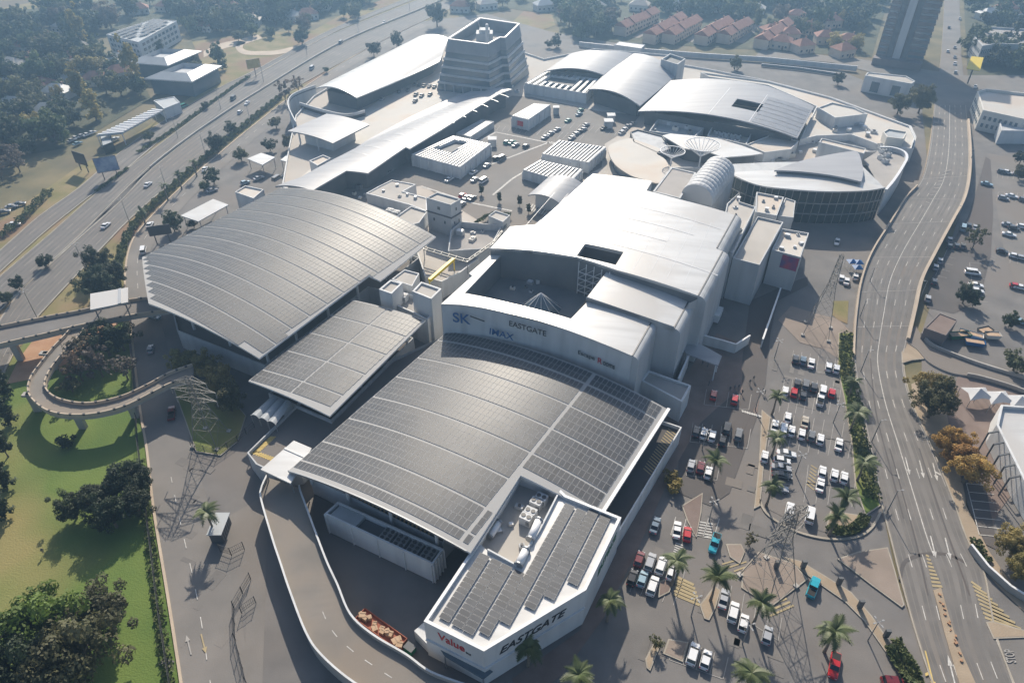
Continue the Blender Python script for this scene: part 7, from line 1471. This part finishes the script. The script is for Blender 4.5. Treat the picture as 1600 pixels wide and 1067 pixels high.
# residential tower
p0, p1 = G(1365, 97), G(1437, 107); dx = (p1 - p0).normalized(); dy = Vector((-dx.y, dx.x, 0)); Lw = (p1 - p0).length; H_ = 62.0; t = thing("residential_tower", "tall brown ribbed residential tower, top right", "tower", (p0.x, p0.y, 0)); q = lambda u, v: p0 + dx * u + dy * v; rzt = math.atan2(dx.y, dx.x)
mb = MB(); mb.prism([tuple(q(u, v))[:2] for u, v in ((0, 0), (Lw, 0), (Lw, 22), (0, 22))], -.3, H_); mb.build("body", "wall_brown", t)
for u0, u1 in ((.22, .32), (.36, .52), (.56, .66)):
    a = q(Lw * (u0 + u1) / 2, -.5); mb = MB(); mb.box((a.x, a.y, H_ / 2), (Lw * (u1 - u0), 1.6 if u1 - u0 > .12 else .5, H_), rzt); mb.build("fin", "wall_grey" if u1 - u0 > .12 else "wall_dark", t)
bm_ = MB(); bm_.box((0, 0, 0), (Lw * .20, .5, 1.1)); sm_ = bm_.mesh("balcony", "wall_brown"); bw = MB(); bw.box((0, 0, 0), (Lw * .18, .2, 1.2)); wm_ = bw.mesh("window", "glass_blue")
for k in range(19):
    for u in (.11, .78, .94):
        a = q(Lw * u * .98, -.3); link("balcony", sm_, t, (a.x - p0.x, a.y - p0.y, 4.2 + 3.05 * k), rzt); a = q(Lw * u * .98, -.06); link("window", wm_, t, (a.x - p0.x, a.y - p0.y, 5.4 + 3.05 * k), rzt)
mb = MB(); a = q(Lw * .5, -3); mb.box((a.x, a.y, 1.8), (Lw * 1.05, 6, 3.6), rzt); mb.build("entrance_porch", "wall_brown", t)
# shade sails
for k in range(3):
    x = 1530 + k * 32; y = 612 + k * 6; c = G(x, y, 3.5); t = thing("shade_sail", "%s white peaked shade sail from the left over the brick-paved lot" % ordinal(k), "shade sail", (c.x, c.y, 0), "white shade sails"); n = 8; mb = MB(); cs = [Vector((c.x + sx * 3.1, c.y + sy * 2.4, 2.8)) for sx, sy in ((-1, -1), (1, -1), (1, 1), (-1, 1))]; ap = Vector((c.x, c.y, 4.6))
    for i in range(4):
        a, b = cs[i], cs[(i + 1) % 4]; mid = (a + b) / 2 + (ap - (a + b) / 2) * .18; mid.z = 3.1; mb.face([a, mid, ap]); mb.face([mid, b, ap])
    mb.build("sail", "fabric_white", t)
    for p in cs: link("post", column_mesh(2.8, .08, "metal_grey"), t, (p.x - c.x, p.y - c.y, 0))
    mb = MB(); mb.bar((c.x, c.y, 0), (c.x, c.y, 4.6), .14); mb.build("mast", "metal_grey", t)
# far street wall and fences
wall_line("boundary_wall", "long grey boundary wall between the mall street and red-roofed rows", [(905, 66), (1000, 76), (1100, 84), (1200, 90), (1340, 104)], 2.6, .4, "wall_grey")
wall_line("boundary_wall", "blue-painted low wall along the far street, upper right", [(1190, 100), (1250, 106), (1310, 115)], 1.4, .3, "glass_blue")
wall_line("boundary_wall", "concrete wall right of the road behind the autumn trees' end", [(1518, 850), (1545, 884), (1580, 915), (1620, 940)], 1.6, .3, "concrete")

# ================================================================== yard clutter
# orange container with cardboard boxes
a, b = G(562, 955, 2.2), G(628, 1003, 2.2); rz = math.atan2(b.y - a.y, b.x - a.x); c = (a + b) / 2; L_ = (b - a).length; t = thing("orange_container", "long open orange container beside the access ramp", "container", (c.x, c.y, 0)); t.rotation_euler = (0, 0, rz)
for s in (-1, 1): mb = MB(); mb.box((0, s * 1.25, .85), (L_, .12, 1.7)); link("side", mb.mesh("side", "orange"), t)
for s in (-1, 1): mb = MB(); mb.box((s * L_ / 2, 0, .85), (.12, 2.5, 1.7)); link("end", mb.mesh("end", "orange"), t)
mb = MB(); mb.box((0, 0, 1.2), (L_ - .2, 2.4, .1)); link("floor", mb.mesh("floor", "orange"), t)
for i in range(14):
    f = (i + .5) / 14; w = random.uniform(.7, 1.2); p = a.lerp(b, f) + Vector((random.uniform(-.5, .5), random.uniform(-.6, .6), 0)); t = thing("cardboard_box", "%s cardboard box from the top end in the orange container" % ordinal(i), "box", (p.x, p.y, 1.25), "cardboard boxes in the container"); t.rotation_euler = (0, 0, rz + random.uniform(-.6, .6)); h = random.uniform(.4, 1.0); mb = MB(); mb.box((0, 0, h / 2), (w, w * .8, h)); link("carton", mb.mesh("carton", "cardboard"), t); mb = MB(); mb.box((w * .1, w * .35, h + .05), (w * .9, w * .25, .03)); link("flap", mb.mesh("flap", "cardboard"), t)
p = G(640, 1010, 1.5); t = thing("waste_bin", "dark green wheeled bin at the orange container's lower end", "bin", (p.x, p.y, 0)); t.rotation_euler = (0, 0, rz); mb = MB(); mb.box((0, 0, .8), (1.8, 1.3, 1.3)); link("body", mb.mesh("body", "green_sign"), t); mb = MB(); mb.box((0, 0, 1.5), (1.9, 1.4, .12)); link("lid", mb.mesh("lid", "wall_dark"), t)
# fence panels and gate lines on the left service road
def fence(name, label, pts, h=2.2, step=2.5, gaps=()):
    L_ = px(pts); t = thing(name, label, "fence", (L_[0].x, L_[0].y, 0))
    for i in range(len(L_) - 1):
        a, b = L_[i], L_[i + 1]; n = max(1, int((b - a).length / step)); mb = MB()
        for k in range(n + 1): p = a.lerp(b, k / n); pm_ = MB(); pm_.bar((p.x, p.y, 0), (p.x, p.y, h + .15), .12); pm_.build("post", "steel_dark", t)
        for z in (.4, h * .5, h): mb.bar(a + Vector((0, 0, z)), b + Vector((0, 0, z)), .06)
        m = int((b - a).length / .35)
        for k in range(m): p = a.lerp(b, k / m); mb.bar((p.x, p.y, .2), (p.x, p.y, h), .035)
        o = mb.build("railing", "steel_dark", t); o["kind"] = "stuff"
    return t
fence("gate", "swung-open steel gate by the service yard palm, left", [(345, 862), (362, 868), (382, 858)], 2.4); fence("fence", "steel fence running down the service yard's left side", [(392, 905), (366, 950), (368, 1000), (385, 1067)], 2.2); fence("gate", "second open steel gate lower on the service road", [(378, 958), (400, 942)], 2.2); fence("fence", "thin fence between the golf lawn and ring road", [(272, 1100), (250, 960), (230, 800), (216, 690), (208, 560)], 1.8, 4); fence("fence", "fence along the corner deck's foot by the near-left pylon", [(300, 700), (340, 712), (372, 690), (398, 668)], 2.0)
# traffic bollards and sign blocks on the entrance verge
for i, (x, y) in enumerate(((1214, 882), (1256, 882), (1345, 944), (1386, 990), (1312, 908))):
    p = G(x, y, 1.2); t = thing("sign_box", "%s dark boxy sign from the left on the entrance verge" % ordinal(sorted([1214, 1256, 1345, 1386, 1312]).index(x)), "sign", (p.x, p.y, 0), "dark sign boxes"); mb = MB(); mb.box((0, 0, 1.35), (.9, .5, 2.1)); link("box", mb.mesh("box", "wall_dark"), t); mb = MB(); mb.box((0, 0, .15), (.4, .3, .4)); link("foot", mb.mesh("foot", "metal_grey"), t)
# guard hut beside the service yard palm
p = G(341, 818, 3); t = thing("guard_hut", "dark slatted guard hut beside the service yard palm", "hut", (p.x, p.y, 0)); mb = MB(); mb.box((0, 0, 1.4), (2.4, 5.0, 2.8)); link("wall", mb.mesh("wall", "wall_dark"), t); mb = MB(); mb.box((0, 0, 2.95), (3.0, 5.6, .2)); link("roof", mb.mesh("roof", "roof_metal"), t)
for k in range(6): mb = MB(); mb.box((1.23, -2 + .8 * k, 1.5), (.06, .1, 2.4)); link("slat", mb.mesh("slat", "metal_grey"), t)
# blue gazebos near the upper pylon
for i, (x, y) in enumerate(((1332, 407), (1342, 408), (1341, 416))):
    p = G(x, y, 2.8); t = thing("gazebo", "%s small blue gazebo from the left beside the upper pylon" % ordinal([0, 2, 1][i]), "gazebo", (p.x, p.y, 0), "blue gazebos"); mb = MB(); k4 = [(-1.4, -1.4, 2.4), (1.4, -1.4, 2.4), (1.4, 1.4, 2.4), (-1.4, 1.4, 2.4)]
    for j in range(4): mb.face([k4[j], k4[(j + 1) % 4], (0, 0, 3.3)])
    link("roof", mb.mesh("roof", "blue_sign"), t)
    for v in k4: mb = MB(); mb.bar((v[0], v[1], 0), v, .08); link("post", mb.mesh("post", "metal_white"), t)
# loading truck in the shaded yard
p = G(1122, 486, 2.5); t = thing("truck", "white box truck parked in the shaded loading yard", "truck", (p.x, p.y, 0)); t.rotation_euler = (0, 0, 1.1); mb = MB(); mb.box((-1, 0, 1.9), (4.6, 2.2, 2.4)); link("box", mb.mesh("box", "wall_white"), t); mb = MB(); mb.prism([(1.4, -1), (3.0, -.95), (3.0, .95), (1.4, 1)], .6, 2.2); link("cab", mb.mesh("cab", "wall_white"), t); mb = MB(); mb.box((2.9, 0, 1.8), (.35, 1.8, .7)); link("windscreen", mb.mesh("windscreen", "car_glass"), t)
wm = MB(); wm.tube([(0, -.15, 0), (0, .15, 0)], .45, 10); wm = wm.mesh("wheel", "tyre")
for x in (-2.4, 2.1):
    for s in (-1, 1): link("wheel", wm, t, (x, s * .95, .45))
# site clutter right of the viaduct: skips and a truck bed
for i, (x, y, L_, m, lab) in enumerate(((1518, 521, 6, "metal_white", "long white trailer in the works yard by the slip road"), (1524, 533, 5, "blue_sign", "blue skip in the works yard by the slip road"), (1552, 522, 4, "wall_cream", "pale rubbish skip in the works yard, right"), (1500, 522, 6, "green_sign", "dark green skip in the works yard, left"), (1540, 515, 4, "wall_dark", "dark skip at the back of the works yard"))):
    p = G(x, y, 1.4); t = thing("skip", lab, "skip", (p.x, p.y, 0)); t.rotation_euler = (0, 0, -.5 + .2 * i); mb = MB(); w = 1.1
    A = [(-L_ / 2 + .4, -w + .2, .3), (L_ / 2 - .4, -w + .2, .3), (L_ / 2 - .4, w - .2, .3), (-L_ / 2 + .4, w - .2, .3)]; B = [(-L_ / 2, -w, 1.6), (L_ / 2, -w, 1.6), (L_ / 2, w, 1.6), (-L_ / 2, w, 1.6)]
    for j in range(4): mb.face([A[j], A[(j + 1) % 4], B[(j + 1) % 4], B[j]])
    mb.face(A[::-1]); link("hull", mb.mesh("hull", m), t); mb = MB(); mb.box((0, 0, 1.2), (L_ - .5, 1.9, .3)); link("load", mb.mesh("load", "cardboard"), t)
# ================================================================== people on the plaza
sk = bpy.data.meshes.new("body"); pv = [(0, 0, .95), (0, 0, 1.2), (0, 0, 1.42), (0, 0, 1.52), (0, .01, 1.66), (-.2, 0, 1.38), (-.26, .02, 1.12), (-.24, .12, .9), (.2, 0, 1.38), (.26, -.02, 1.12), (.24, .06, .88), (-.1, 0, .88), (-.11, .14, .48), (-.11, .05, .06), (-.11, .2, .03), (.1, 0, .88), (.11, -.08, .48), (.11, -.2, .08), (.11, -.06, .03)]
sk.from_pydata(pv, [(0, 1), (1, 2), (2, 3), (3, 4), (2, 5), (5, 6), (6, 7), (2, 8), (8, 9), (9, 10), (0, 11), (11, 12), (12, 13), (13, 14), (0, 15), (15, 16), (16, 17), (17, 18)], []); sk.materials.append(M["wall_dark"])
po = bpy.data.objects.new("person", sk); COL.objects.link(po); md_ = po.modifiers.new("skin", 'SKIN'); sv = sk.skin_vertices[0].data
for i, r in enumerate([.15, .15, .17, .06, .11, .07, .055, .04, .07, .055, .04, .09, .07, .05, .04, .09, .07, .05, .04]): sv[i].radius = (r, r * (.75 if i < 3 else 1))
sv[0].use_root = True; ss = po.modifiers.new("smooth", 'SUBSURF'); ss.levels = ss.render_levels = 1
PP = [(1108, 598), (1160, 612), (1155, 603), (1148, 605), (1172, 596), (1178, 590), (1098, 566), (1106, 570), (1141, 607), (1192, 610), (1196, 612), (66, 860)]
for i, (x, y) in enumerate(PP):
    o = po if i == 0 else po.copy()
    if i: COL.objects.link(o)
    p = G(x, y, .9); o.location = (p.x, p.y, 0); o.rotation_euler = (0, 0, random.uniform(0, 6)); tag(o, "lone person walking on the golf lawn" if i == 11 else "%s person from the left in dark clothes walking on the plaza" % ordinal(sorted(PP[:11]).index((x, y))), "person", None if i == 11 else "people on the plaza")
# haze over the far half of the view
hz = MB(); hz.box((0, 420, 66), (2600, 1500, 142)); ho = hz.build("haze", "asphalt"); ho["kind"] = "stuff"; hm = bpy.data.materials.new("haze"); hm.use_nodes = True; hn = hm.node_tree.nodes; hn.clear(); out = hn.new("ShaderNodeOutputMaterial"); vo = hn.new("ShaderNodeVolumePrincipled"); vo.inputs["Color"].default_value = (.38, .65, 1.0, 1); vo.inputs["Density"].default_value = .0006; vo.inputs["Anisotropy"].default_value = .6
hm.node_tree.links.new(vo.outputs[0], out.inputs["Volume"]); ho.data.materials.clear(); ho.data.materials.append(hm)
